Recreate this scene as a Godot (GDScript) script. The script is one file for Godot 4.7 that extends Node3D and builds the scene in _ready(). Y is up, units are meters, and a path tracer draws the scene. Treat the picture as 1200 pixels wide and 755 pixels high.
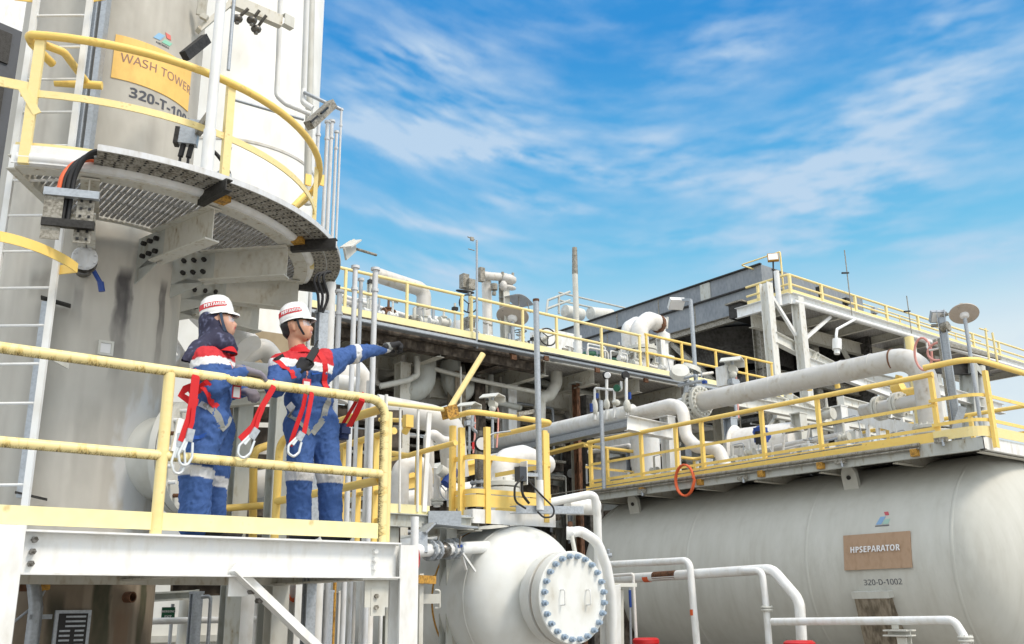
extends Node3D

# An oil and gas plant seen from a low platform: x runs along the pipe rack, z along the vessels, y is up, metres.

class MB:
	var v := PackedVector3Array()
	var n := PackedVector3Array()
	var c := PackedColorArray()
	var t := PackedVector2Array()
	var ix := PackedInt32Array()
	var col := Color.WHITE

	func vert(p: Vector3, nn: Vector3, uv := Vector2.ZERO) -> int:
		v.append(p)
		n.append(nn)
		c.append(col)
		t.append(uv)
		return v.size() - 1

	func tri(a: int, b: int, d: int) -> void:
		ix.append(a)
		ix.append(b)
		ix.append(d)

	func quad(a: Vector3, b: Vector3, d: Vector3, e: Vector3) -> void:   # a b d e round the face, flat
		var nn := (b - a).cross(e - a).normalized()
		var i := vert(a, nn, Vector2(0, 0))
		vert(b, nn, Vector2(1, 0))
		vert(d, nn, Vector2(1, 1))
		vert(e, nn, Vector2(0, 1))
		tri(i, i + 2, i + 1)
		tri(i, i + 3, i + 2)

	func box(ctr: Vector3, size: Vector3, b := Basis.IDENTITY) -> MB:
		var h := size / 2.0
		for k in 3:
			for s in [-1.0, 1.0]:
				var e := Vector3.ZERO
				e[k] = h[k] * s
				var f := Vector3.ZERO
				f[(k + 1) % 3] = h[(k + 1) % 3]
				var g := Vector3.ZERO
				g[(k + 2) % 3] = h[(k + 2) % 3] * s
				quad(ctr + b * (e - f - g), ctr + b * (e + f - g), ctr + b * (e + f + g), ctr + b * (e - f + g))
		return self

	static func frame(a: Vector3, b: Vector3, up: Vector3) -> Basis:   # z along a to b, y near up
		var d := (b - a).normalized()
		if absf(d.dot(up)) > 0.99:
			up = Vector3(0, 0, 1) if absf(d.z) < 0.9 else Vector3(1, 0, 0)
		var x := up.cross(d).normalized()
		return Basis(x, d.cross(x), d)

	func bar(a: Vector3, b: Vector3, w: float, h: float, up := Vector3.UP) -> MB:   # w sideways, h along up
		return box((a + b) / 2.0, Vector3(w, h, a.distance_to(b)), frame(a, b, up))

	func extrude(poly: PackedVector2Array, a: Vector3, b: Vector3, up := Vector3.UP) -> MB:
		var fr := frame(a, b, up)
		var m := poly.size()
		for i in m:
			var p := poly[i]
			var q := poly[(i + 1) % m]
			var pp := fr.x * p.x + fr.y * p.y
			var qq := fr.x * q.x + fr.y * q.y
			quad(a + pp, a + qq, b + qq, b + pp)
		var tr := Geometry2D.triangulate_polygon(poly)
		for e in [[a, -1.0], [b, 1.0]]:
			var base := v.size()
			for p in poly:
				vert(e[0] + fr.x * p.x + fr.y * p.y, fr.z * e[1])
			for i in range(0, tr.size(), 3):
				tri(base + tr[i], base + tr[i + 1], base + tr[i + 2])
		return self

	func hbeam(a: Vector3, b: Vector3, h: float, w: float, up := Vector3.UP, tf := 0.014, tw := 0.01) -> MB:
		var x := w / 2.0
		var y := h / 2.0
		var s := tw / 2.0
		return extrude(PackedVector2Array([Vector2(-x, -y), Vector2(x, -y), Vector2(x, -y + tf), Vector2(s, -y + tf), Vector2(s, y - tf), Vector2(x, y - tf), Vector2(x, y), Vector2(-x, y), Vector2(-x, y - tf), Vector2(-s, y - tf), Vector2(-s, -y + tf), Vector2(-x, -y + tf)]), a, b, up)

	func channel(a: Vector3, b: Vector3, h: float, w: float, up := Vector3.UP, tk := 0.01) -> MB:   # web at x = 0, flanges to +x
		var y := h / 2.0
		return extrude(PackedVector2Array([Vector2(0, -y), Vector2(w, -y), Vector2(w, -y + tk), Vector2(tk, -y + tk), Vector2(tk, y - tk), Vector2(w, y - tk), Vector2(w, y), Vector2(0, y)]), a, b, up)

	func angle(a: Vector3, b: Vector3, h: float, w: float, up := Vector3.UP, tk := 0.008) -> MB:
		return extrude(PackedVector2Array([Vector2(0, 0), Vector2(w, 0), Vector2(w, tk), Vector2(tk, tk), Vector2(tk, h), Vector2(0, h)]), a, b, up)

	func tube(a: Vector3, b: Vector3, r: float, seg := 12, r2 := -1.0) -> MB:
		if r2 < 0.0:
			r2 = r
		var fr := frame(a, b, Vector3.UP)
		var base := v.size()
		for i in seg + 1:
			var an := TAU * i / seg
			var d := fr.x * cos(an) + fr.y * sin(an)
			vert(a + d * r, d, Vector2(float(i) / seg, 0))
			vert(b + d * r2, d, Vector2(float(i) / seg, 1))
		for i in seg:
			var k := base + i * 2
			tri(k, k + 1, k + 2)
			tri(k + 2, k + 1, k + 3)
		for e in [[a, -1.0, r], [b, 1.0, r2]]:
			if e[2] <= 0.0:
				continue
			var q := vert(e[0], fr.z * e[1])
			for i in seg + 1:
				var an := TAU * i / seg
				vert(e[0] + (fr.x * cos(an) + fr.y * sin(an)) * e[2], fr.z * e[1])
			for i in seg:
				tri(q, q + 1 + i, q + 2 + i)
		return self

	static func bent(pts: Array, bend: float) -> Array:   # rounds the corners of a polyline
		var o := [pts[0]]
		for i in range(1, pts.size() - 1):
			var p: Vector3 = pts[i]
			var a: Vector3 = (pts[i - 1] - p).normalized()
			var b: Vector3 = (pts[i + 1] - p).normalized()
			var an := a.angle_to(b)
			if an > 3.05 or bend <= 0.0:
				o.append(p)
				continue
			var l := minf(bend / tan(an / 2.0), minf(p.distance_to(pts[i - 1]), p.distance_to(pts[i + 1])) * 0.49)
			var steps := maxi(3, int((PI - an) / 0.2))
			var pa := p + a * l
			var pb := p + b * l
			var ce := p + (a + b).normalized() * (l / cos(an / 2.0))
			for k in steps + 1:
				o.append(ce + (pa - ce).slerp(pb - ce, float(k) / steps))
		o.append(pts[-1])
		return o

	func pipe(pts: Array, r: float, bend := 0.0, seg := 12, caps := true) -> MB:
		var path := bent(pts, bend)
		var m := path.size()
		var d0: Vector3 = (path[1] - path[0]).normalized()
		var x := d0.cross(Vector3.UP if absf(d0.y) < 0.95 else Vector3(1, 0, 0)).normalized()
		var base := v.size()
		var run := 0.0
		for k in m:
			var p: Vector3 = path[k]
			var d: Vector3 = (path[mini(k + 1, m - 1)] - path[maxi(k - 1, 0)]).normalized()
			x = (x - d * x.dot(d)).normalized()
			var y := d.cross(x)
			if k > 0:
				run += p.distance_to(path[k - 1])
			for i in seg + 1:
				var an := TAU * i / seg
				var q := x * cos(an) + y * sin(an)
				vert(p + q * r, q, Vector2(float(i) / seg, run))
		for k in m - 1:
			for i in seg:
				var a := base + k * (seg + 1) + i
				tri(a, a + seg + 1, a + 1)
				tri(a + 1, a + seg + 1, a + seg + 2)
		if caps:
			for e in [0, m - 1]:
				var d: Vector3 = (path[1] - path[0]).normalized() * -1.0 if e == 0 else (path[m - 1] - path[m - 2]).normalized()
				var q := vert(path[e], d)
				for i in seg + 1:
					vert(v[base + e * (seg + 1) + i], d)
				for i in seg:
					tri(q, q + 1 + i, q + 2 + i)
		return self

	func band(pts: Array, w: float, h: float, closed := false) -> MB:   # a flat bar of width w (level, across the path) and height h, swept along points; ups are vertical
		var m := pts.size()
		var rings := []
		for k in m:
			var d: Vector3 = (pts[mini(k + 1, m - 1)] - pts[maxi(k - 1, 0)])
			d = Vector3(d.x, 0, d.z).normalized()
			var s := d.cross(Vector3.UP) * (w / 2.0)
			var u := Vector3(0, h / 2.0, 0)
			rings.append([pts[k] - s - u, pts[k] + s - u, pts[k] + s + u, pts[k] - s + u])
		for k in m - 1:
			for i in 4:
				quad(rings[k][i], rings[k][(i + 1) % 4], rings[k + 1][(i + 1) % 4], rings[k + 1][i])
		quad(rings[0][3], rings[0][2], rings[0][1], rings[0][0])
		quad(rings[m - 1][0], rings[m - 1][1], rings[m - 1][2], rings[m - 1][3])
		return self

	func lathe(base: Vector3, axis: Vector3, prof: Array, seg := 32, a0 := 0.0, a1 := TAU) -> MB:   # prof: Vector2(radius, height along axis)
		var ax := axis.normalized()
		var x := Vector3(1, 0, 0) if absf(ax.y) > 0.99 else Vector3.UP.cross(ax).normalized()
		var z := x.cross(ax)
		var m := prof.size()
		var total := 0.0
		var sn := []
		for i in m - 1:
			var e: Vector2 = prof[i + 1] - prof[i]
			total += e.length()
			sn.append(Vector2(e.y, -e.x).normalized())
		var run := 0.0
		for i in m - 1:
			var p: Vector2 = prof[i]
			var q: Vector2 = prof[i + 1]
			var np: Vector2 = sn[i]
			var nq: Vector2 = sn[i]
			if i > 0 and sn[i].dot(sn[i - 1]) > 0.8:
				np = (sn[i] + sn[i - 1]).normalized()
			if i < m - 2 and sn[i].dot(sn[i + 1]) > 0.8:
				nq = (sn[i] + sn[i + 1]).normalized()
			var l := run + p.distance_to(q)
			var b := v.size()
			for k in seg + 1:
				var an := lerpf(a0, a1, float(k) / seg)
				var d := x * cos(an) + z * sin(an)
				vert(base + d * p.x + ax * p.y, d * np.x + ax * np.y, Vector2(float(k) / seg, run / total))
				vert(base + d * q.x + ax * q.y, d * nq.x + ax * nq.y, Vector2(float(k) / seg, l / total))
			for k in seg:
				var o := b + k * 2
				tri(o, o + 2, o + 1)
				tri(o + 2, o + 3, o + 1)
			run = l
		return self

	func ball(p: Vector3, r: Vector3, seg := 12) -> MB:
		var rows := seg / 2
		var base := v.size()
		for i in rows + 1:
			var a := PI * i / rows
			for k in seg + 1:
				var b := TAU * k / seg
				var d := Vector3(sin(a) * cos(b), cos(a), sin(a) * sin(b))
				vert(p + d * r, (d / r).normalized(), Vector2(float(k) / seg, float(i) / rows))
		for i in rows:
			for k in seg:
				var o := base + i * (seg + 1) + k
				tri(o, o + 1, o + seg + 1)
				tri(o + 1, o + seg + 2, o + seg + 1)
		return self

	func flange(p: Vector3, axis: Vector3, r: float, th: float, bolts := 8, br := 0.0) -> MB:   # a disc with stud ends
		var ax := axis.normalized()
		lathe(p - ax * th / 2.0, ax, [Vector2(0, 0), Vector2(r - 0.008, 0), Vector2(r, 0.008), Vector2(r, th - 0.008), Vector2(r - 0.008, th), Vector2(0, th)], 20)
		var fr := MB.frame(p, p + ax, Vector3.UP)
		if br <= 0.0:
			br = r * 0.09
		for k in bolts:
			var an := TAU * (k + 0.5) / bolts
			var q := p + (fr.x * cos(an) + fr.y * sin(an)) * r * 0.82
			tube(q - ax * (th / 2.0 + br * 1.6), q + ax * (th / 2.0 + br * 1.6), br, 6)
		return self

	func text(s: String, size: float, at: Callable, depth := 0.004, mono := false, bold := 400, wide := 1.0) -> MB:   # at maps a point of the flat lettering (metres, centred) to the scene
		var tm := TextMesh.new()
		tm.text = s
		var f := SystemFont.new()
		f.font_names = PackedStringArray(["Droid Sans Mono" if mono else "Droid Sans"])
		f.font_weight = bold
		tm.font = f
		tm.font_size = 64
		tm.pixel_size = size / 64.0 * 1.35
		tm.depth = depth
		tm.curve_step = 2.0
		var ar := tm.get_mesh_arrays() if tm.get_surface_count() == 1 else tm.surface_get_arrays(0)
		for sf in tm.get_surface_count():
			ar = tm.surface_get_arrays(sf)
			var vs: PackedVector3Array = ar[Mesh.ARRAY_VERTEX]
			var base := v.size()
			for p in vs:
				var q: Vector3 = at.call(Vector3(p.x * wide, p.y, p.z))
				vert(q, Vector3.UP)
			var id = ar[Mesh.ARRAY_INDEX]
			if id == null or id.size() == 0:
				for i in vs.size():
					ix.append(base + i)
			else:
				for i in id:
					ix.append(base + i)
			for i in range(base, v.size()):
				n[i] = ((at.call(Vector3(0, 0, 1)) as Vector3) - (at.call(Vector3.ZERO) as Vector3)).normalized()
		return self

	func add_lens(pts: Array, up: Vector3, hh: float) -> void:   # a thin curved shield through points
		for i in pts.size() - 1:
			var a: Vector3 = pts[i]
			var b: Vector3 = pts[i + 1]
			quad(a - up * hh / 2.0, b - up * hh / 2.0, b + up * hh / 2.0, a + up * hh / 2.0)

	func mesh(off: Vector3) -> ArrayMesh:
		var a := []
		a.resize(Mesh.ARRAY_MAX)
		if off != Vector3.ZERO:
			for i in v.size():
				v[i] -= off
		for k in range(0, ix.size(), 3):   # front faces run clockwise
			var p := v[ix[k]]
			if (v[ix[k + 1]] - p).cross(v[ix[k + 2]] - p).dot(n[ix[k]] + n[ix[k + 1]] + n[ix[k + 2]]) > 0.0:
				var w := ix[k + 1]
				ix[k + 1] = ix[k + 2]
				ix[k + 2] = w
		a[Mesh.ARRAY_VERTEX] = v
		a[Mesh.ARRAY_NORMAL] = n
		a[Mesh.ARRAY_COLOR] = c
		a[Mesh.ARRAY_TEX_UV] = t
		a[Mesh.ARRAY_INDEX] = ix
		var m := ArrayMesh.new()
		m.add_surface_from_arrays(Mesh.PRIMITIVE_TRIANGLES, a)
		return m

var M := {}
var taken := {}

func numbered(called: String) -> String:
	if not taken.has(called):
		taken[called] = 0
		return called
	taken[called] += 1
	return "%s_%03d" % [called, taken[called]]

func thing(called: String, label: String, category: String, at: Vector3, group := "") -> Node3D:
	var o := Node3D.new()
	o.name = numbered(called)
	add_child(o)
	o.position = at
	tag(o, label, category, group)
	return o

func tag(o: Node, label: String, category: String, group := "") -> void:
	o.set_meta("label", label)
	o.set_meta("category", category)
	o.set_meta("kind", "thing")
	if group:
		o.set_meta("group", group)

func part(parent: Node3D, called: String, mb: MB, m: Material, label := "", stuff := false) -> MeshInstance3D:
	var off := Vector3.ZERO
	var q: Node = parent
	while q is Node3D and q != self:
		off += q.position
		q = q.get_parent()
	var o := MeshInstance3D.new()
	o.mesh = mb.mesh(off)
	o.mesh.surface_set_material(0, m)
	o.name = called
	parent.add_child(o, true)
	if label:
		o.set_meta("label", label)
	if stuff:
		o.set_meta("kind", "stuff")
	return o

func single(called: String, mb: MB, m: Material, label: String, category: String, group := "") -> MeshInstance3D:
	var o := MeshInstance3D.new()
	var lo := mb.v[0]
	for p in mb.v:
		lo = lo.min(p)
	var hi := mb.v[0]
	for p in mb.v:
		hi = hi.max(p)
	var base := Vector3((lo.x + hi.x) / 2.0, lo.y, (lo.z + hi.z) / 2.0)
	o.mesh = mb.mesh(base)
	o.mesh.surface_set_material(0, m)
	o.name = numbered(called)
	o.position = base
	add_child(o)
	tag(o, label, category, group)
	return o

func struct(called: String, mb: MB, m: Material) -> MeshInstance3D:
	var o := MeshInstance3D.new()
	o.mesh = mb.mesh(Vector3.ZERO)
	o.mesh.surface_set_material(0, m)
	o.name = called
	add_child(o)
	o.set_meta("kind", "structure")
	return o

func mb() -> MB:
	return MB.new()

func noise(seed_: int, freq: float, oct := 4) -> FastNoiseLite:
	var f := FastNoiseLite.new()
	f.seed = seed_
	f.noise_type = FastNoiseLite.TYPE_SIMPLEX_SMOOTH
	f.frequency = freq
	f.fractal_octaves = oct
	return f

# a tiling texture: fine and coarse noise mixed through a colour ramp
func weave(seed_: int, fine: float, coarse: float, mixing: float, stops: Array, size := 512) -> ImageTexture:
	var a := noise(seed_, fine, 5).get_seamless_image(size, size).get_data()
	var b := noise(seed_ + 7, coarse, 3).get_seamless_image(size, size).get_data()
	var g := Gradient.new()
	g.offsets = PackedFloat32Array(stops.map(func(s): return s[0]))
	g.colors = PackedColorArray(stops.map(func(s): return s[1]))
	var lut := PackedByteArray()
	for i in 256:
		var c := g.sample(i / 255.0)
		lut.append(c.r8)
		lut.append(c.g8)
		lut.append(c.b8)
	var o := PackedByteArray()
	o.resize(size * size * 3)
	for i in size * size:
		var k := clampi(int(a[i] * mixing + b[i] * (1.0 - mixing)), 0, 255) * 3
		o[i * 3] = lut[k]
		o[i * 3 + 1] = lut[k + 1]
		o[i * 3 + 2] = lut[k + 2]
	return ImageTexture.create_from_image(Image.create_from_data(size, size, false, Image.FORMAT_RGB8, o))

func bumps(seed_: int, fine: float, strength: float, size := 512) -> ImageTexture:
	var im := noise(seed_, fine, 5).get_seamless_image(size, size)
	im.convert(Image.FORMAT_RGBA8)
	im.bump_map_to_normal_map(strength)
	return ImageTexture.create_from_image(im)

func mat(col: Color, rough := 0.5, tex: Texture2D = null, scale := Vector3.ONE, metal := 0.0, nrm: Texture2D = null, ns := 0.5) -> StandardMaterial3D:
	var m := StandardMaterial3D.new()
	m.albedo_color = col
	m.roughness = rough
	m.metallic = metal
	if tex:
		m.albedo_texture = tex
	if nrm:
		m.normal_enabled = true
		m.normal_texture = nrm
		m.normal_scale = ns
	if tex or nrm:
		m.uv1_triplanar = true
		m.uv1_world_triplanar = true
		m.uv1_scale = scale
	return m

func arc(c: Vector3, r: float, a0: float, a1: float, y: float, steps := 24) -> Array:
	var o := []
	for i in steps + 1:
		var a := deg_to_rad(lerpf(a0, a1, float(i) / steps))
		o.append(Vector3(c.x + r * cos(a), y, c.z + r * sin(a)))
	return o

func polar(c: Vector3, r: float, deg: float, y: float) -> Vector3:
	return Vector3(c.x + r * cos(deg_to_rad(deg)), y, c.z + r * sin(deg_to_rad(deg)))

const EXPOSURE := 2.5

func _ready() -> void:
	light_and_camera()
	materials()
	ground()
	wash_tower()
	separator()
	small_vessel()
	pipe_rack_deck()
	cooler()
	front_platform()
	middle_platform()
	clutter()
	people()

func light_and_camera() -> void:
	var cam := Camera3D.new()
	cam.position = Vector3(0, 2, 0)
	cam.rotation_degrees = Vector3(16.4506, -38.7959, -0.7207)
	cam.fov = 36.72
	cam.near = 0.1
	cam.far = 3000.0
	cam.current = true
	add_child(cam)
	var e := Environment.new()
	e.background_mode = Environment.BG_SKY
	e.sky = Sky.new()
	var pm := PanoramaSkyMaterial.new()
	pm.panorama = sky_picture()
	e.sky.sky_material = pm
	e.tonemap_mode = Environment.TONE_MAPPER_LINEAR
	e.tonemap_exposure = EXPOSURE
	e.sdfgi_enabled = true
	e.ssao_enabled = true
	e.ssil_enabled = true
	var w := WorldEnvironment.new()
	w.environment = e
	add_child(w)
	var sun := DirectionalLight3D.new()
	sun.light_energy = 0.32
	sun.light_color = Color(1.0, 0.95, 0.88)
	sun.light_angular_distance = 14.0
	sun.shadow_enabled = true
	add_child(sun)
	sun.look_at_from_position(Vector3(0.22, 0.8, 0.62), Vector3.ZERO)

# blue sky with thin drawn-out clouds that close to a bright overcast overhead and behind; linear values.
# The whole sky is drawn coarsely, the part the camera faces again at full size with the same formula.
func sky_picture() -> ImageTexture:
	var noises := [noise(23, 0.05, 3), noise(37, 0.12, 5), noise(41, 0.5, 4)]
	noises[1].domain_warp_enabled = true
	noises[1].domain_warp_amplitude = 3.0
	noises[1].domain_warp_frequency = 0.08
	var all := sky_part(noises, 512, 256, 0, 0, 512, 256)
	all.resize(4096, 2048, Image.INTERPOLATE_CUBIC)
	var fine := sky_part(noises, 4096, 2048, 0, 560, 900, 464)
	all.blit_rect(fine, Rect2i(0, 0, 900, 464), Vector2i(0, 560))
	return ImageTexture.create_from_image(all)

func sky_part(noises: Array, w: int, h: int, x0: int, y0: int, nx: int, ny: int) -> Image:
	var streaks := [  # azimuth, elevation, half length, half width, tilt, strength
		[35.0, 26.9, 9.0, 0.7, -0.13, 1.0], [44.5, 25.1, 6.0, 0.7, -0.12, 0.9], [37.0, 28.2, 9.0, 2.2, -0.12, 0.55], [34.0, 22.4, 6.0, 0.55, -0.2, 0.8], [43.0, 22.7, 4.0, 0.6, -0.08, 0.55], [39.5, 23.6, 4.0, 0.8, -0.1, 0.45],
		[48.5, 26.2, 3.5, 1.3, -0.2, 0.6], [59.0, 22.4, 8.0, 2.1, 0.06, 0.85], [64.5, 27.2, 7.0, 2.0, 0.12, 0.7], [56.0, 24.8, 7.0, 1.6, 0.1, 0.45], [66.5, 30.6, 4.0, 1.0, 0.05, 0.5], [52.5, 31.0, 4.5, 1.8, 0.25, 0.4],
		[33.0, 31.6, 5.0, 0.9, 0.15, 0.55], [31.0, 29.8, 8.0, 3.4, 0.05, 0.4], [66.0, 17.6, 6.0, 1.0, 0.0, 0.6], [58.0, 19.3, 9.0, 1.0, 0.0, 0.5], [49.0, 20.4, 6.0, 0.8, 0.02, 0.5], [36.0, 19.4, 8.0, 1.0, -0.05, 0.55]]
	var data := PackedFloat32Array()
	data.resize(nx * ny * 3)
	var out := 1.0 / EXPOSURE
	for y in ny:
		var el := 90.0 - (y0 + y + 0.5) / h * 180.0
		var base := Color(0.1, 0.42, 0.78).lerp(Color(0.036, 0.285, 0.69), smoothstep(25.0, 34.0, el))
		base = Color(0.2, 0.57, 0.83).lerp(base, smoothstep(18.0, 27.0, el))
		base = base.lerp(Color(0.76, 0.86, 0.9), 1.0 - smoothstep(12.5, 20.5, el))
		if el <= 0.0:
			base = Color(0.6, 0.6, 0.58)
		var near := streaks.filter(func(s): return absf(el - s[1]) < s[3] * 3.2 + s[2] * absf(s[4]) * 1.7 + 1.5)
		var veil := smoothstep(40.0, 64.0, el)
		for x in nx:
			var c := base
			if el > 0.0:
				var az := fposmod((x0 + x + 0.5) / w * 360.0 + 180.0, 360.0) - 180.0
				var lean := el - (az - 47.0) * clampf((az - 47.0) * 0.012, -0.2, 0.05)
				var ax := absf(az) * 1.0
				var b: float = 0.5 + 0.5 * noises[0].get_noise_2d(ax, lean * 2.0)
				var q: float = 0.5 + 0.6 * noises[1].get_noise_2d(ax * 0.5 + lean * 0.15, lean * 1.9)
				var f: float = 0.5 + 0.6 * noises[2].get_noise_2d(ax * 0.45 + lean * 0.3, lean * 1.8)
				var cl := smoothstep(0.35, 0.95, b * 0.4 + q * 0.5 + f * 0.16) * 0.6
				for s in near:
					var da: float = (az - s[0]) / s[2]
					if da > -1.6 and da < 1.6:
						var de: float = (el - s[1] - (az - s[0]) * s[4] + (b - 0.5) * 2.2 + (q - 0.5) * 0.9) / s[3]
						cl += 1.1 * s[5] * exp(-da * da * 1.8 - de * de) * clampf(0.55 + (q - 0.5) * 1.5 + (f - 0.5) * 1.3, 0.0, 1.15)
				var over := clampf(veil + smoothstep(46.0, 100.0, absf(az - 41.0)), 0.0, 1.0)
				c = c.lerp(Color(0.54, 0.69, 0.86), clampf(cl * 0.92, 0.0, 0.9))
				c = c.lerp(Color(2.0, 2.0, 1.96) * (0.8 + 0.4 * b), over * clampf(0.6 + (q - 0.5) * 0.8 + (b - 0.5), 0.3, 1.0))
			var j := (y * nx + x) * 3
			data[j] = c.r * out
			data[j + 1] = c.g * out
			data[j + 2] = c.b * out
	return Image.create_from_data(nx, ny, false, Image.FORMAT_RGBF, data.to_byte_array())

func materials() -> void:
	var paint := weave(3, 0.02, 0.006, 0.55, [[0.0, Color(0.8, 0.77, 0.72)], [0.2, Color(0.93, 0.92, 0.9)], [0.55, Color(1, 1, 1)], [1.0, Color(0.97, 0.98, 1.0)]])
	var worn := weave(5, 0.03, 0.008, 0.5, [[0.0, Color(0.42, 0.27, 0.15)], [0.13, Color(0.62, 0.5, 0.38)], [0.22, Color(0.88, 0.85, 0.8)], [0.4, Color(0.98, 0.98, 0.97)], [0.6, Color(1, 1, 1)], [1.0, Color(0.94, 0.95, 0.96)]])
	var yel := weave(8, 0.03, 0.01, 0.5, [[0.0, Color(0.5, 0.36, 0.2)], [0.1, Color(0.85, 0.78, 0.7)], [0.26, Color(1, 1, 1)], [0.75, Color(1.0, 0.98, 0.93)], [1.0, Color(1.0, 0.94, 0.82)]])
	var stone := weave(9, 0.03, 0.006, 0.6, [[0.0, Color(0.3, 0.29, 0.27)], [0.35, Color(0.7, 0.67, 0.62)], [0.6, Color(1, 0.98, 0.95)], [1.0, Color(0.85, 0.83, 0.8)]])
	var rough := bumps(12, 0.03, 3.0)
	var soft := bumps(15, 0.012, 5.0)
	M.paint = paint
	M.white = mat(Color(0.9, 0.905, 0.9), 0.45, paint, Vector3(0.9, 0.35, 0.9))
	M.white_worn = mat(Color(0.86, 0.86, 0.84), 0.5, worn, Vector3(0.7, 0.25, 0.7))
	M.pale = mat(Color(0.8, 0.8, 0.77), 0.55, paint, Vector3(0.7, 0.3, 0.7))
	M.grey = mat(Color(0.72, 0.73, 0.71), 0.55, worn, Vector3(0.8, 0.3, 0.8))
	M.beam = mat(Color(0.8, 0.79, 0.75), 0.55, worn, Vector3(1.1, 0.5, 1.1))
	M.pipe = mat(Color(0.88, 0.87, 0.85), 0.4, paint, Vector3(0.8, 0.8, 0.8))
	M.lagging = mat(Color(0.8, 0.79, 0.77), 0.45, worn, Vector3(0.35, 0.3, 0.35))
	M.yellow = mat(Color(0.95, 0.82, 0.46), 0.45, yel, Vector3(0.8, 0.8, 0.8))
	M.conduit = mat(Color(0.82, 0.83, 0.84), 0.45, paint, Vector3(2, 0.6, 2))
	M.pale_yellow = mat(Color(0.93, 0.86, 0.62), 0.45, yel, Vector3(1.2, 1.2, 1.2))
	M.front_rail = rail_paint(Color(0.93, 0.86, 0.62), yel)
	M.toe = mat(Color(0.93, 0.9, 0.7), 0.5, yel, Vector3(0.5, 0.5, 0.5))
	M.galv = mat(Color(0.72, 0.74, 0.76), 0.42, weave(21, 0.06, 0.02, 0.7, [[0.0, Color(0.78, 0.78, 0.78)], [0.5, Color(0.92, 0.93, 0.94)], [1.0, Color(1, 1, 1)]], 256), Vector3(2, 2, 2), 0.35)
	M.steel = mat(Color(0.5, 0.5, 0.5), 0.35, stone, Vector3(3, 3, 3), 0.7)
	M.tray = mat(Color(0.64, 0.64, 0.62), 0.6, stone, Vector3(2, 2, 2), 0.2)
	M.dark_steel = mat(Color(0.22, 0.22, 0.22), 0.6, stone, Vector3(2, 2, 2), 0.3)
	M.grating = mat(Color(0.72, 0.73, 0.75), 0.55, stone, Vector3(3, 3, 3), 0.2)
	M.concrete = mat(Color(0.55, 0.52, 0.47), 0.9, stone, Vector3(0.6, 0.25, 0.6), 0.0, rough, 0.8)
	M.dark_concrete = mat(Color(0.44, 0.42, 0.39), 0.9, weave(31, 0.03, 0.01, 0.5, [[0.0, Color(0.16, 0.14, 0.13)], [0.4, Color(0.55, 0.5, 0.46)], [0.7, Color(0.9, 0.86, 0.82)], [1.0, Color(1, 0.98, 0.96)]]), Vector3(0.5, 0.3, 0.5), 0.0, rough, 0.8)
	M.box_grey = mat(Color(0.55, 0.57, 0.59), 0.7, weave(41, 0.05, 0.012, 0.6, [[0.0, Color(0.78, 0.8, 0.82)], [0.45, Color(0.92, 0.93, 0.94)], [0.8, Color(1, 1, 1)], [0.93, Color(1.0, 1.0, 1.0)], [1.0, Color(1, 1, 1)]]), Vector3(0.25, 0.12, 0.25))
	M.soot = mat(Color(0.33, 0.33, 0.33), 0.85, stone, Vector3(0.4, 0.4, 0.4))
	M.shell = mat(Color(0.8, 0.8, 0.775), 0.75, weave(51, 0.02, 0.008, 0.45, [[0.0, Color(0.86, 0.85, 0.83)], [0.4, Color(0.94, 0.94, 0.93)], [1.0, Color(1, 1, 1)]]), Vector3(0.9, 0.12, 0.5), 0.0, soft, 0.3)
	M.vessel = mat(Color(0.88, 0.89, 0.88), 0.4, paint, Vector3(0.35, 0.25, 0.35))
	M.black = mat(Color(0.06, 0.06, 0.065), 0.5)
	M.rubber = mat(Color(0.09, 0.09, 0.1), 0.6)
	M.rust = mat(Color(0.43, 0.3, 0.21), 0.85, stone, Vector3(2, 2, 2))
	M.brown = mat(Color(0.5, 0.36, 0.27), 0.8, stone, Vector3(0.8, 0.3, 0.8))
	M.blue = mat(Color(0.1, 0.25, 0.55), 0.4)
	M.red = mat(Color(0.75, 0.12, 0.13), 0.4)
	M.orange = mat(Color(0.85, 0.38, 0.2), 0.5)
	M.pink = mat(Color(0.85, 0.6, 0.56), 0.5)
	M.green = mat(Color(0.07, 0.33, 0.22), 0.5)
	M.bolt_blue = mat(Color(0.62, 0.69, 0.76), 0.35, null, Vector3.ONE, 0.3)
	M.sign_white = mat(Color(0.9, 0.9, 0.9), 0.5)
	M.ink = mat(Color(0.08, 0.08, 0.1), 0.6)
	M.faded_ink = mat(Color(0.32, 0.33, 0.36), 0.7)
	M.ochre = mat(Color(0.78, 0.6, 0.25), 0.6, stone, Vector3(2, 2, 2))

func ground() -> void:
	var g := mb()
	g.quad(Vector3(-900, 0, 900), Vector3(900, 0, 900), Vector3(900, 0, -900), Vector3(-900, 0, -900))
	struct("ground", g, mat(Color(0.7, 0.68, 0.65), 0.95, weave(61, 0.03, 0.008, 0.5, [[0.0, Color(0.6, 0.58, 0.55)], [1.0, Color(1, 1, 1)]]), Vector3(0.2, 0.2, 0.2)))

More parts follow.
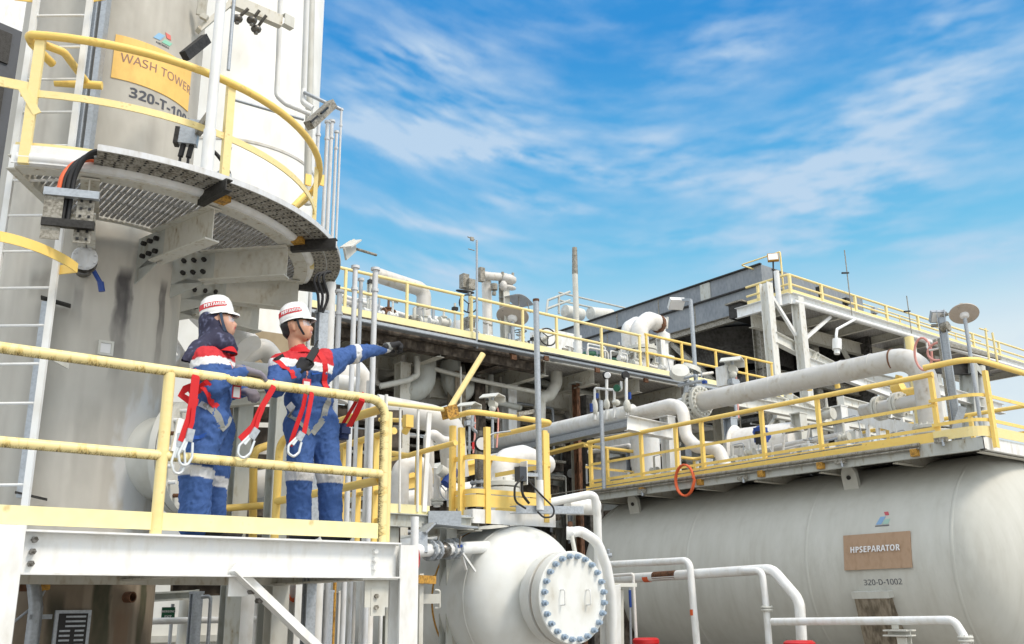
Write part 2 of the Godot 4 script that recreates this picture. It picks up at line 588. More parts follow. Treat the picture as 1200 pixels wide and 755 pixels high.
# rail paint whose underside carries a black line of mildew along the bar (v runs in metres, u round the bar)
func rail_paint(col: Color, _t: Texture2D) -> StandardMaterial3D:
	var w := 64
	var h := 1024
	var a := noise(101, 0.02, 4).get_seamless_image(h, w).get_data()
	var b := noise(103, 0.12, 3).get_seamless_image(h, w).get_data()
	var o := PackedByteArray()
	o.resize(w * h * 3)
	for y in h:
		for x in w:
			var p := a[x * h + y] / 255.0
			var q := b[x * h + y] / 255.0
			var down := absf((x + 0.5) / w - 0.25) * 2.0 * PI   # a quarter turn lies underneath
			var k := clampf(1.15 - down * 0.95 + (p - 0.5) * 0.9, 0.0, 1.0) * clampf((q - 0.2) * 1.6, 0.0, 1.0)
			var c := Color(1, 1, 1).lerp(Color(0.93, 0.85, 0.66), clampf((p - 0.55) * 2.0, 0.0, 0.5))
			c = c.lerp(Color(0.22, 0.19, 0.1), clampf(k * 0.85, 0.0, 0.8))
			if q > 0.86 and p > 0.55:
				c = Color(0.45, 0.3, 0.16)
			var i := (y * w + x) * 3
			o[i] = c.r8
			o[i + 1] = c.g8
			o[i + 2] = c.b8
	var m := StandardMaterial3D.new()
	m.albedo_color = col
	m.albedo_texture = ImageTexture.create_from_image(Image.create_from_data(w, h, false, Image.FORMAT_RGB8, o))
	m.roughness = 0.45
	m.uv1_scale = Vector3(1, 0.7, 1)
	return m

# level pipes, posts and toe boards along a line of deck points
func railing(t: Node3D, pts: Array, h: float, r: float, m: Material, posts: Array, flat_mids := [], tube_mids := [], toe := 0.0, toe_m: Material = null, post_size := Vector2(0.06, 0.06), tube_posts := false, bend := 0.12, toe_lift := 0.02) -> void:
	var up := func(y): return pts.map(func(p): return p + Vector3(0, y, 0))
	part(t, "top_rail", mb().pipe(up.call(h), r, bend, 14), m)
	for f in tube_mids:
		part(t, "middle_rail", mb().pipe(up.call(f), r * 0.92, bend, 12), m)
	for f in flat_mids:
		part(t, "middle_rail", mb().band(MB.bent(up.call(f), bend), 0.012, 0.055), m)
	if toe > 0.0:
		part(t, "toe_board", mb().band(MB.bent(up.call(toe / 2.0 + toe_lift), bend), 0.01, toe), toe_m if toe_m else m)
	for p in posts:
		if tube_posts:
			part(t, "post", mb().tube(p + Vector3(0, -0.01, 0), p + Vector3(0, h - r * 0.5, 0), r, 14), m)
		else:
			part(t, "post", mb().angle(p + Vector3(-post_size.x / 2.0, -0.02, post_size.y / 2.0), p + Vector3(-post_size.x / 2.0, h - r * 0.5, post_size.y / 2.0), post_size.y, post_size.x, Vector3(0, 0, -1), 0.012), m)

func ladder(t: Node3D, a: Vector3, side: Vector3, w: float, y0: float, y1: float, m: Material, step := 0.3, first := 0.15) -> void:
	for s in [-0.5, 0.5]:
		var p: Vector3 = a + side * (w * s)
		part(t, "stile", mb().bar(Vector3(p.x, y0, p.z), Vector3(p.x, y1, p.z), 0.014, 0.065, side.cross(Vector3.UP)), m)
	var y := y0 + first
	while y < y1 - 0.1:
		part(t, "rung", mb().tube(Vector3(a.x, y, a.z) - side * (w / 2.0), Vector3(a.x, y, a.z) + side * (w / 2.0), 0.011, 8), M.galv)
		y += step

const TC := Vector3(2.35, 0, -9.42)   # axis of the wash tower
const TR := 0.86

func tower_picture() -> ImageTexture:
	var w := 1024
	var h := 1024     # the whole girth by 13 m of height
	var fine := noise(71, 0.03, 5).get_seamless_image(w, h).get_data()
	var cloud := noise(72, 0.008, 4).get_seamless_image(w, h).get_data()
	var drip_i := noise(73, 0.02, 3).get_seamless_image(w, 64)
	drip_i.resize(w, h)
	var drip := drip_i.get_data()
	var stains := [  # degrees, top, bottom, half width in degrees, strength, colour
		[84.0, 5.0, 3.9, 5.0, 0.95, Color(0.3, 0.29, 0.29)], [80.0, 4.9, 4.3, 3.0, 0.8, Color(0.3, 0.29, 0.29)], [55.0, 5.0, 3.9, 3.5, 0.85, Color(0.36, 0.35, 0.34)], [108.5, 4.8, 4.3, 4.0, 0.5, Color(0.45, 0.44, 0.43)],
		[95.0, 3.8, 2.6, 8.0, 0.25, Color(0.5, 0.49, 0.46)], [120.0, 5.0, 2.6, 10.0, 0.25, Color(0.5, 0.49, 0.46)], [130.0, 4.9, 4.6, 7.0, 0.6, Color(0.4, 0.39, 0.37)], [48.0, 7.0, 5.5, 4.0, 0.2, Color(0.55, 0.54, 0.5)],
		[76.0, 2.5, 0.9, 6.0, 0.95, Color(0.2, 0.21, 0.15)], [47.0, 2.5, 0.7, 4.0, 0.85, Color(0.24, 0.25, 0.17)], [100.0, 2.2, 1.0, 5.0, 0.6, Color(0.2, 0.2, 0.15)], [62.0, 2.1, 1.0, 6.0, 0.4, Color(0.45, 0.33, 0.24)]]
	var o := PackedByteArray()
	o.resize(w * h * 3)
	for y in h:
		var hy := (1.0 - 0.0) * (y + 0.5) / h * 13.0
		for x in w:
			var i := y * w + x
			var f := fine[i] / 255.0
			var g := cloud[i] / 255.0
			var c := Color(0.69, 0.675, 0.64).lerp(Color(0.77, 0.76, 0.725), g * 0.7 + f * 0.3)
			c = c.lerp(Color(0.6, 0.58, 0.55), clampf((drip[i] / 255.0 - 0.5) * 0.9, 0.0, 0.3))
			if hy < 2.42:
				c = Color(0.42, 0.37, 0.31).lerp(Color(0.56, 0.52, 0.46), g * 0.5 + f * 0.5)
				c = c.lerp(Color(0.72, 0.68, 0.62), clampf((drip[i] / 255.0 - 0.62) * 2.0, 0.0, 0.5))
			var de := (x + 0.5) / w * 360.0
			for s in stains:
				var a: float = (de - s[0] + (g - 0.5) * 5.0 + (f - 0.5) * 3.0) / s[3]
				if a > -1.0 and a < 1.0 and hy < s[1] and hy > s[2]:
					var k: float = clampf((s[1] - hy) / 0.12, 0.0, 1.0) * clampf((hy - s[2]) / ((s[1] - s[2]) * 0.8), 0.0, 1.0) * clampf((1.0 - a * a) * 1.6, 0.0, 1.0) * clampf(0.35 + f * 1.1, 0.0, 1.0)
					c = c.lerp(s[5], s[4] * k)
			var pa := (de - 62.0) / 19.0
			var pb := (hy - 3.3) / 0.62
			if hy > 2.55:
				c = c.lerp(Color(0.8, 0.82, 0.84), 0.6 * clampf((1.15 + (f - 0.5) * 1.2 + (g - 0.5) - pa * pa - pb * pb) * 2.2, 0.0, 1.0))
			o[i * 3] = c.r8
			o[i * 3 + 1] = c.g8
			o[i * 3 + 2] = c.b8
	return ImageTexture.create_from_image(Image.create_from_data(w, h, false, Image.FORMAT_RGB8, o))

func wash_tower() -> void:
	var t := thing("wash_tower", "tall beige cylindrical tower with an orange name panel, streaked below its round platform", "tower", TC)
	var tm := StandardMaterial3D.new()
	tm.albedo_texture = tower_picture()
	tm.roughness = 0.85
	tm.normal_enabled = true
	tm.normal_texture = bumps(77, 0.012, 6.0)
	tm.normal_scale = 0.35
	var sh := mb()
	sh.lathe(TC, Vector3.UP, [Vector2(TR, 0), Vector2(TR, 13.0)], 96)
	part(t, "shell", sh, tm)
	part(t, "crown", mb().lathe(TC + Vector3(0, 13, 0), Vector3.UP, [Vector2(TR, 0), Vector2(TR * 0.8, 0.3), Vector2(TR * 0.45, 0.45), Vector2(0, 0.5)], 48), M.pale)
	part(t, "base_ring", mb().lathe(TC, Vector3.UP, [Vector2(TR + 0.16, 0), Vector2(TR + 0.16, 0.08), Vector2(TR + 0.002, 0.08)], 64), M.concrete)
	# the little patch frame and the drain stub in the skirt
	var q := polar(TC, TR, 90.6, 4.21)
	var fr := mb()
	for s in [[0, 0.055, 0.13, 0.02], [0, -0.055, 0.13, 0.02], [-0.055, 0, 0.02, 0.09], [0.055, 0, 0.02, 0.09]]:
		fr.box(q + Vector3(s[0], s[1], 0.012), Vector3(s[2], s[3], 0.03))
	part(t, "inspection_frame", fr, M.pale)
	part(t, "inspection_plate", mb().box(q + Vector3(0, 0, 0.003), Vector3(0.09, 0.09, 0.02)), M.sign_white)
	var dr := polar(TC, TR, 61.4, 2.13)
	part(t, "drain_stub", mb().lathe(dr - Vector3(0.06, 0, 0.1), Vector3(0.48, 0, 0.88), [Vector2(0.045, 0), Vector2(0.045, 0.19), Vector2(0.034, 0.19), Vector2(0.034, 0.08), Vector2(0, 0.08)], 16), M.brown)
	# manway with its bolted cover, half hidden behind the woman
	var mc := Vector3(TC.x, 3.33, TC.z)
	var md := Vector3(cos(deg_to_rad(47.0)), 0, sin(deg_to_rad(47.0)))
	var mw := part(t, "manway", mb().lathe(mc + md * 0.7, md, [Vector2(0.37, 0), Vector2(0.37, 0.36), Vector2(0.5, 0.36), Vector2(0.5, 0.42), Vector2(0.47, 0.42), Vector2(0.47, 0.43), Vector2(0.5, 0.43), Vector2(0.5, 0.5), Vector2(0.44, 0.505), Vector2(0, 0.52)], 40), M.pale)
	for k in 20:
		var a := TAU * k / 20
		var p := mc + md * 1.1 + (md.cross(Vector3.UP) * cos(a) + Vector3.UP * sin(a)) * 0.455
		part(mw, "bolt", mb().tube(p, p + md * 0.17, 0.019, 6), M.rust if k % 4 == 1 else M.white)
	# nozzle with a blind flange under the platform
	var nd := Vector3(-0.24, 0.0, 0.97).normalized()
	var nb := polar(TC, TR, 107.0, 4.89)
	var nz := part(t, "nozzle", mb().tube(nb - nd * 0.1, nb + nd * 0.3, 0.07, 16), M.steel)
	part(nz, "blind_flange", mb().flange(nb + nd * 0.33, nd, 0.105, 0.03, 8, 0.013), M.conduit)
	part(nz, "counter_flange", mb().flange(nb + nd * 0.2, nd, 0.105, 0.025, 8, 0.012), M.steel)
	part(nz, "drain_valve", mb().tube(nb + nd * 0.2 + Vector3(0.08, -0.05, 0), nb + nd * 0.22 + Vector3(0.16, -0.17, 0), 0.02, 8).tube(nb + nd * 0.22 + Vector3(0.15, -0.15, 0), nb + nd * 0.22 + Vector3(0.17, -0.23, 0), 0.028, 8), M.blue)
	# flat yellow hoops of the ladder cage
	tower_sign()
	tower_ladder()
	tower_platform()
	white_column()

func on_tower(deg: float, y: float, r: float) -> Callable:   # bends flat lettering round the tower, reading left to right from outside
	return func(p: Vector3): return polar(TC, r + p.z, deg - rad_to_deg(p.x / TR), y + p.y)

func tower_sign() -> void:
	var t := thing("name_panel", "orange WASH TOWER panel curving round the beige tower above the round platform", "sign", polar(TC, TR + 0.006, 76, 6.8))
	var s := mb()
	var steps := 24
	for k in steps:
		var a0 := lerpf(104.6, 47.0, float(k) / steps)
		var a1 := lerpf(104.6, 47.0, float(k + 1) / steps)
		s.quad(polar(TC, TR + 0.008, a0, 6.8), polar(TC, TR + 0.008, a1, 6.8), polar(TC, TR + 0.008, a1, 7.26), polar(TC, TR + 0.008, a0, 7.26))
		s.quad(polar(TC, TR + 0.008, a0, 7.26), polar(TC, TR + 0.008, a1, 7.26), polar(TC, TR - 0.01, a1, 7.26), polar(TC, TR - 0.01, a0, 7.26))
		s.quad(polar(TC, TR + 0.008, a1, 6.8), polar(TC, TR + 0.008, a0, 6.8), polar(TC, TR - 0.01, a0, 6.8), polar(TC, TR - 0.01, a1, 6.8))
	for e in [104.6, 47.0]:
		s.quad(polar(TC, TR + 0.008, e, 6.8), polar(TC, TR + 0.008, e, 7.26), polar(TC, TR - 0.01, e, 7.26), polar(TC, TR - 0.01, e, 6.8))
	part(t, "panel", s, mat(Color(0.95, 0.78, 0.44), 0.6, M.paint, Vector3(0.8, 0.4, 0.8)))
	part(t, "lettering", mb().text("WASH TOWER", 0.09, on_tower(73.5, 7.03, TR + 0.009), 0.004, false, 300, 1.07), mat(Color(0.6, 0.47, 0.42), 0.7))
	part(t, "number", mb().text("320-T-1001", 0.105, on_tower(67.5, 6.695, TR + 0.002), 0.004, false, 700, 1.08), M.faded_ink)
	var at := on_tower(76.0, 7.38, TR + 0.002)
	for l in [["logo_blue", [Vector2(-0.09, -0.03), Vector2(-0.02, -0.03), Vector2(0.03, 0.045), Vector2(-0.04, 0.045)], Color(0.55, 0.72, 0.85)], ["logo_green", [Vector2(0.0, -0.04), Vector2(0.09, -0.04), Vector2(0.12, 0.005), Vector2(0.03, 0.005)], Color(0.55, 0.8, 0.7)], ["logo_red", [Vector2(0.05, 0.03), Vector2(0.1, 0.03), Vector2(0.09, 0.08), Vector2(0.03, 0.085)], Color(0.85, 0.45, 0.42)]]:
		part(t, l[0], flat(l[1], at), mat(l[2], 0.6))
	part(t, "logo_line", mb().text("PERTAMINA", 0.02, on_tower(75.0, 7.315, TR + 0.002), 0.003), M.faded_ink)

func flat(pts: Array, at: Callable, th := 0.004) -> MB:   # a thin plate cut to a quadrilateral
	var m := mb()
	var a := pts.map(func(p): return at.call(Vector3(p.x, p.y, th)))
	var b := pts.map(func(p): return at.call(Vector3(p.x, p.y, 0)))
	m.quad(a[0], a[1], a[2], a[3])
	m.quad(b[3], b[2], b[1], b[0])
	for k in 4:
		m.quad(b[k], b[(k + 1) % 4], a[(k + 1) % 4], a[k])
	return m

func tower_ladder() -> void:
	var t := thing("ladder", "white cage ladder climbing the left side of the beige tower", "ladder", Vector3(1.42, 0, -7.7))
	var side := Vector3(0.78, 0, 0.627)
	var a := Vector3(1.5, 0, -7.83)
	var f := Vector3(0.627, 0, -0.78)
	for s in [-0.5, 0.5]:
		var p: Vector3 = a + side * (0.45 * s)
		part(t, "stile", mb().bar(Vector3(p.x, 0.4, p.z), Vector3(p.x, 12.6, p.z), 0.05, 0.03, side.cross(Vector3.UP)), M.white)
	for k in 40:
		var y := 0.5 + 0.3 * k
		part(t, "rung", mb().tube(Vector3(a.x, y, a.z) - side * 0.22, Vector3(a.x, y, a.z) + side * 0.22, 0.011, 8), M.white)
	for y in [1.2, 3.9, 7.9, 10.8]:
		part(t, "standoff", mb().bar(a + side * 0.2 + Vector3(0, y, 0), a + side * 0.2 + f * 0.45 + Vector3(0, y, 0), 0.012, 0.06), M.pale)
	for y in [4.55, 6.98, 9.6]:
		var hoop := []
		for k in 25:
			var an := PI * k / 24.0
			hoop.append(a + Vector3(0, y, 0) + side * (0.4 * cos(an)) - f * (0.02 + 0.72 * sin(an)))
		hoop.append(a + Vector3(0, y, 0) - side * 0.24 + f * 0.02)
		hoop.push_front(a + Vector3(0, y, 0) + side * 0.24 + f * 0.02)
		part(t, "cage_hoop", mb().band(hoop, 0.01, 0.075), M.yellow)
	var c := thing("cable_duct", "galvanised cable duct running up the tower beside the white ladder", "cable duct", polar(TC, TR + 0.05, 116, 0.4))
	var p0 := polar(TC, TR + 0.08, 116.5, 5.4)
	part(c, "upper_duct", mb().channel(p0, p0 + Vector3(0, 7.0, 0), 0.1, 0.09, Vector3(0.8, 0, 0.6)), M.galv)
	part(c, "duct_cover", mb().bar(p0 + Vector3(0.06, 0, 0.1), p0 + Vector3(0.06, 7.0, 0.1), 0.05, 0.1, Vector3(0.6, 0, -0.8)), M.galv)
	var p1 := polar(TC, TR + 0.1, 121.5, 0.0)
	part(c, "lower_duct", mb().bar(p1 + Vector3(0, 2.9, 0), p1 + Vector3(0, 4.55, 0), 0.08, 0.06, Vector3(0.6, 0, -0.8)), M.galv)
	for y in [4.56, 2.92]:
		part(c, "drip_plate", mb().bar(p1 + Vector3(-0.06, y + 0.02, 0.0), p1 + Vector3(0.17, y - 0.03, 0.06), 0.1, 0.012), M.dark_steel)
	var b1 := polar(TC, TR + 0.09, 108, 0.3)
	var d := thing("foot_duct", "bent galvanised cable duct strapped to the mossy tower foot under the steel beam", "cable duct", b1)
	var b0: Vector3 = Vector3(1.979, 2.194, -8.436)
	var b2: Vector3 = Vector3(2.001, 2.053, -8.405)
	var b3: Vector3 = Vector3(2.018, 1.782, -8.494)
	part(d, "duct_run", mb().pipe([b0 + Vector3(-0.02, 0.25, -0.25), b0, b2, Vector3(b2.x, 0.3, b2.z)], 0.055, 0.0, 4), M.galv)
	part(d, "strap", mb().box(b3 + Vector3(0.03, 0.2, 0.06), Vector3(0.24, 0.035, 0.01), Basis(Vector3.UP, 0.6)), M.galv)
	var np := polar(TC, TR, 92, 1.8)
	var pl := thing("data_plate", "rectangular data plate with dark rows of print on the mossy tower foot", "plate", np + Vector3(0, -0.25, 0))
	var nn := Vector3(cos(deg_to_rad(92)), 0, sin(deg_to_rad(92)))
	var bs := Basis(nn.cross(Vector3.UP) * -1.0, Vector3.UP, nn)
	part(pl, "frame", mb().box(np + nn * 0.0, Vector3(0.27, 0.46, 0.05), bs), M.galv)
	part(pl, "face", mb().box(np + nn * 0.026, Vector3(0.22, 0.41, 0.006), bs), M.black)
	for k in 11:
		var yy := 0.18 - k * 0.036
		part(pl, "print_row", mb().box(np + nn * 0.03 + bs * Vector3(0.02 if k < 3 else -0.055, yy, 0), Vector3(0.15 if k < 3 else 0.08, 0.014, 0.003), bs), M.galv)
		if k > 2:
			part(pl, "print_row", mb().box(np + nn * 0.03 + bs * Vector3(0.055, yy, 0), Vector3(0.07, 0.014, 0.003), bs), M.galv)

func tower_platform() -> void:
	var y := 5.4
	var t := thing("tower_platform", "round grating platform on steel brackets encircling the beige tower", "platform", TC + Vector3(0, 4.9, 0))
	var a0 := 121.0
	var a1 := -40.0
	var ro := 2.05
	var ri := 0.98
	part(t, "ring_beam", mb().band(arc(TC, ro, a0, a1, y - 0.05, 48), 0.02, 0.1), M.white)
	part(t, "ring_bulge", mb().pipe(arc(TC, ro + 0.02, a0 - 0.5, a1, y - 0.045, 48), 0.052, 0, 12), M.white)
	part(t, "kick_plate", mb().band(arc(TC, ro + 0.05, 121.5, 106.0, y - 0.02, 10), 0.012, 0.15), M.white)
	part(t, "ring_flange", mb().band(arc(TC, ro - 0.06, a0, a1, y - 0.105, 48), 0.13, 0.012), M.beam)
	part(t, "end_beam", mb().channel(polar(TC, ro, a0, y - 0.06), polar(TC, ri, a0 - 6, y - 0.06), 0.12, 0.07, Vector3.UP), M.beam)
	part(t, "inner_ring", mb().band(arc(TC, ri, a0 - 6, a1, y - 0.06, 32), 0.05, 0.012), M.beam)
	# the grating: diagonal bearing bars and cross rods, too many to lift out singly
	var g := mb()
	for grid in [[Vector2(0.0, 1.0), 0.045, 0.026, 0.02, 0.0], [Vector2(1.0, 0.0), 0.24, 0.02, 0.014, 0.018]]:
		var d: Vector2 = grid[0]
		var nrm := Vector2(-d.y, d.x)
		var s := -ro
		while s < ro:
			if absf(s) < ro - 0.03:
				var lo := -sqrt((ro - 0.03) * (ro - 0.03) - s * s)
				var run := []
				var k := 160
				var open := false
				var from := 0.0
				for i in k + 1:
					var u := lerpf(lo, -lo, float(i) / k)
					var p := d * u + nrm * s
					var an := rad_to_deg(atan2(p.y, p.x))
					var inside: bool = p.length() > ri and an < a0 - 1.0 and an > a1 + 1.0 and i < k
					if inside and not open:
						from = u
						open = true
					elif open and not inside:
						open = false
						if u - from > 0.05:
							var p0 := d * from + nrm * s
							var p1 := d * u + nrm * s
							g.bar(TC + Vector3(p0.x, y - 0.03 + grid[4], p0.y), TC + Vector3(p1.x, y - 0.03 + grid[4], p1.y), grid[2], grid[3])
			s += grid[1]
	part(t, "grating", g, M.grating, "", true)
	for deg in [106.0, 77.0, 47.0, 17.0, -13.0]:
		var b := part(t, "bracket", mb().hbeam(polar(TC, TR + 0.3, deg, y - 0.27), polar(TC, ro - 0.05, deg, y - 0.27), 0.3, 0.14), M.beam)
		part(b, "gusset_plate", mb().bar(polar(TC, TR - 0.03, deg, y - 0.27) , polar(TC, TR + 0.42, deg, y - 0.27), 0.012, 0.3).bar(polar(TC, TR - 0.02, deg, y - 0.5), polar(TC, TR + 0.3, deg, y - 0.38), 0.012, 0.12), M.grey)
		var sd := Vector3(-sin(deg_to_rad(deg)), 0, cos(deg_to_rad(deg)))
		for i in 3:
			for j in 2:
				var p := polar(TC, TR + 0.12 + i * 0.1, deg, y - 0.2 - j * 0.12)
				part(b, "bolt", mb().tube(p - sd * 0.045, p + sd * 0.045, 0.022, 6), M.dark_steel)
	# rail, posts and toe board
	var r := thing("tower_guard_rail", "curved yellow guard rail around the tower's round platform", "railing", polar(TC, ro, 60, y))
	var rr := 2.13
	var top := arc(TC, rr, 121.5, -40, y + 1.0, 40)
	var l0: Vector3 = top[0]
	var gate: Vector3 = Vector3(1.578, 6.647, -8.209)
	top.push_front(Vector3(l0.x + 0.06, l0.y, l0.z - 0.12))
	top.push_front(Vector3(l0.x + 0.26, l0.y - 0.02, l0.z - 0.3))
	part(r, "top_rail", mb().pipe(top, 0.034, 0.05, 14), M.yellow)
	part(r, "middle_rail", mb().band(arc(TC, rr - 0.03, 121.5, -40, y + 0.5, 40), 0.012, 0.06), M.pale_yellow)
	part(r, "toe_board", mb().band(arc(TC, ro + 0.012, 121.5, 104, y + 0.06, 12), 0.01, 0.07), M.pale_yellow)
	part(r, "toe_board", mb().band(arc(TC, ro - 0.012, 104, -40, y + 0.06, 40), 0.01, 0.09), M.pale_yellow)
	for deg in [119.0, 77.0, 29.0, -20.0]:
		var p := polar(TC, rr - 0.03, deg, y - 0.1)
		var o := Vector3(cos(deg_to_rad(deg)), 0, sin(deg_to_rad(deg)))
		part(r, "post", mb().bar(p, p + Vector3(0, 1.09, 0), 0.075, 0.04, o), M.pale_yellow)
	for deg in [77.5, 47.5]:
		var p := polar(TC, ro + 0.04, deg, y - 0.05)
		part(r, "post_socket", mb().bar(p - Vector3(0, 0.055, 0), p + Vector3(0, 0.055, 0), 0.13, 0.14, Vector3(cos(deg_to_rad(deg)), 0, sin(deg_to_rad(deg)))), M.ochre)
	# swing bar at the ladder opening
	var g0 := polar(TC, rr - 0.1, 118.0, y + 0.96)
	var g1: Vector3 = Vector3(1.827, 6.429, -8.158)
	part(r, "swing_bar", mb().pipe([g0 + Vector3(-0.1, 0, 0.02), g0 + Vector3(0.12, 0.0, 0.0), g1 + Vector3(0, 0.02, 0)], 0.032, 0.08, 12).tube(g1 + Vector3(-0.22, -0.01, -0.12), g1 + Vector3(0.12, -0.01, 0.07), 0.036, 12), M.yellow)
	var lk := polar(TC, rr, 121, y + 0.52)
	part(r, "left_rail", mb().bar(lk + Vector3(0.05, 0.03, 0), lk + Vector3(-0.7, 0.07, -0.25), 0.012, 0.08).bar(lk + Vector3(0.0, 0.0, 0), lk + Vector3(0.12, -0.2, 0.05), 0.012, 0.06), M.pale_yellow)
	# two cable trays riding on the ring
	for e in [[2.175, 105.5, 14.0, "perforated cable tray hugging the rim of the round tower platform"], [2.315, 105.0, 14.0, "outer perforated cable tray curving around the round tower platform"]]:
		var c := thing("cable_tray", e[3], "cable tray", polar(TC, e[0], 60, y), "cable trays round the tower platform")
		var cr: float = e[0]
		part(c, "tray_floor", mb().band(arc(TC, cr, e[1], e[2], y - 0.05, 44), 0.13, 0.008), M.tray)
		part(c, "outer_lip", mb().band(arc(TC, cr + 0.065, e[1], e[2], y - 0.024, 44), 0.008, 0.05), M.conduit)
		part(c, "inner_lip", mb().band(arc(TC, cr - 0.065, e[1], e[2], y - 0.024, 44), 0.008, 0.05), M.conduit)
		var h := mb()
		var dg: float = e[1] - 1.5
		while dg > e[2] + 1.0:
			for rad in [-0.04, 0.0, 0.04]:
				h.tube(polar(TC, cr + rad, dg, y - 0.058), polar(TC, cr + rad, dg, y - 0.044), 0.01, 6)
			dg -= 2.4
		part(c, "slot_holes", h, M.black, "", true)
	for deg in [82.0, 47.0, 14.5]:
		var s := single("tray_bracket", mb().channel(polar(TC, 2.02, deg, y - 0.11), polar(TC, 2.46, deg, y - 0.11), 0.1, 0.06), M.dark_steel, {82.0: "dark steel channel under the trays at the foot of the white lamp pole", 47.0: "dark steel channel under the trays at the right bend of the round platform", 14.5: "dark steel channel at the right end of the curved cable trays"}[deg], "bracket", "brackets under the curved cable trays")
	# cables leaving the left end of the tray, into a vertical perforated tray
	var vt := Vector3(1.594, 4.900, -7.268)
	var v := thing("vertical_tray", "short vertical perforated tray hanging below the left end of the platform", "cable tray", vt + Vector3(0, -0.3, 0))
	var vb := Basis(Vector3.UP, deg_to_rad(-22))
	part(v, "tray_back", mb().box(vt + Vector3(-0.08, -0.09, 0), Vector3(0.13, 0.36, 0.01), vb).box(vt + vb * Vector3(0.14, -0.09, 0), Vector3(0.12, 0.36, 0.01), vb), M.tray)
	part(v, "upper_clamp", mb().box(vt + vb * Vector3(0.04, 0.1, 0.03), Vector3(0.38, 0.06, 0.05), vb), M.galv)
	part(v, "lower_clamp", mb().box(vt + vb * Vector3(0.04, -0.14, 0.03), Vector3(0.36, 0.06, 0.05), vb), M.dark_steel)
	var hs := mb()
	for i in 4:
		for j in 6:
			hs.box(vt + vb * Vector3([-0.12, -0.05, 0.11, 0.17][i], 0.06 - j * 0.06, 0.008), Vector3(0.018, 0.018, 0.008), vb)
	part(v, "slot_holes", hs, M.black, "", true)
	var ends := [polar(TC, 2.14, 106, 5.38), polar(TC, 2.2, 106, 5.38), polar(TC, 2.28, 105.5, 5.38), polar(TC, 2.34, 105.5, 5.37)]
	var low := [Vector3(1.528, 5.040, -7.304), Vector3(1.557, 5.040, -7.302), Vector3(1.587, 5.040, -7.279), Vector3(1.622, 5.040, -7.272)]
	for k in 4:
		var p: Vector3 = ends[k]
		var q: Vector3 = low[k]
		single("cable", mb().pipe([p + Vector3(0.15, 0, 0.0), p, Vector3(lerpf(p.x, q.x, 0.55), lerpf(p.y, q.y, 0.22), lerpf(p.z, q.z, 0.5)), Vector3(lerpf(p.x, q.x, 0.9), lerpf(p.y, q.y, 0.65), q.z), q - Vector3(0, 0.25, 0)], 0.018, 0.25, 8), M.orange if k == 0 else M.rubber, "orange cable arching out of the left end of the curved tray" if k == 0 else ["", "black cable arching out of the curved tray right beside the orange cable", "black cable arching out of the curved tray between two other black ones", "black cable arching out of the curved tray, farthest from the orange cable"][k], "cable", "" if k == 0 else "black cables at the left tray end")
	# lamp pole with junction box
	var lp := Vector3(2.57, 5.42, -7.1)
	var pole := thing("lamp_pole", "white lamp pole rising from the rim of the round platform", "pole", lp)
	part(pole, "shaft", mb().tube(lp, lp + Vector3(0, 3.6, 0), 0.042, 16), M.white)
	part(pole, "sleeve", mb().tube(lp - Vector3(0, 0.05, 0), lp + Vector3(0, 0.35, 0), 0.05, 16), M.white)
	var ba := Vector3(2.769, 7.096, -7.951)
	part(pole, "clamp_arm", mb().bar(Vector3(2.548, 6.811, -7.835), ba + Vector3(0, 0.04, 0), 0.07, 0.09), M.dark_steel)
	var jb := thing("junction_box", "grey junction box with two black cables beside the white lamp pole", "junction box", Vector3(2.693, 6.108, -7.918) - Vector3(0, 0.15, 0))
	var jc: Vector3 = Vector3(2.700, 6.147, -7.965)
	var jbb := Basis(Vector3.UP, deg_to_rad(-30)) * Basis(Vector3(0, 0, 1), deg_to_rad(-4))
	part(jb, "case", mb().box(jc, Vector3(0.16, 0.24, 0.09), jbb), M.galv)
	part(jb, "side_cover", mb().box(jc + jbb * Vector3(-0.1, -0.05, 0), Vector3(0.04, 0.16, 0.1), jbb), M.dark_steel)
	part(jb, "bracket_arm", mb().bar(jc + Vector3(0.07, 0.03, 0), lp + Vector3(0, 0.5, 0), 0.06, 0.07), M.tray)
	for s in [-0.035, 0.035]:
		part(jb, "cable", mb().tube(jc + jbb * Vector3(s, -0.12, 0), jc + jbb * Vector3(s - 0.01, -0.24, 0), 0.024, 10).tube(jc + jbb * Vector3(s - 0.01, -0.24, 0), jc + jbb * Vector3(s, -0.42, 0), 0.013, 8), M.rubber)
	var cl := [Vector3(2.840, 6.080, -7.944), Vector3(2.948, 5.975, -7.897), Vector3(3.050, 5.840, -7.866), Vector3(3.081, 5.736, -7.881), Vector3(3.047, 5.655, -7.939), Vector3(2.964, 5.641, -8.010), Vector3(2.880, 5.709, -8.052)]
	single("cable_loop", mb().pipe(cl, 0.018, 0.2, 8), M.rubber, "black cable loop hanging by the foot of the white lamp pole", "cable")
	var iv := Vector3(2.98, 5.35, -7.75)
	var inst := thing("drain_assembly", "small steel valve with blue handle on the round platform beside a yellow post", "valve", iv)
	part(inst, "body", mb().tube(iv, iv + Vector3(0, 0.5, 0), 0.03, 10), M.galv)
	part(inst, "flange", mb().flange(iv + Vector3(0, 0.12, 0), Vector3.UP, 0.08, 0.03, 6).flange(iv + Vector3(0, 0.2, 0), Vector3.UP, 0.08, 0.03, 6), M.steel)
	part(inst, "bonnet", mb().box(iv + Vector3(-0.02, 0.32, 0), Vector3(0.12, 0.14, 0.08)), M.galv)
	part(inst, "handle", mb().bar(iv + Vector3(-0.01, 0.5, 0), iv + Vector3(0.02, 0.66, 0), 0.03, 0.03), M.blue)

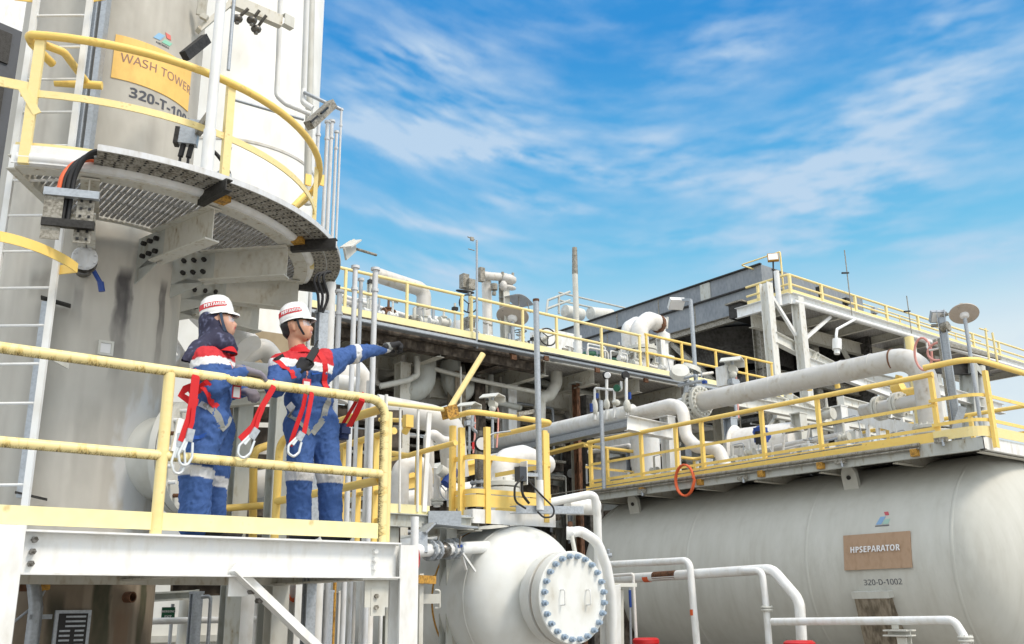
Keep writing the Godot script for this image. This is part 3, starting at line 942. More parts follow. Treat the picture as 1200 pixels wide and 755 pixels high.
func white_column() -> void:  # column put in to fill the pale area right of the tower
	var c := Vector3(5.45, 0, -13.98)
	var t := thing("white_column", "broad white column filling in the pale area beside the wash tower", "column", c)
	part(t, "shell", mb().lathe(c, Vector3.UP, [Vector2(1.35, 0), Vector2(1.35, 16.0), Vector2(1.1, 16.4), Vector2(0, 16.7)], 72), mat(Color(0.9, 0.9, 0.88), 0.6, M.paint, Vector3(0.3, 0.12, 0.3)))
	part(t, "seam", mb().lathe(c + Vector3(0, 8.7, 0), Vector3.UP, [Vector2(1.35, 0), Vector2(1.362, 0.01), Vector2(1.362, 0.05), Vector2(1.35, 0.06)], 72), M.lagging)

const SC := Vector3(17.0, 2.61, 0)   # axis of the big separator, along z
const SR := 1.85

func on_separator(deg: float, z: float, r: float) -> Callable:   # deg up from the level of the axis on the near (west) side; flat x runs towards +z
	return func(p: Vector3):
		var a := deg_to_rad(deg) + p.y / SR
		return Vector3(SC.x - (r + p.z) * cos(a), SC.y + (r + p.z) * sin(a), z + p.x)

func separator() -> void:
	var z0 := -16.2
	var z1 := -7.85
	var t := thing("separator_vessel", "huge horizontal beige vessel with a brown HPSEPARATOR plate", "vessel", Vector3(SC.x, 0.7, (z0 + z1) / 2))
	var prof := []
	for k in 13:
		var a := PI / 2 * k / 12.0
		prof.append(Vector2(SR * sin(a), -0.95 * cos(a)))
	for k in range(12, -1, -1):
		var a := PI / 2 * k / 12.0
		prof.append(Vector2(SR * sin(a), (z1 - z0) + 0.95 * cos(a)))
	part(t, "shell", mb().lathe(Vector3(SC.x, SC.y, z0), Vector3(0, 0, 1), prof, 96), M.shell)
	for z in [z0 + 0.05, -13.4, -10.6, z1 - 0.05]:
		part(t, "seam", mb().lathe(Vector3(SC.x, SC.y, z), Vector3(0, 0, 1), [Vector2(SR - 0.01, -0.05), Vector2(SR + 0.008, -0.02), Vector2(SR + 0.008, 0.02), Vector2(SR - 0.01, 0.05)], 96), M.shell)
	for z in [-15.35, -9.92]:
		var at := on_separator(49.0, z, SR - 0.03)
		var lug := mb()
		var p: Vector3 = at.call(Vector3(0, 0, 0))
		lug.box(p + Vector3(-0.03, 0.13, 0), Vector3(0.08, 0.34, 0.3), Basis(Vector3(0, 0, 1), deg_to_rad(12)))
		lug.lathe(p + Vector3(-0.1, 0.27, 0), Vector3(1, 0.35, 0), [Vector2(0, 0), Vector2(0.14, 0), Vector2(0.14, 0.08), Vector2(0, 0.08)], 20)
		var l := part(t, "lifting_lug", lug, M.shell)
		part(l, "hole", mb().lathe(p + Vector3(-0.112, 0.2, 0), Vector3(1, 0.35, 0), [Vector2(0, 0), Vector2(0.04, 0), Vector2(0.04, 0.02)], 14), M.dark_steel)
	# saddles
	for e in [[-9.35, M.concrete], [-15.6, M.dark_concrete]]:
		var s := part(t, "saddle", mb().extrude(PackedVector2Array([Vector2(-1.5, 0), Vector2(1.5, 0), Vector2(1.92, 2.1), Vector2(1.78, 2.1), Vector2(1.6, 1.68), Vector2(1.15, 1.15), Vector2(0.6, 0.95), Vector2(0, 0.88), Vector2(-0.6, 0.95), Vector2(-1.15, 1.15), Vector2(-1.6, 1.68), Vector2(-1.78, 2.1), Vector2(-1.95, 2.1)]), Vector3(SC.x, 0, e[0] - 0.3), Vector3(SC.x, 0, e[0] + 0.3)), e[1])
		part(s, "saddle_cap", mb().box(Vector3(SC.x - 1.86, 2.15, e[0]), Vector3(0.2, 0.11, 0.68), Basis(Vector3(0, 0, 1), 0.1)), M.shell)
	# name plate
	var a := on_separator(7.0, -9.2, SR + 0.02)
	var s := thing("separator_plate", "brown HPSEPARATOR name plate on the side of the beige vessel", "sign", (a.call(Vector3(0, -0.3, 0)) as Vector3))
	part(s, "plate", flat([Vector2(-0.62, -0.28), Vector2(0.62, -0.28), Vector2(0.62, 0.3), Vector2(-0.62, 0.3)], a, 0.02), mat(Color(0.68, 0.57, 0.47), 0.75, M.paint, Vector3(1.2, 0.6, 1.2)))
	part(s, "lettering", mb().text("HPSEPARATOR", 0.1, on_separator(8.4, -9.22, SR + 0.041), 0.004, false, 800, 1.0), M.sign_white)
	part(s, "number", mb().text("320-D-1002", 0.092, on_separator(-8.2, -9.16, SR + 0.003), 0.003, false, 500, 1.1), M.faded_ink)
	var lg := on_separator(24.5, -9.1, SR + 0.003)
	for l in [["logo_blue", [Vector2(-0.13, -0.1), Vector2(-0.03, -0.1), Vector2(0.04, 0.04), Vector2(-0.06, 0.04)], Color(0.5, 0.65, 0.8)], ["logo_green", [Vector2(-0.01, -0.1), Vector2(0.1, -0.1), Vector2(0.13, -0.01), Vector2(0.03, -0.01)], Color(0.62, 0.75, 0.7)], ["logo_red", [Vector2(0.03, 0.06), Vector2(0.1, 0.06), Vector2(0.07, 0.13), Vector2(-0.01, 0.13)], Color(0.75, 0.35, 0.38)], ["logo_line", [Vector2(-0.14, -0.135), Vector2(0.12, -0.135), Vector2(0.12, -0.115), Vector2(-0.14, -0.115)], Color(0.4, 0.4, 0.42)]]:
		part(s, l[0], flat(l[1], lg, 0.003), mat(l[2], 0.6))
	# deck over it
	var y := 4.5
	var d := thing("separator_deck", "steel deck lying over the beige separator vessel", "platform", Vector3(17, 4.3, -11.5))
	part(d, "edge_beam", mb().channel(Vector3(15.2, y - 0.1, -16.5), Vector3(15.2, y - 0.1, -7.17), 0.2, 0.08), M.grey)
	part(d, "edge_beam", mb().channel(Vector3(15.2, y - 0.1, -7.17), Vector3(19.2, y - 0.1, -7.17), 0.2, 0.08), M.white)
	part(d, "edge_beam", mb().channel(Vector3(19.2, y - 0.1, -16.5), Vector3(15.2, y - 0.1, -16.5), 0.2, 0.08), M.grey)
	part(d, "deck_plate", mb().box(Vector3(17.2, y - 0.015, -11.85), Vector3(3.9, 0.03, 9.2)), M.grating)
	var z := -16.0
	while z < -7.2:
		part(d, "cross_beam", mb().hbeam(Vector3(15.3, y - 0.13, z), Vector3(19.1, y - 0.13, z), 0.2, 0.1), M.beam)
		z += 1.45
	part(d, "leg", mb().hbeam(Vector3(19.0, 0, -7.4), Vector3(19.0, y - 0.2, -7.4), 0.2, 0.2, Vector3(0, 0, 1)), M.grey)
	part(d, "leg", mb().hbeam(Vector3(19.0, 0, -16.2), Vector3(19.0, y - 0.2, -16.2), 0.2, 0.2, Vector3(0, 0, 1)), M.grey)
	var w := thing("separator_guard_rail", "yellow guard rail along the near edge of the separator deck", "railing", Vector3(15.2, y, -12))
	railing(w, [Vector3(15.22, y, -16.2), Vector3(15.22, y, -7.85)], 1.13, 0.045, M.yellow, [Vector3(15.24, y, -16.15), Vector3(15.24, y, -14.55), Vector3(15.24, y, -13.55), Vector3(15.24, y, -12.85), Vector3(15.24, y, -11.35), Vector3(15.24, y, -10.1), Vector3(15.24, y, -7.9)], [0.62, 0.24], [], 0.16, M.yellow, Vector2(0.07, 0.07))
	var w2 := thing("corner_guard_rail", "yellow guard rail bending round the near right corner of the separator deck", "railing", Vector3(15.6, y, -7.2))
	railing(w2, [Vector3(15.16, y, -7.95), Vector3(15.16, y, -7.14), Vector3(19.1, y, -7.14)], 1.25, 0.05, M.yellow, [Vector3(15.45, y - 0.15, -7.1), Vector3(17.0, y - 0.15, -7.1)], [0.68, 0.28], [], 0.16, M.pale_yellow, Vector2(0.1, 0.06), false, 0.3)
	var w3 := thing("far_guard_rail", "yellow guard rail along the far side of the separator deck behind the pipes", "railing", Vector3(18.9, y, -12))
	railing(w3, [Vector3(15.3, y, -16.4), Vector3(19.1, y, -16.4), Vector3(19.1, y, -7.3)], 1.1, 0.04, M.yellow, [Vector3(16.0, y, -16.4), Vector3(17.6, y, -16.4), Vector3(19.1, y, -16.4), Vector3(19.1, y, -14.6), Vector3(19.1, y, -12.8), Vector3(19.1, y, -11.0), Vector3(19.1, y, -9.2), Vector3(19.1, y, -7.5)], [0.6], [], 0.14, M.yellow, Vector2(0.07, 0.07))
	var cn := thing("deck_conduit", "grey cable conduit clipped under the near edge of the separator deck", "conduit", Vector3(15.15, y - 0.02, -12))
	part(cn, "conduit_run", mb().tube(Vector3(15.15, y + 0.0, -16.2), Vector3(15.15, y + 0.0, -8.2), 0.035, 10).tube(Vector3(15.14, y - 0.06, -16.2), Vector3(15.14, y - 0.06, -8.2), 0.02, 8), M.tray)
	for zz in [-16.0, -14.5, -12.9, -11.4, -10.1, -8.3]:
		part(cn, "yellow_clip", mb().box(Vector3(15.15, y - 0.12, zz), Vector3(0.09, 0.12, 0.12)), M.ochre)
	# the big overhead line
	var p := thing("overhead_pipe", "thick pale pipe rising over the separator deck and elbowing down into the vessel", "pipe", Vector3(17.0, 4.4, -8.9))
	var px := 17.0
	var py := 6.46
	part(p, "pipe_run", mb().pipe([Vector3(px, py + 0.02, -14.4), Vector3(px, py, -8.92), Vector3(px, 4.4, -8.92)], 0.22, 0.56, 28), M.lagging)
	for zz in [-9.5, -9.95, -10.6, -12.0, -12.3, -12.9, -13.2]:
		part(p, "lagging_seam", mb().lathe(Vector3(px, py + 0.01, zz), Vector3(0, 0, 1), [Vector2(0.22, -0.02), Vector2(0.226, -0.015), Vector2(0.226, 0.015), Vector2(0.22, 0.02)], 28), M.brown if zz == -9.5 else M.lagging)
	part(p, "nozzle_flange", mb().flange(Vector3(px, 4.98, -8.92), Vector3.UP, 0.34, 0.07, 16, 0.025).flange(Vector3(px, 5.08, -8.92), Vector3.UP, 0.34, 0.07, 16, 0.025), M.pale)
	part(p, "flange_pair", mb().flange(Vector3(px, py + 0.02, -14.3), Vector3(0, 0, 1), 0.37, 0.1, 18, 0.032).flange(Vector3(px, py + 0.02, -14.5), Vector3(0, 0, 1), 0.37, 0.1, 18, 0.032), M.pale)
	part(p, "reducer", mb().lathe(Vector3(px, py + 0.02, -14.5), Vector3(0, 0, -1), [Vector2(0.2, 0), Vector2(0.2, 0.15), Vector2(0.17, 0.5), Vector2(0.17, 3.5)], 24), M.pipe)
	part(p, "far_run", mb().pipe([Vector3(px, py, -17.9), Vector3(px, py, -23.0)], 0.17, 0, 24), M.pipe)

func small_vessel() -> void:
	var c := Vector3(7.5, 2.11, 0)
	var t := thing("white_vessel", "white horizontal vessel whose round bolted end cover faces the viewer", "vessel", Vector3(7.5, 1.2, -11))
	var R := 0.84
	var prof := [Vector2(R, -6.0)]
	prof.append(Vector2(R, -0.0))
	for k in 11:
		var a := PI / 2 * (1.0 - k / 14.0)
		prof.append(Vector2(R * sin(a), 0.46 * cos(a)))
	prof.append(Vector2(0.42, 0.46))
	prof.append(Vector2(0.42, 0.6))
	part(t, "shell", mb().lathe(Vector3(c.x, c.y, -9.2), Vector3(0, 0, 1), prof, 72), M.vessel)
	part(t, "seam", mb().lathe(Vector3(c.x, c.y, -9.24), Vector3(0, 0, 1), [Vector2(R, -0.02), Vector2(R + 0.006, -0.012), Vector2(R + 0.006, 0.012), Vector2(R, 0.02)], 72), M.vessel)
	part(t, "seam", mb().lathe(Vector3(c.x, c.y, -9.85), Vector3(0, 0, 1), [Vector2(R, -0.02), Vector2(R + 0.006, -0.012), Vector2(R + 0.006, 0.012), Vector2(R, 0.02)], 72), M.ochre)
	part(t, "neck_flange", mb().lathe(Vector3(c.x, c.y, -8.62), Vector3(0, 0, 1), [Vector2(0.4, -0.1), Vector2(0.46, 0), Vector2(0.5, 0.0), Vector2(0.5, 0.13), Vector2(0.4, 0.13)], 48), M.vessel)
	part(t, "gasket", mb().lathe(Vector3(c.x, c.y, -8.48), Vector3(0, 0, 1), [Vector2(0.46, -0.02), Vector2(0.46, 0.04)], 48), M.ochre)
	var cov := part(t, "end_cover", mb().lathe(Vector3(c.x, c.y, -8.45), Vector3(0, 0, 1), [Vector2(0.49, 0), Vector2(0.5, 0.01), Vector2(0.5, 0.14), Vector2(0.49, 0.15), Vector2(0, 0.15)], 64), M.vessel)
	for k in 24:
		var a := TAU * (k + 0.5) / 24
		var p := Vector3(c.x + 0.445 * cos(a), c.y + 0.445 * sin(a), -8.32)
		part(cov, "bolt", mb().tube(p, p + Vector3(0, 0, 0.055), 0.034, 6).tube(p + Vector3(0, 0, 0.05), p + Vector3(0, 0, 0.09), 0.019, 8), M.bolt_blue)
	for s in [-1.0, 1.0]:
		var h := c + Vector3(0.19 * s, 0, -8.3)
		part(cov, "handle", mb().pipe([h + Vector3(0, 0.08, 0), h + Vector3(0.0, 0.08, 0.07), h + Vector3(0.0, -0.08, 0.07), h + Vector3(0, -0.08, 0)], 0.008, 0.02, 6), M.white)
	var at := func(p: Vector3): return Vector3(c.x - (R + 0.002 + p.z) * cos(0.28 + p.y / R), c.y + (R + 0.002 + p.z) * sin(0.28 + p.y / R), -9.9 + p.x)
	part(t, "target_mark", flat([Vector2(-0.06, -0.05), Vector2(0.0, -0.05), Vector2(0.0, 0.0), Vector2(-0.06, 0.0)], at, 0.002), M.ink)
	part(t, "target_mark", flat([Vector2(0.0, 0.0), Vector2(0.06, 0.0), Vector2(0.06, 0.05), Vector2(0.0, 0.05)], at, 0.002), M.ink)
	part(t, "saddle", mb().extrude(PackedVector2Array([Vector2(-0.75, 0), Vector2(0.75, 0), Vector2(0.85, 1.75), Vector2(0.6, 1.5), Vector2(0, 1.2), Vector2(-0.6, 1.5), Vector2(-0.85, 1.78)]), Vector3(c.x, 0, -10.9), Vector3(c.x, 0, -10.6)), M.concrete)
	# davit arm that carries the cover
	var dv := thing("davit_arm", "curved white davit pipe arching over the bolted vessel end", "davit", Vector3(8.228, 2.114, -8.460))
	part(dv, "arm", mb().pipe([Vector3(7.593, 2.819, -8.435), Vector3(7.749, 2.854, -8.431), Vector3(7.995, 2.735, -8.412), Vector3(8.167, 2.450, -8.449), Vector3(8.272, 2.114, -8.491), Vector3(8.335, 1.590, -8.573)], 0.06, 0.3, 14), M.white)
	part(dv, "knob", mb().tube(Vector3(7.563, 2.820, -8.460), Vector3(7.616, 2.819, -8.417), 0.075, 14), M.white)
	part(dv, "eye_bolt", mb().tube(Vector3(7.579, 2.787, -8.392), Vector3(7.573, 2.595, -8.336), 0.025, 8), M.pale)
	part(dv, "hook", mb().tube(Vector3(7.589, 2.847, -8.428), Vector3(7.606, 2.945, -8.444), 0.03, 8), M.rust)

func pipe_rack_deck() -> void:
	var y := 8.6
	var zf := -19.2
	var t := thing("rack_platform", "long raised steel platform with yellow rails crossing the middle of the plant", "platform", Vector3(18, 8.2, -21))
	part(t, "dark_edge", mb().box(Vector3(12.2, 8.42, zf + 0.04), Vector3(8.4, 0.3, 0.16)), M.dark_concrete)
	part(t, "edge_beam", mb().channel(Vector3(27.2, 8.45, zf + 0.1), Vector3(16.4, 8.45, zf + 0.1), 0.26, 0.1), M.white_worn)
	part(t, "deck_slab", mb().box(Vector3(17.6, 8.5, -22.5), Vector3(19.2, 0.14, 6.5)), M.grating)
	part(t, "toe_board", mb().band([Vector3(8.0, 8.68, zf + 0.05), Vector3(27.0, 8.68, zf + 0.05)], 0.01, 0.17), M.toe)
	part(t, "dark_rib", mb().bar(Vector3(8.0, 8.2, zf - 0.15), Vector3(16.5, 8.2, zf - 0.15), 0.3, 0.3), M.dark_concrete)
	part(t, "inner_beam", mb().hbeam(Vector3(8.0, 8.25, -21.5), Vector3(27.0, 8.25, -21.5), 0.35, 0.2), M.beam)
	part(t, "inner_beam", mb().hbeam(Vector3(8.0, 8.25, -23.5), Vector3(27.0, 8.25, -23.5), 0.35, 0.2), M.beam)
	var k := 0
	for x in [9.6, 11.4, 13.2, 15.0, 16.6, 18.4, 20.2, 22.0, 23.8, 25.6]:
		part(t, "cross_beam", mb().hbeam(Vector3(x, 8.2, zf - 0.05), Vector3(x, 8.2, -25.5), 0.42, 0.22), M.dark_concrete if k == 3 else M.beam)
		k += 1
	for e in [[10.6, -20.6, M.dark_concrete], [14.5, -20.4, M.concrete], [15.3, -20.6, M.dark_concrete], [19.0, -20.6, M.beam], [21.6, -19.8, M.dark_concrete], [25.4, -20.6, M.beam], [14.0, -25.0, M.beam], [18.0, -25.0, M.beam], [22.0, -25.0, M.beam]]:
		part(t, "column", mb().hbeam(Vector3(e[0], 0, e[1]), Vector3(e[0], 8.0, e[1]), 0.36, 0.34, Vector3(0, 0, 1), 0.03, 0.03), e[2])
	var r := thing("rack_guard_rail", "long pale yellow guard rail on the left half of the raised steel platform", "railing", Vector3(15, y, zf))
	railing(r, [Vector3(8.2, y, zf), Vector3(13.85, y, zf)], 1.1, 0.04, M.pale_yellow, [Vector3(9.0, y, zf), Vector3(10.45, y, zf), Vector3(12.15, y, zf), Vector3(13.8, y, zf)], [], [0.6], 0.0)
	var r2 := thing("rack_guard_rail", "long pale yellow guard rail between the twin gate posts and the pale pump pipes", "railing", Vector3(18, y, zf))
	railing(r2, [Vector3(14.05, y, zf), Vector3(20.3, y, zf)], 1.1, 0.04, M.pale_yellow, [Vector3(14.1, y, zf), Vector3(15.8, y, zf), Vector3(17.0, y, zf), Vector3(18.7, y, zf), Vector3(20.25, y, zf)], [], [0.6], 0.0)
	var r3 := thing("rack_guard_rail", "yellow guard rail on the right end of the raised platform before the dark cooler legs", "railing", Vector3(23, y, zf))
	railing(r3, [Vector3(20.5, y, zf), Vector3(26.6, y, zf)], 1.18, 0.04, M.yellow, [Vector3(20.55, y, zf), Vector3(22.1, y, zf), Vector3(23.7, y, zf), Vector3(25.2, y, zf), Vector3(26.55, y, zf)], [], [0.62], 0.0)
	var c := thing("edge_tray", "thin grey cable tray running along the front edge of the raised platform", "cable tray", Vector3(17, 8.36, -19))
	part(c, "tray_floor", mb().bar(Vector3(8.2, 8.36, zf + 0.28), Vector3(25.6, 8.36, zf + 0.28), 0.25, 0.01), M.galv)
	part(c, "tray_side", mb().bar(Vector3(8.2, 8.39, zf + 0.4), Vector3(25.6, 8.39, zf + 0.4), 0.01, 0.08), M.galv)
	part(c, "black_cable", mb().tube(Vector3(14.0, 8.44, zf + 0.42), Vector3(22.0, 8.44, zf + 0.42), 0.025, 8), M.rubber)

func cooler() -> void:
	# the grey plenum of an air cooler, up on dark legs
	var x := 29.5
	var z0 := -40.0
	var z1 := -21.7
	var t := thing("cooler_plenum", "long grey sheet metal plenum box on dark steel legs against the sky", "air cooler", Vector3(33, 12.9, -30))
	part(t, "lower_casing", mb().box(Vector3(x + 3.6, 13.35, (z0 + z1) / 2), Vector3(7.2, 0.86, z1 - z0)), M.box_grey)
	part(t, "upper_casing", mb().box(Vector3(x + 3.5, 14.2, (z0 + z1) / 2 + 0.12), Vector3(6.9, 0.78, z1 - z0 + 0.3)), M.box_grey)
	part(t, "top_edge", mb().bar(Vector3(x + 0.0, 14.6, z0), Vector3(x + 0.0, 14.6, z1 + 0.3), 0.12, 0.05), M.dark_steel)
	part(t, "middle_edge", mb().bar(Vector3(x - 0.03, 13.8, z0), Vector3(x - 0.03, 13.8, z1), 0.14, 0.06), M.dark_steel)
	part(t, "middle_edge", mb().bar(Vector3(x, 13.8, z1 + 0.02), Vector3(x + 7.2, 13.8, z1 + 0.02), 0.14, 0.06), M.dark_steel)
	part(t, "panel_door", mb().box(Vector3(x + 0.03, 14.2, -24.2), Vector3(0.06, 0.7, 0.5)), M.grey)
	part(t, "bottom_beam", mb().hbeam(Vector3(x + 0.1, 12.78, z0), Vector3(x + 0.1, 12.78, z1), 0.26, 0.2), M.tray)
	part(t, "bottom_beam", mb().hbeam(Vector3(x, 12.78, z1), Vector3(x + 7.2, 12.78, z1), 0.26, 0.2), M.tray)
	for zz in [-24.8, -27.4, -29.9, -32.6, -35.2]:
		part(t, "panel_seam", mb().box(Vector3(x - 0.005, 13.36, zz), Vector3(0.02, 0.8, 0.05)), M.tray)
		part(t, "panel_seam", mb().box(Vector3(x + 0.045, 14.2, zz + 0.6), Vector3(0.02, 0.72, 0.05)), M.tray)
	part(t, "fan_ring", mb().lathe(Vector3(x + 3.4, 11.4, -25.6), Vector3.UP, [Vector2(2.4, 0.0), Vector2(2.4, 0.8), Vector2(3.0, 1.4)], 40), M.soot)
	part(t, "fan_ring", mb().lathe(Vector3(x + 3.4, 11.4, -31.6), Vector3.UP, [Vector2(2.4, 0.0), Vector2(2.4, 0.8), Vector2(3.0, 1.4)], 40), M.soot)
	for e in [[0.2, z1 - 0.2], [3.6, z1 - 0.2], [0.2, -26.5], [0.2, -32.0], [0.2, -37.5], [6.8, z1 - 0.2], [6.8, -30.0]]:
		part(t, "leg", mb().hbeam(Vector3(x + e[0], 0, e[1]), Vector3(x + e[0], 12.7, e[1]), 0.36, 0.36, Vector3(0, 0, 1), 0.03, 0.03), M.tray)
	part(t, "brace", mb().bar(Vector3(x + 0.2, 9.5, -23.2), Vector3(x + 0.2, 12.5, -26.3), 0.2, 0.2), M.tray)
	part(t, "brace", mb().bar(Vector3(x + 0.2, 12.4, -26.8), Vector3(x + 0.2, 9.4, -30), 0.2, 0.2), M.tray)
	part(t, "girt", mb().hbeam(Vector3(x + 0.2, 10.4, z1), Vector3(x + 0.2, 10.4, -32), 0.35, 0.2), M.soot)
	part(t, "girt", mb().hbeam(Vector3(x, 10.4, z1), Vector3(x + 7, 10.4, z1), 0.35, 0.2), M.tray)
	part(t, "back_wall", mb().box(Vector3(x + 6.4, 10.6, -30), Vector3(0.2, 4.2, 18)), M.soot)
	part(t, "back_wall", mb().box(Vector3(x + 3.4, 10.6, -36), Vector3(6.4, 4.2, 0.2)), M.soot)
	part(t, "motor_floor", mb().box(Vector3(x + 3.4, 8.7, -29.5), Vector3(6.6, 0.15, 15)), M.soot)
	for i in 4:
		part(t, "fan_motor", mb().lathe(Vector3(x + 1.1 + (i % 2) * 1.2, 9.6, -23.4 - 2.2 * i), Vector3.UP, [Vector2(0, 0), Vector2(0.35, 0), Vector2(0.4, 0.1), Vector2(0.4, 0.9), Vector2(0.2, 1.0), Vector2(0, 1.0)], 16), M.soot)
	# the walkway to its right, seen from below
	var zf := -19.6
	var y := 12.75
	var w := thing("cooler_walkway", "white steel walkway high on the right with yellow rails against the sky", "platform", Vector3(36, 12.3, -20.5))
	part(w, "edge_beam", mb().channel(Vector3(48.0, y - 0.2, zf), Vector3(28.6, y - 0.2, zf), 0.4, 0.15), M.white)
	part(w, "edge_beam", mb().channel(Vector3(28.6, y - 0.2, zf), Vector3(28.6, y - 0.2, -22), 0.4, 0.15), M.white)
	part(w, "drip_pipe", mb().tube(Vector3(28.5, y - 0.38, zf + 0.2), Vector3(47.0, y - 0.38, zf + 0.2), 0.08, 10), M.white)
	part(w, "deck_plate", mb().box(Vector3(38.2, y - 0.05, -20.7), Vector3(19.2, 0.08, 2.2)), M.grating)
	for i in 9:
		part(w, "joist", mb().hbeam(Vector3(29.5 + 2.2 * i, y - 0.25, zf), Vector3(29.5 + 2.2 * i, y - 0.25, -21.8), 0.3, 0.15), M.beam)
	part(w, "inner_beam", mb().hbeam(Vector3(28.6, y - 0.6, -21.4), Vector3(46, y - 0.6, -21.4), 0.5, 0.25), M.beam)
	for e in [[27.35, -19.7, 12.9], [28.85, -19.5, 12.6], [36.5, -19.6, 12.4], [40.0, -20.5, 12.3], [43.0, -20.5, 12.3]]:
		part(w, "column", mb().hbeam(Vector3(e[0], 0, e[1]), Vector3(e[0], e[2], e[1]), 0.34, 0.32, Vector3(0, 0, 1), 0.03, 0.03), M.white_worn)
	part(w, "brace", mb().bar(Vector3(27.5, 12.4, -19.6), Vector3(28.7, 11.2, -19.6), 0.1, 0.12), M.white)
	part(w, "brace", mb().bar(Vector3(29.0, 11.0, -19.6), Vector3(31.0, 12.3, -19.6), 0.1, 0.12), M.white)
	part(w, "girt", mb().hbeam(Vector3(27.4, 10.9, -19.6), Vector3(33.5, 10.4, -20.4), 0.4, 0.25), M.white_worn)
	part(w, "girt", mb().hbeam(Vector3(28.9, 10.3, -19.6), Vector3(37.0, 9.6, -19.6), 0.35, 0.22), M.white)
	var r := thing("walkway_guard_rail", "slim yellow guard rail edging the high walkway on the right", "railing", Vector3(36, y, zf))
	railing(r, [Vector3(28.6, y, -21.5), Vector3(28.6, y, zf), Vector3(47.5, y, zf)], 0.72, 0.045, M.pale_yellow, [Vector3(28.65, y, -21), Vector3(28.65, y, zf), Vector3(30.6, y, zf), Vector3(32.8, y, zf), Vector3(35.0, y, zf), Vector3(37.4, y, zf), Vector3(39.6, y, zf), Vector3(42.0, y, zf), Vector3(44.4, y, zf)], [], [0.36], 0.16, M.pale_yellow, Vector2(0.11, 0.08))
	var r2 := thing("walkway_back_rail", "thin rear hand rail standing behind the high walkway against the sky", "railing", Vector3(36, y, -21.8))
	railing(r2, [Vector3(28.8, y, -20.0), Vector3(28.8, y, -21.8), Vector3(47.5, y, -21.8)], 1.75, 0.03, M.pale_yellow, [Vector3(28.8, y, -20.0), Vector3(30.6, y, -21.8), Vector3(35.0, y, -21.8), Vector3(40.0, y, -21.8), Vector3(45.0, y, -21.8)], [], [], 0.0, null, Vector2(0.05, 0.05))
	var b := thing("walkway_plant", "dark low tube bundle housing behind the slim yellow walkway rail", "housing", Vector3(38, y, -22.6))
	part(b, "casing", mb().box(Vector3(37.5, y + 0.12, -22.4), Vector3(17.0, 0.55, 0.6)), M.dark_steel)
	part(b, "lid", mb().box(Vector3(37.5, y + 0.43, -22.4), Vector3(17.2, 0.06, 0.8)), M.tray)

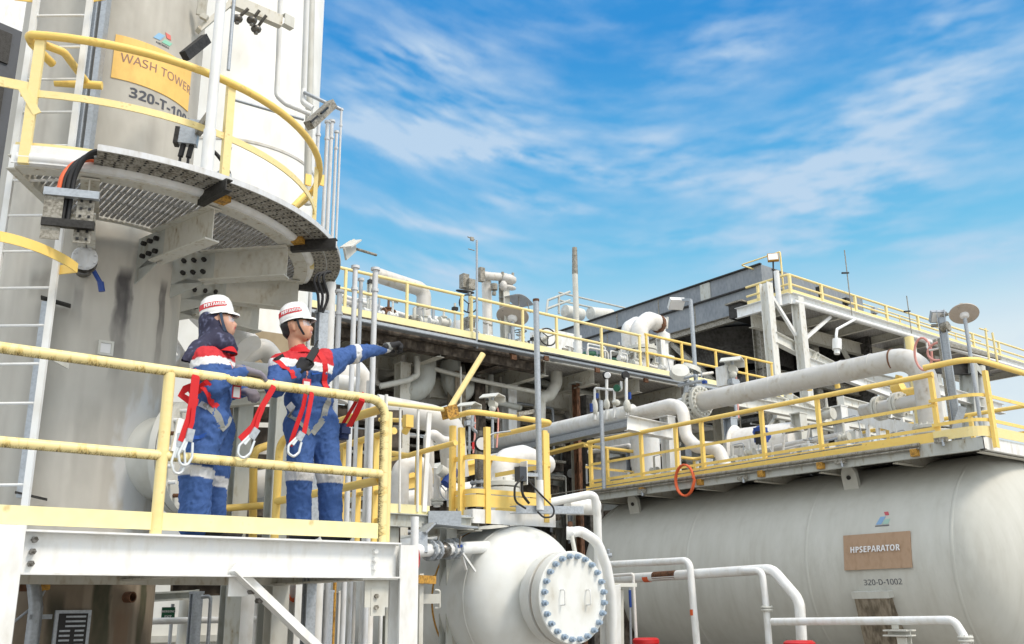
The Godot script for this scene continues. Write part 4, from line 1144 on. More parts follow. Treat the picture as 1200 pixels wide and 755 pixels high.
func front_platform() -> void:
	var y := 2.49
	var z := -6.45
	var t := thing("front_platform", "white steel beam platform in the foreground that the two workers stand on", "platform", Vector3(2.2, 2.2, -7.2))
	part(t, "front_beam", mb().channel(Vector3(4.02, 2.355, z), Vector3(-0.6, 2.355, z), 0.26, 0.09, Vector3.UP, 0.012), M.white)
	part(t, "deck_plate", mb().box(Vector3(1.65, 2.487, -7.45), Vector3(4.5, 0.012, 1.96)), M.galv)
	part(t, "rear_beam", mb().channel(Vector3(-0.6, 2.345, -8.35), Vector3(4.1, 2.345, -8.35), 0.24, 0.09), M.beam)
	part(t, "side_beam", mb().hbeam(Vector3(3.98, 2.345, z - 0.1), Vector3(3.98, 2.345, -8.4), 0.24, 0.14), M.beam)
	for x in [0.4, 1.5, 2.65]:
		part(t, "joist", mb().hbeam(Vector3(x, 2.36, z - 0.1), Vector3(x, 2.36, -8.35), 0.22, 0.11), M.beam)
	part(t, "column", mb().hbeam(Vector3(4.1, 0, z + 0.0), Vector3(4.1, 2.47, z + 0.0), 0.16, 0.16, Vector3(0, 0, 1), 0.016), M.white)
	part(t, "column", mb().hbeam(Vector3(1.3, 0, z + 0.1), Vector3(1.3, 2.5, z + 0.1), 0.18, 0.17, Vector3(0, 0, 1), 0.016), M.white)
	part(t, "column", mb().hbeam(Vector3(3.98, 0, -8.35), Vector3(3.98, 2.22, -8.35), 0.16, 0.16, Vector3(0, 0, 1), 0.016), M.pale)
	part(t, "knee_brace", mb().angle(Vector3(2.7, 2.26, z + 0.03), Vector3(3.95, 1.24, z + 0.03), 0.1, 0.08, Vector3(0, 0, 1)), M.white)
	part(t, "brace_plate", mb().box(Vector3(2.78, 2.18, z + 0.02), Vector3(0.14, 0.16, 0.012)), M.white)
	var bolts := [Vector3(1.475, 2.43, z + 0.02), Vector3(1.472, 2.36, z + 0.02), Vector3(1.47, 2.29, z + 0.02), Vector3(3.83, 2.42, z + 0.02), Vector3(3.83, 2.36, z + 0.02), Vector3(3.83, 2.3, z + 0.02), Vector3(2.86, 2.13, z + 0.05), Vector3(2.92, 2.07, z + 0.05)]
	for b in bolts:
		part(t, "bolt", mb().tube(b - Vector3(0, 0, 0.03), b + Vector3(0, 0, 0.028), 0.019, 6), M.white if b.x > 3 else M.steel)
	part(t, "corner_bracket", mb().box(Vector3(3.85, 2.22, z + 0.01), Vector3(0.3, 0.012, 0.14)).box(Vector3(3.86, 2.12, z + 0.01), Vector3(0.2, 0.2, 0.01)), M.pale)
	var r := thing("front_guard_rail", "yellow pipe guard rail in the foreground with red webbing hooked over it", "railing", Vector3(2.2, y, z))
	var rr := 0.036
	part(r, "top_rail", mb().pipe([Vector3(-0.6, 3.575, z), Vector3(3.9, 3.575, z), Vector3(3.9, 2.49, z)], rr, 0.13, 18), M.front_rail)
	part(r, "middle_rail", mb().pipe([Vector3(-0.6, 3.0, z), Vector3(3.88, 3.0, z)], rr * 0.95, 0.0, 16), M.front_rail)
	part(r, "post", mb().tube(Vector3(2.2, 2.48, z), Vector3(2.2, 3.56, z), rr * 1.05, 16), M.pale_yellow)
	part(r, "post", mb().tube(Vector3(0.5, 2.48, z), Vector3(0.5, 3.56, z), rr * 1.05, 16), M.pale_yellow)
	part(r, "post", mb().tube(Vector3(3.965, 2.48, z - 0.06), Vector3(3.965, 3.5, z - 0.06), rr, 16), M.pale_yellow)
	part(r, "toe_board", mb().box(Vector3(1.65, 2.572, z + 0.005), Vector3(4.42, 0.112, 0.01)), M.toe)
	var e := thing("side_guard_rail", "yellow pipe guard rail closing the right end of the workers' platform", "railing", Vector3(3.9, y, -7.3))
	part(e, "top_rail", mb().pipe([Vector3(3.9, 3.52, z - 0.05), Vector3(3.9, 3.52, -8.3), Vector3(3.9, 2.49, -8.3)], rr, 0.13, 16), M.yellow)
	part(e, "middle_rail", mb().tube(Vector3(3.9, 2.96, z - 0.05), Vector3(3.9, 2.96, -8.3), rr * 0.95, 16), M.yellow)

func middle_platform() -> void:
	var y := 3.12
	var z := -9.15
	var t := thing("vessel_platform", "small white steel platform with yellow rails above the white vessel", "platform", Vector3(7.3, 2.95, -9.8))
	part(t, "fascia", mb().box(Vector3(7.37, 3.03, z), Vector3(1.26, 0.16, 0.012)), M.white)
	part(t, "fascia", mb().box(Vector3(6.74, 3.03, z - 0.6), Vector3(0.012, 0.16, 1.2)), M.white)
	part(t, "deck_plate", mb().box(Vector3(7.37, 3.1, z - 0.62), Vector3(1.25, 0.02, 1.2)), M.galv)
	part(t, "underside_beam", mb().hbeam(Vector3(6.9, 2.93, z - 0.1), Vector3(6.9, 2.93, z - 1.2), 0.12, 0.1), M.beam)
	part(t, "leg", mb().hbeam(Vector3(6.75, 0, z - 0.5), Vector3(6.75, 2.94, z - 0.5), 0.15, 0.15, Vector3(0, 0, 1)), M.grey)
	part(t, "leg", mb().hbeam(Vector3(7.9, 0, z - 1.2), Vector3(7.9, 2.94, z - 1.2), 0.15, 0.15, Vector3(0, 0, 1)), M.grey)
	var r := thing("vessel_guard_rail", "yellow guard rail closed round the small platform above the white vessel", "railing", Vector3(7.3, y, -9.8))
	railing(r, [Vector3(6.74, y, z - 0.45), Vector3(6.74, y, z), Vector3(8.0, y, z), Vector3(8.0, y, z - 1.2)], 1.13, 0.034, M.yellow, [Vector3(6.72, y - 0.1, z - 0.38), Vector3(6.72, y - 0.15, z - 0.2), Vector3(6.95, y - 0.15, z), Vector3(7.85, y - 0.1, z), Vector3(7.98, y - 0.1, z - 0.12)], [0.6, 0.2], [], 0.14, M.yellow, Vector2(0.07, 0.05))
	# walkway that joins it from the left
	var w := thing("link_walkway", "yellow edged walkway between the workers' platform and the small vessel platform", "platform", Vector3(5.8, 2.9, -9.8))
	part(w, "deck_plate", mb().box(Vector3(5.75, 3.0, -9.9), Vector3(1.7, 0.03, 1.8)), M.galv)
	part(w, "toe_board", mb().box(Vector3(5.75, 3.04, -8.98), Vector3(0.55, 0.1, 0.01)), M.toe)
	part(w, "edge_beam", mb().channel(Vector3(6.6, 2.92, -9.0), Vector3(4.9, 2.92, -9.0), 0.14, 0.06), M.grey)
	part(w, "edge_beam", mb().channel(Vector3(4.9, 2.92, -9.0), Vector3(4.9, 2.92, -10.8), 0.14, 0.06), M.grey)
	part(w, "leg", mb().hbeam(Vector3(5.6, 0, -9.1), Vector3(5.6, 2.86, -9.1), 0.14, 0.14, Vector3(0, 0, 1)), M.grey)
	var wr := thing("link_guard_rail", "yellow pipe rail with white flat posts and a clamp holding a slanting bar", "railing", Vector3(5.9, 3.0, -9.0))
	part(wr, "top_rail", mb().tube(Vector3(5.290, 4.160, -8.950), Vector3(6.267, 4.178, -8.950), 0.026, 12), M.pale_yellow)
	part(wr, "clamp", mb().box(Vector3(6.267, 4.158, -8.950), Vector3(0.16, 0.14, 0.12), Basis(Vector3(0, 0, 1), 0.3)), M.ochre)
	part(wr, "slanting_bar", mb().tube(Vector3(6.243, 4.165, -8.950), Vector3(6.707, 4.898, -8.900), 0.036, 12), M.pale_yellow)
	part(wr, "post", mb().bar(Vector3(6.001, 4.122, -8.970), Vector3(5.950, 3.022, -8.970), 0.055, 0.02, Vector3(0, 0, 1)), M.white)
	part(wr, "post", mb().tube(Vector3(5.852, 4.143, -8.970), Vector3(5.861, 3.018, -8.970), 0.016, 8), M.white)
	part(wr, "post", mb().tube(Vector3(5.617, 4.135, -8.970), Vector3(5.634, 3.006, -8.970), 0.014, 8), M.white)
	var sr := thing("side_walk_rail", "yellow rail with broad posts receding behind the thin poles right of the man", "railing", Vector3(4.9, 2.6, -8.4))
	part(sr, "top_rail", mb().tube(Vector3(4.900, 3.636, -9.102), Vector3(4.900, 3.654, -7.924), 0.034, 12), M.yellow)
	part(sr, "middle_rail", mb().tube(Vector3(4.900, 3.127, -8.988), Vector3(4.900, 3.092, -8.007), 0.025, 12), M.yellow)
	for u in [Vector3(4.900, 3.627, -8.901), Vector3(4.900, 3.631, -8.604), Vector3(4.900, 3.645, -8.272)]:
		part(sr, "post", mb().box(u + Vector3(0, -0.52, 0), Vector3(0.06, 1.05, 0.07)), M.yellow)
	part(sr, "toe_board", mb().bar(Vector3(4.900, 2.756, -8.959), Vector3(4.900, 2.796, -7.993), 0.012, 0.12), M.yellow)
	var br := thing("pipe_guard_rail", "yellow rail slanting up behind the white inverted U pipe", "railing", Vector3(6.2, 3.0, -9.3))
	part(br, "top_rail", mb().pipe([Vector3(5.900, 3.749, -9.661), Vector3(5.900, 3.666, -9.239), Vector3(5.900, 3.685, -8.313)], 0.03, 0.05, 12), M.yellow)
	part(br, "middle_rail", mb().tube(Vector3(5.900, 3.667, -10.139), Vector3(5.900, 3.663, -9.292), 0.022, 10), M.yellow)
	part(br, "post", mb().box(Vector3(5.900, 3.254, -9.019), Vector3(0.06, 0.85, 0.05)), M.yellow)
	part(br, "end_lug", mb().box(Vector3(5.900, 4.057, -9.252), Vector3(0.1, 0.14, 0.08)).tube(Vector3(5.900, 3.998, -9.250), Vector3(5.900, 3.939, -9.320), 0.04, 10).tube(Vector3(5.900, 4.173, -9.872), Vector3(5.900, 4.067, -9.253), 0.025, 8), M.yellow)
	var fr := thing("far_link_rail", "yellow rail running left behind the man's legs, bent down at its end", "railing", Vector3(4.3, 2.5, -9.0))
	part(fr, "top_rail", mb().pipe([Vector3(4.135, 2.625, -9.282), Vector3(3.983, 3.531, -9.061), Vector3(4.178, 3.611, -9.141)], 0.04, 0.1, 12), M.yellow)
	part(fr, "post", mb().box(Vector3(4.221, 3.256, -8.840), Vector3(0.07, 1.1, 0.05)), M.yellow)
	part(fr, "middle_rail", mb().tube(Vector3(3.728, 2.954, -9.084), Vector3(4.387, 3.025, -8.928), 0.034, 10).tube(Vector3(4.387, 3.025, -8.928), Vector3(4.718, 3.154, -9.015), 0.03, 10), M.yellow)
	part(fr, "lower_rail", mb().tube(Vector3(3.527, 2.892, -9.135), Vector3(3.728, 2.954, -9.084), 0.03, 10), M.yellow)

func upright(called: String, label: String, category: String, p: Vector3, y0: float, y1: float, r: float, m: Material, group := "", cap := 0.0) -> Node3D:
	var t := thing(called, label, category, Vector3(p.x, y0, p.z), group)
	part(t, "shaft", mb().tube(Vector3(p.x, y0, p.z), Vector3(p.x, y1, p.z), r, 12), m)
	if cap > 0.0:
		part(t, "cap", mb().tube(Vector3(p.x, y1, p.z), Vector3(p.x, y1 + 0.025, p.z), r * 1.7, 12), m)
		part(t, "collar", mb().tube(Vector3(p.x, y1 - 0.22, p.z), Vector3(p.x, y1 - 0.19, p.z), r * 1.4, 10), m)
	return t

func run(called: String, label: String, pts: Array, r: float, m: Material, bend := -1.0, category := "pipe", group := "", flanges := []) -> Node3D:
	var lo: Vector3 = pts[0]
	for p in pts:
		if p.y < lo.y:
			lo = p
	var t := thing(called, label, category, lo, group)
	part(t, "pipe_run", mb().pipe(pts, r, r * 2.2 if bend < 0.0 else bend, 18 if r > 0.08 else 12), m)
	for f in flanges:
		part(t, "flange", mb().flange(f[0], f[1], r * 1.75, r * 0.4 + 0.01, 8).flange(f[0] + (f[1] as Vector3) * (r * 0.5 + 0.012), f[1], r * 1.75, r * 0.4 + 0.01, 8), M.pale)
	return t

func steel(called: String, label: String, a: Vector3, b: Vector3, h: float, w: float, m: Material, up := Vector3.UP, group := "", category := "beam") -> Node3D:
	var t := thing(called, label, category, Vector3(a.x, minf(a.y, b.y), a.z), group)
	part(t, "section", mb().hbeam(a, b, h, w, up, 0.02, 0.016), m)
	var d := (b - a).normalized()
	for e in [a + d * 0.01, b - d * 0.01]:
		part(t, "end_plate", mb().bar(e - d * 0.012, e + d * 0.012, w * 1.15, h * 1.1, up), m)
	return t

func handwheel(c: Vector3, axis: Vector3, r: float) -> MB:
	var m := mb()
	var fr := MB.frame(c, c + axis, Vector3.UP)
	var ring := []
	for k in 21:
		var a := TAU * k / 20.0
		ring.append(c + (fr.x * cos(a) + fr.y * sin(a)) * r)
	m.pipe(ring, r * 0.08, 0.0, 8, false)
	for k in 3:
		var a := TAU * k / 3.0 + 0.4
		m.tube(c, c + (fr.x * cos(a) + fr.y * sin(a)) * r, r * 0.06, 6)
	return m

func valve(label: String, p: Vector3, dir: Vector3, r: float, h: float, m: Material, wheel: Material = null, group := "") -> Node3D:   # a hand valve on a line along dir at p
	var t := thing("gate_valve", label, "valve", p - Vector3(0, r * 1.5, 0), group)
	part(t, "body", mb().lathe(p - dir * r * 1.6, dir, [Vector2(0, 0), Vector2(r * 1.4, 0), Vector2(r * 1.4, r * 0.35), Vector2(r * 0.85, r * 0.45), Vector2(r * 1.15, r * 1.6), Vector2(r * 0.85, r * 2.75), Vector2(r * 1.4, r * 2.85), Vector2(r * 1.4, r * 3.2), Vector2(0, r * 3.2)], 16), m)
	part(t, "bonnet", mb().lathe(p, Vector3.UP, [Vector2(r * 0.7, 0), Vector2(r * 0.7, r * 1.3), Vector2(r * 1.0, r * 1.35), Vector2(r * 1.0, r * 1.65), Vector2(r * 0.35, r * 1.75), Vector2(r * 0.3, h), Vector2(0, h)], 14), m)
	if wheel:
		part(t, "handwheel", handwheel(p + Vector3(0, h, 0), Vector3.UP, r * 1.6), wheel)
	return t

func canopy(called: String, label: String, p: Vector3, s: float, group := "") -> Node3D:   # a transmitter under a bent sheet roof on a stand
	var t := thing(called, label, "instrument", p - Vector3(0, s * 2.6, 0), group)
	var b := Basis(Vector3.UP, 0.5)
	part(t, "roof", mb().box(p + b * Vector3(-s * 0.42, s * 0.02, 0), Vector3(s * 0.55, s * 0.05, s * 0.9), b * Basis(Vector3(0, 0, 1), 0.5)).box(p + b * Vector3(s * 0.2, s * 0.13, 0), Vector3(s * 0.85, s * 0.05, s * 0.9), b).box(p + b * Vector3(s * 0.62, -s * 0.02, 0), Vector3(s * 0.05, s * 0.3, s * 0.9), b), M.pale)
	part(t, "transmitter", mb().tube(p + b * Vector3(-s * 0.1, -s * 0.35, 0), p + b * Vector3(s * 0.3, -s * 0.35, 0), s * 0.2, 12).ball(p + Vector3(0, -s * 0.6, 0), Vector3(s, s, s) * 0.18), M.pale)
	part(t, "manifold", mb().box(p + Vector3(0, -s * 0.95, 0), Vector3(s * 0.5, s * 0.25, s * 0.25)).tube(p + Vector3(-s * 0.3, -s * 1.0, 0), p + Vector3(s * 0.4, -s * 0.9, 0), s * 0.05, 8), M.galv)
	part(t, "stand", mb().tube(p + Vector3(0, s * 0.1, 0), p + Vector3(0, -s * 2.6, 0), s * 0.07, 10), M.galv)
	part(t, "cable", mb().pipe([p + b * Vector3(s * 0.3, -s * 0.3, 0), p + b * Vector3(s * 0.75, -s * 0.45, 0), p + b * Vector3(s * 0.7, -s * 1.5, 0), p + b * Vector3(s * 0.5, -s * 2.5, 0)], s * 0.05, s * 0.3, 8), M.pink)
	return t

func floodlight(t: Node3D, p: Vector3, s: float, yaw: float, tilt: float, m: Material) -> void:
	var b := Basis(Vector3.UP, yaw) * Basis(Vector3(1, 0, 0), tilt)
	var h := part(t, "lamp_head", mb().box(p, Vector3(s, s * 0.8, s * 0.3), b).box(p + b * Vector3(0, 0, -s * 0.22), Vector3(s * 0.6, s * 0.45, s * 0.2), b), m)
	part(h, "lens", mb().box(p + b * Vector3(0, 0, s * 0.155), Vector3(s * 0.86, s * 0.66, 0.01), b), M.sign_white)

func dish_lamp(label: String, foot: Vector3, y: float, r: float, ax := Vector3.UP) -> void:
	var t := thing("dish_lamp", label, "lamp", foot, "dish lamps on poles")
	var c := Vector3(foot.x, y, foot.z)
	part(t, "shaft", mb().tube(foot, c + Vector3(0, 0.05, 0), r * 0.13, 12), M.galv)
	var d := part(t, "reflector", mb().lathe(c, ax, [Vector2(r * 0.15, 0.0), Vector2(r * 0.5, 0.02 * r), Vector2(r, 0.12 * r), Vector2(r, 0.18 * r), Vector2(r * 0.4, 0.32 * r), Vector2(0, 0.35 * r)], 32), mat(Color(0.74, 0.7, 0.66), 0.5, M.paint, Vector3(2, 2, 2)))
	part(d, "lamp_glass", mb().lathe(c, -ax, [Vector2(r * 0.3, -0.1), Vector2(r * 0.32, 0.1 * r), Vector2(r * 0.2, 0.25 * r), Vector2(0, 0.28 * r)], 20), M.sign_white)
	var hoop := []
	for k in 13:
		var a := lerpf(0.1, PI - 0.1, k / 12.0)
		hoop.append(c + Vector3(cos(a) * r * 0.75, 0.25 * r + sin(a) * r * 0.6, 0))
	part(t, "hoop", mb().pipe(hoop, r * 0.04, 0.0, 6), M.tray)

func clutter() -> void:
	behind_people()
	under_platform()
	around_walkway()
	before_separator()
	on_separator_deck()
	on_rack()
	under_rack()
	high_right()
	top_left()
	extras()

func behind_people() -> void:
	# thin poles standing between the two platforms
	var g := "thin white conduits rising right of the man"
	var e := [[Vector3(4.280, 4.069, -7.682), Vector3(4.175, 5.109, -7.506), 0.024, "thin white conduit nearest the man's shoulder, passing in front of his sleeve"], [Vector3(4.531, 4.083, -8.010), Vector3(4.374, 5.125, -7.741), 0.019, "thinnest white conduit, just right of the one crossing the man's sleeve"], [Vector3(4.590, 4.059, -7.838), Vector3(4.435, 5.198, -7.531), 0.027, "white conduit crossing the wrist end of the man's outstretched arm"], [Vector3(4.217, 4.094, -7.857), Vector3(4.158, 4.899, -7.733), 0.026, "white conduit rising directly behind the man's shoulder"]]
	for q in e:
		upright("conduit", q[3], "conduit", q[0], 0.0, (q[1] as Vector3).y, q[2], M.conduit, g, 1.0)
	upright("conduit", "thick white conduit standing beside the black cables and grey duct", "conduit", Vector3(4.291, 4.505, -8.177), 0.0, (Vector3(4.194, 5.099, -8.030)).y, 0.05, M.white, g)
	for q in [[Vector3(4.587, 3.180, -7.906), 0.018, "thin white conduit between the yellow corner post and the broad yellow posts"], [Vector3(5.052, 3.176, -8.337), 0.018, "thin white conduit hidden half behind the yellow corner post"]]:
		upright("conduit", q[2], "conduit", q[0], 0.0, 4.1, q[1], M.white, "short white conduits by the yellow corner post")
	var cd := Vector3(4.001, 4.410, -7.777)
	steel("grey_duct", "grey galvanised steel upright beside the man's head with black cables on top", Vector3(cd.x, 0, cd.z), Vector3(cd.x, (Vector3(3.958, 4.658, -7.718)).y, cd.z), 0.09, 0.09, M.galv, Vector3(0, 0, 1), "", "upright")
	var cb := Vector3(3.933, 4.658, -7.671)
	for k in 3:
		var w := [-0.05, 0.0, 0.06]
		single("drop_cable", mb().pipe([cb + Vector3(0.06 - k * 0.02, 0.34, 0.05), cb + Vector3(w[k] - 0.09, 0.27, 0.06), cb + Vector3(w[k], 0.1, 0.03), cb + Vector3(w[k] * 0.3, -0.05, 0)], 0.013, 0.12, 8), M.rubber, ["black cable drooping from the tray end, curled furthest left", "black cable drooping from the tray end, the middle one", "black cable drooping from the tray end, next to the thick white conduit"][k], "cable", "black cables drooping from the tray end")
	# portal of grey steel behind both workers
	steel("grey_column", "grey steel column standing between the two workers, nearer the woman", Vector3(4.12, 0, -9.7), Vector3(4.12, (Vector3(4.045, 4.152, -9.312)).y, -9.7), 0.16, 0.16, M.grey, Vector3(0, 0, 1), "", "column")
	var c2: Vector3 = Vector3(4.060, 3.387, -8.652)
	steel("grey_column", "broad pale grey steel column beside the man's legs", Vector3(c2.x, 0, c2.z), Vector3(c2.x, (Vector3(3.946, 4.076, -8.483)).y, c2.z), 0.17, 0.17, M.grey, Vector3(0, 0, 1), "", "column")
	var c3: Vector3 = Vector3(4.460, 1.973, -8.866)
	steel("grey_column", "white steel column below the deck between the hose coil and the grey pipe", Vector3(c3.x, 0, c3.z), Vector3(c3.x, 3.6, c3.z), 0.17, 0.17, M.white, Vector3(0, 0, 1), "", "column")
	steel("cross_beam", "white steel cross beam behind the red webbing strap", Vector3(3.899, 4.130, -9.704), Vector3(4.381, 4.147, -9.043), 0.14, 0.1, M.pale)
	run("handrail_pipe", "broad white pipe running level behind the woman's gloved hand", [Vector3(3.497, 4.598, -10.252), Vector3(3.878, 4.489, -9.719), Vector3(4.326, 4.406, -9.256), Vector3(4.980, 4.267, -8.784)], 0.085, M.white, 0.0)
	run("capped_pipe", "fat white capped pipe slanting down beside the woman's face", [Vector3(4.008, 5.451, -10.855), Vector3(4.180, 5.160, -10.560), Vector3(4.359, 4.876, -10.256)], 0.19, M.pipe, 0.0)
	run("elbow_pipe", "grey lagged elbow pipe between the two workers at shoulder height", [Vector3(4.281, 4.696, -10.521), Vector3(4.460, 4.889, -10.438), Vector3(4.619, 4.990, -10.406), Vector3(4.793, 4.840, -10.456), Vector3(4.920, 4.470, -10.494)], 0.12, M.lagging, 0.2)
	run("slant_pipe", "white pipe crossing low left of the woman's shoulder", [Vector3(3.510, 4.863, -10.274), Vector3(3.560, 4.633, -10.054), Vector3(3.501, 4.485, -10.158)], 0.04, M.pipe, 0.05)
	run("goose_pipe", "white lagged goose neck pipe below the man's outstretched arm", [Vector3(5.439, 4.385, -10.109), Vector3(5.499, 4.698, -10.076), Vector3(5.621, 4.799, -10.073), Vector3(5.783, 4.682, -10.121), Vector3(5.892, 4.244, -10.200)], 0.14, M.pipe, 0.2)
	run("far_pipe", "beige pipe passing low behind the woman's shin", [Vector3(4.307, 3.227, -11.056), Vector3(4.820, 3.434, -10.833), Vector3(5.250, 3.532, -10.718)], 0.16, M.lagging, 0.0)
	var w := thing("beige_wall", "beige concrete panel wall behind the man's head", "wall", Vector3(5.596, 4.595, -11.910))
	part(w, "panel", mb().box(Vector3(5.216, 5.112, -11.484), Vector3(1.0, 0.75, 0.12), Basis(Vector3.UP, -0.1)), mat(Color(0.66, 0.6, 0.5), 0.9, M.paint, Vector3(0.5, 0.3, 0.5)))
	part(w, "panel", mb().box(Vector3(5.850, 5.005, -11.417), Vector3(0.6, 0.75, 0.12), Basis(Vector3.UP, -0.1)), M.pale)
	# dark stacked sleepers between the workers
	var st := thing("concrete_stack", "dark weathered concrete beams stacked behind the two workers", "beam stack", Vector3(5.814, 2.843, -12.399))
	for k in 6:
		part(st, "beam", mb().bar(Vector3(4.999, 4.550, -12.407) + Vector3(0, -k * 0.32, 0), Vector3(7.183, 4.580, -11.443) + Vector3(0, -k * 0.32, 0.0), 0.3, 0.24 if k % 2 else 0.16), M.dark_concrete)

func under_platform() -> void:
	run("level_pipe", "white level pipe below the deck, under the steel beam", [Vector3(3.435, 1.916, -10.649), Vector3(4.132, 1.922, -10.354), Vector3(4.960, 1.926, -9.954)], 0.034, M.white, 0.0)
	var sg := thing("safety_sign", "small green EMERGENCY sign fixed below the deck behind the white pipe", "sign", Vector3(3.977, 1.942, -11.006))
	var b := Basis(Vector3.UP, deg_to_rad(-24))
	var sc: Vector3 = Vector3(4.005, 1.995, -11.097)
	part(sg, "panel", mb().box(sc, Vector3(0.14, 0.13, 0.01), b), M.green)
	part(sg, "lettering", mb().text("EMERGENCY", 0.022, func(p: Vector3): return sc + b * (p + Vector3(0, 0.02, 0.006)), 0.003, false, 700, 0.95).text("EXIT", 0.026, func(p: Vector3): return sc + b * (p + Vector3(0, -0.035, 0.006)), 0.003, false, 700), M.sign_white)
	part(sg, "backing_post", mb().tube(sc + Vector3(0.05, -1.5, -0.02), sc + Vector3(0.05, 0.1, -0.02), 0.02, 8), M.galv)
	var list := [[Vector3(3.807, 1.944, -9.804), 0.1, "galv", "galvanised steel upright under the deck left of the thin elbow pipe"], [Vector3(4.299, 1.978, -9.797), 0.17, "white", "white steel upright under the deck right of the thin elbow pipe"], [Vector3(4.916, 1.968, -9.171), 0.1, "galv", "dull galvanised upright under the deck beside the orange tag"], [Vector3(5.228, 1.965, -9.456), 0.07, "white", "slim white upright under the deck left of the brown banded vessel"]]
	for l in list:
		var p: Vector3 = l[0]
		steel("upright", l[3], Vector3(p.x, 0, p.z), Vector3(p.x, 2.2, p.z), l[1], l[1], M[l[2]], Vector3(0, 0, 1), "", "upright")
	for l in [[Vector3(4.385, 2.068, -10.496), 0.045, "beige vertical pipe under the deck beside the white upright"], [Vector3(4.699, 1.974, -10.012), 0.05, "grey vertical pipe left of the orange hose coil"], [Vector3(4.902, 1.972, -10.251), 0.045, "pale vertical pipe behind the orange hose coil"], [Vector3(4.872, 1.970, -9.474), 0.045, "pale vertical pipe left of the orange tag"], [Vector3(4.830, 1.928, -8.185), 0.042, "bright white vertical pipe beside the right column under the deck"]]:
		upright("riser", l[2], "pipe", l[0], 0.0, 2.6, l[1], M.pipe, "risers under the workers' deck")
	run("elbow_riser", "thin galvanised pipe with an elbow under the deck", [Vector3(3.784, 2.144, -9.613), Vector3(3.854, 2.151, -9.554), Vector3(3.873, 1.666, -9.589)], 0.018, M.galv, 0.03)
	upright("valve_riser", "white riser with rusty flange under the deck", "pipe", Vector3(4.144, 1.774, -9.865), 0.0, 1.95, 0.05, M.pipe)
	var hc: Vector3 = Vector3(4.425, 2.227, -8.932)
	var coil := mb()
	for k in 2:
		var ring := []
		for i in 17:
			var a := PI + PI * i / 16.0
			ring.append(hc + Vector3(cos(a) * 0.11, sin(a) * (0.12 + 0.012 * k), 0.03 * k - cos(a) * 0.06))
		coil.pipe(ring, 0.014, 0.0, 8)
	coil.pipe([hc + Vector3(0.03, 0.02, 0.03), hc + Vector3(0.045, -0.06, 0.04), hc + Vector3(-0.02, -0.12, 0.04)], 0.008, 0.05, 6)
	single("hose_coil", coil, M.orange, "orange hose coil hanging under the white steel beam", "hose")
	var tg := thing("tag_post", "white post with an orange tag under the deck", "post", Vector3(4.942, 1.635, -9.410))
	part(tg, "post", mb().box(Vector3(4.916, 1.927, -9.387), Vector3(0.06, 0.75, 0.03)), M.white)
	part(tg, "orange_tag", mb().box(Vector3(4.861, 2.103, -9.298), Vector3(0.055, 0.2, 0.02), Basis(Vector3.UP, -0.3)), M.orange)
	upright("yellow_post", "thin yellow post under the deck beside the galvanised upright", "post", Vector3(5.027, 1.967, -9.216), 0.0, 2.5, 0.018, M.ochre)
	# a further vessel whose lettering shows between the columns
	var vc: Vector3 = Vector3(8.166, 1.689, -13.621)
	var v := thing("far_vessel", "beige vessel with a red brown band glimpsed below the workers' deck", "vessel", vc - Vector3(0, 1.5, 0))
	var vr := 1.3
	var cx := vc.x + 0.9
	part(v, "shell", mb().lathe(Vector3(cx, 1.9, vc.z - 3.0), Vector3(0, 0, 1), [Vector2(0, -0.5), Vector2(vr * 0.7, -0.35), Vector2(vr, 0), Vector2(vr, 5.0), Vector2(vr * 0.7, 5.35), Vector2(0, 5.5)], 64), M.shell)
	var at := func(p: Vector3): return Vector3(cx - (vr + 0.004 + p.z) * cos(p.y / vr), 1.9 + (vr + 0.004 + p.z) * sin(p.y / vr), vc.z + p.x)
	var pl := mb()
	for k in 8:
		var y0 := 0.07 + 0.05 * k
		pl.quad(at.call(Vector3(-1.0, y0, 0)), at.call(Vector3(0.9, y0, 0)), at.call(Vector3(0.9, y0 + 0.05, 0)), at.call(Vector3(-1.0, y0 + 0.05, 0)))
	part(v, "name_band", pl, mat(Color(0.36, 0.17, 0.1), 0.7))
	part(v, "lettering", mb().text("TEST SEP.", 0.2, func(p: Vector3): return at.call(p + Vector3(-0.05, 0.36, 0.004)), 0.004, false, 700, 1.0), M.sign_white)
	part(v, "number", mb().text("320-D-1003", 0.17, func(p: Vector3): return at.call(p + Vector3(0.1, -0.22, 0)), 0.004, false, 600, 1.0), M.ink)
	part(v, "saddle", mb().box(Vector3(cx - 0.5, 0.5, vc.z + 0.5), Vector3(1.0, 1.0, 0.4)), M.concrete)

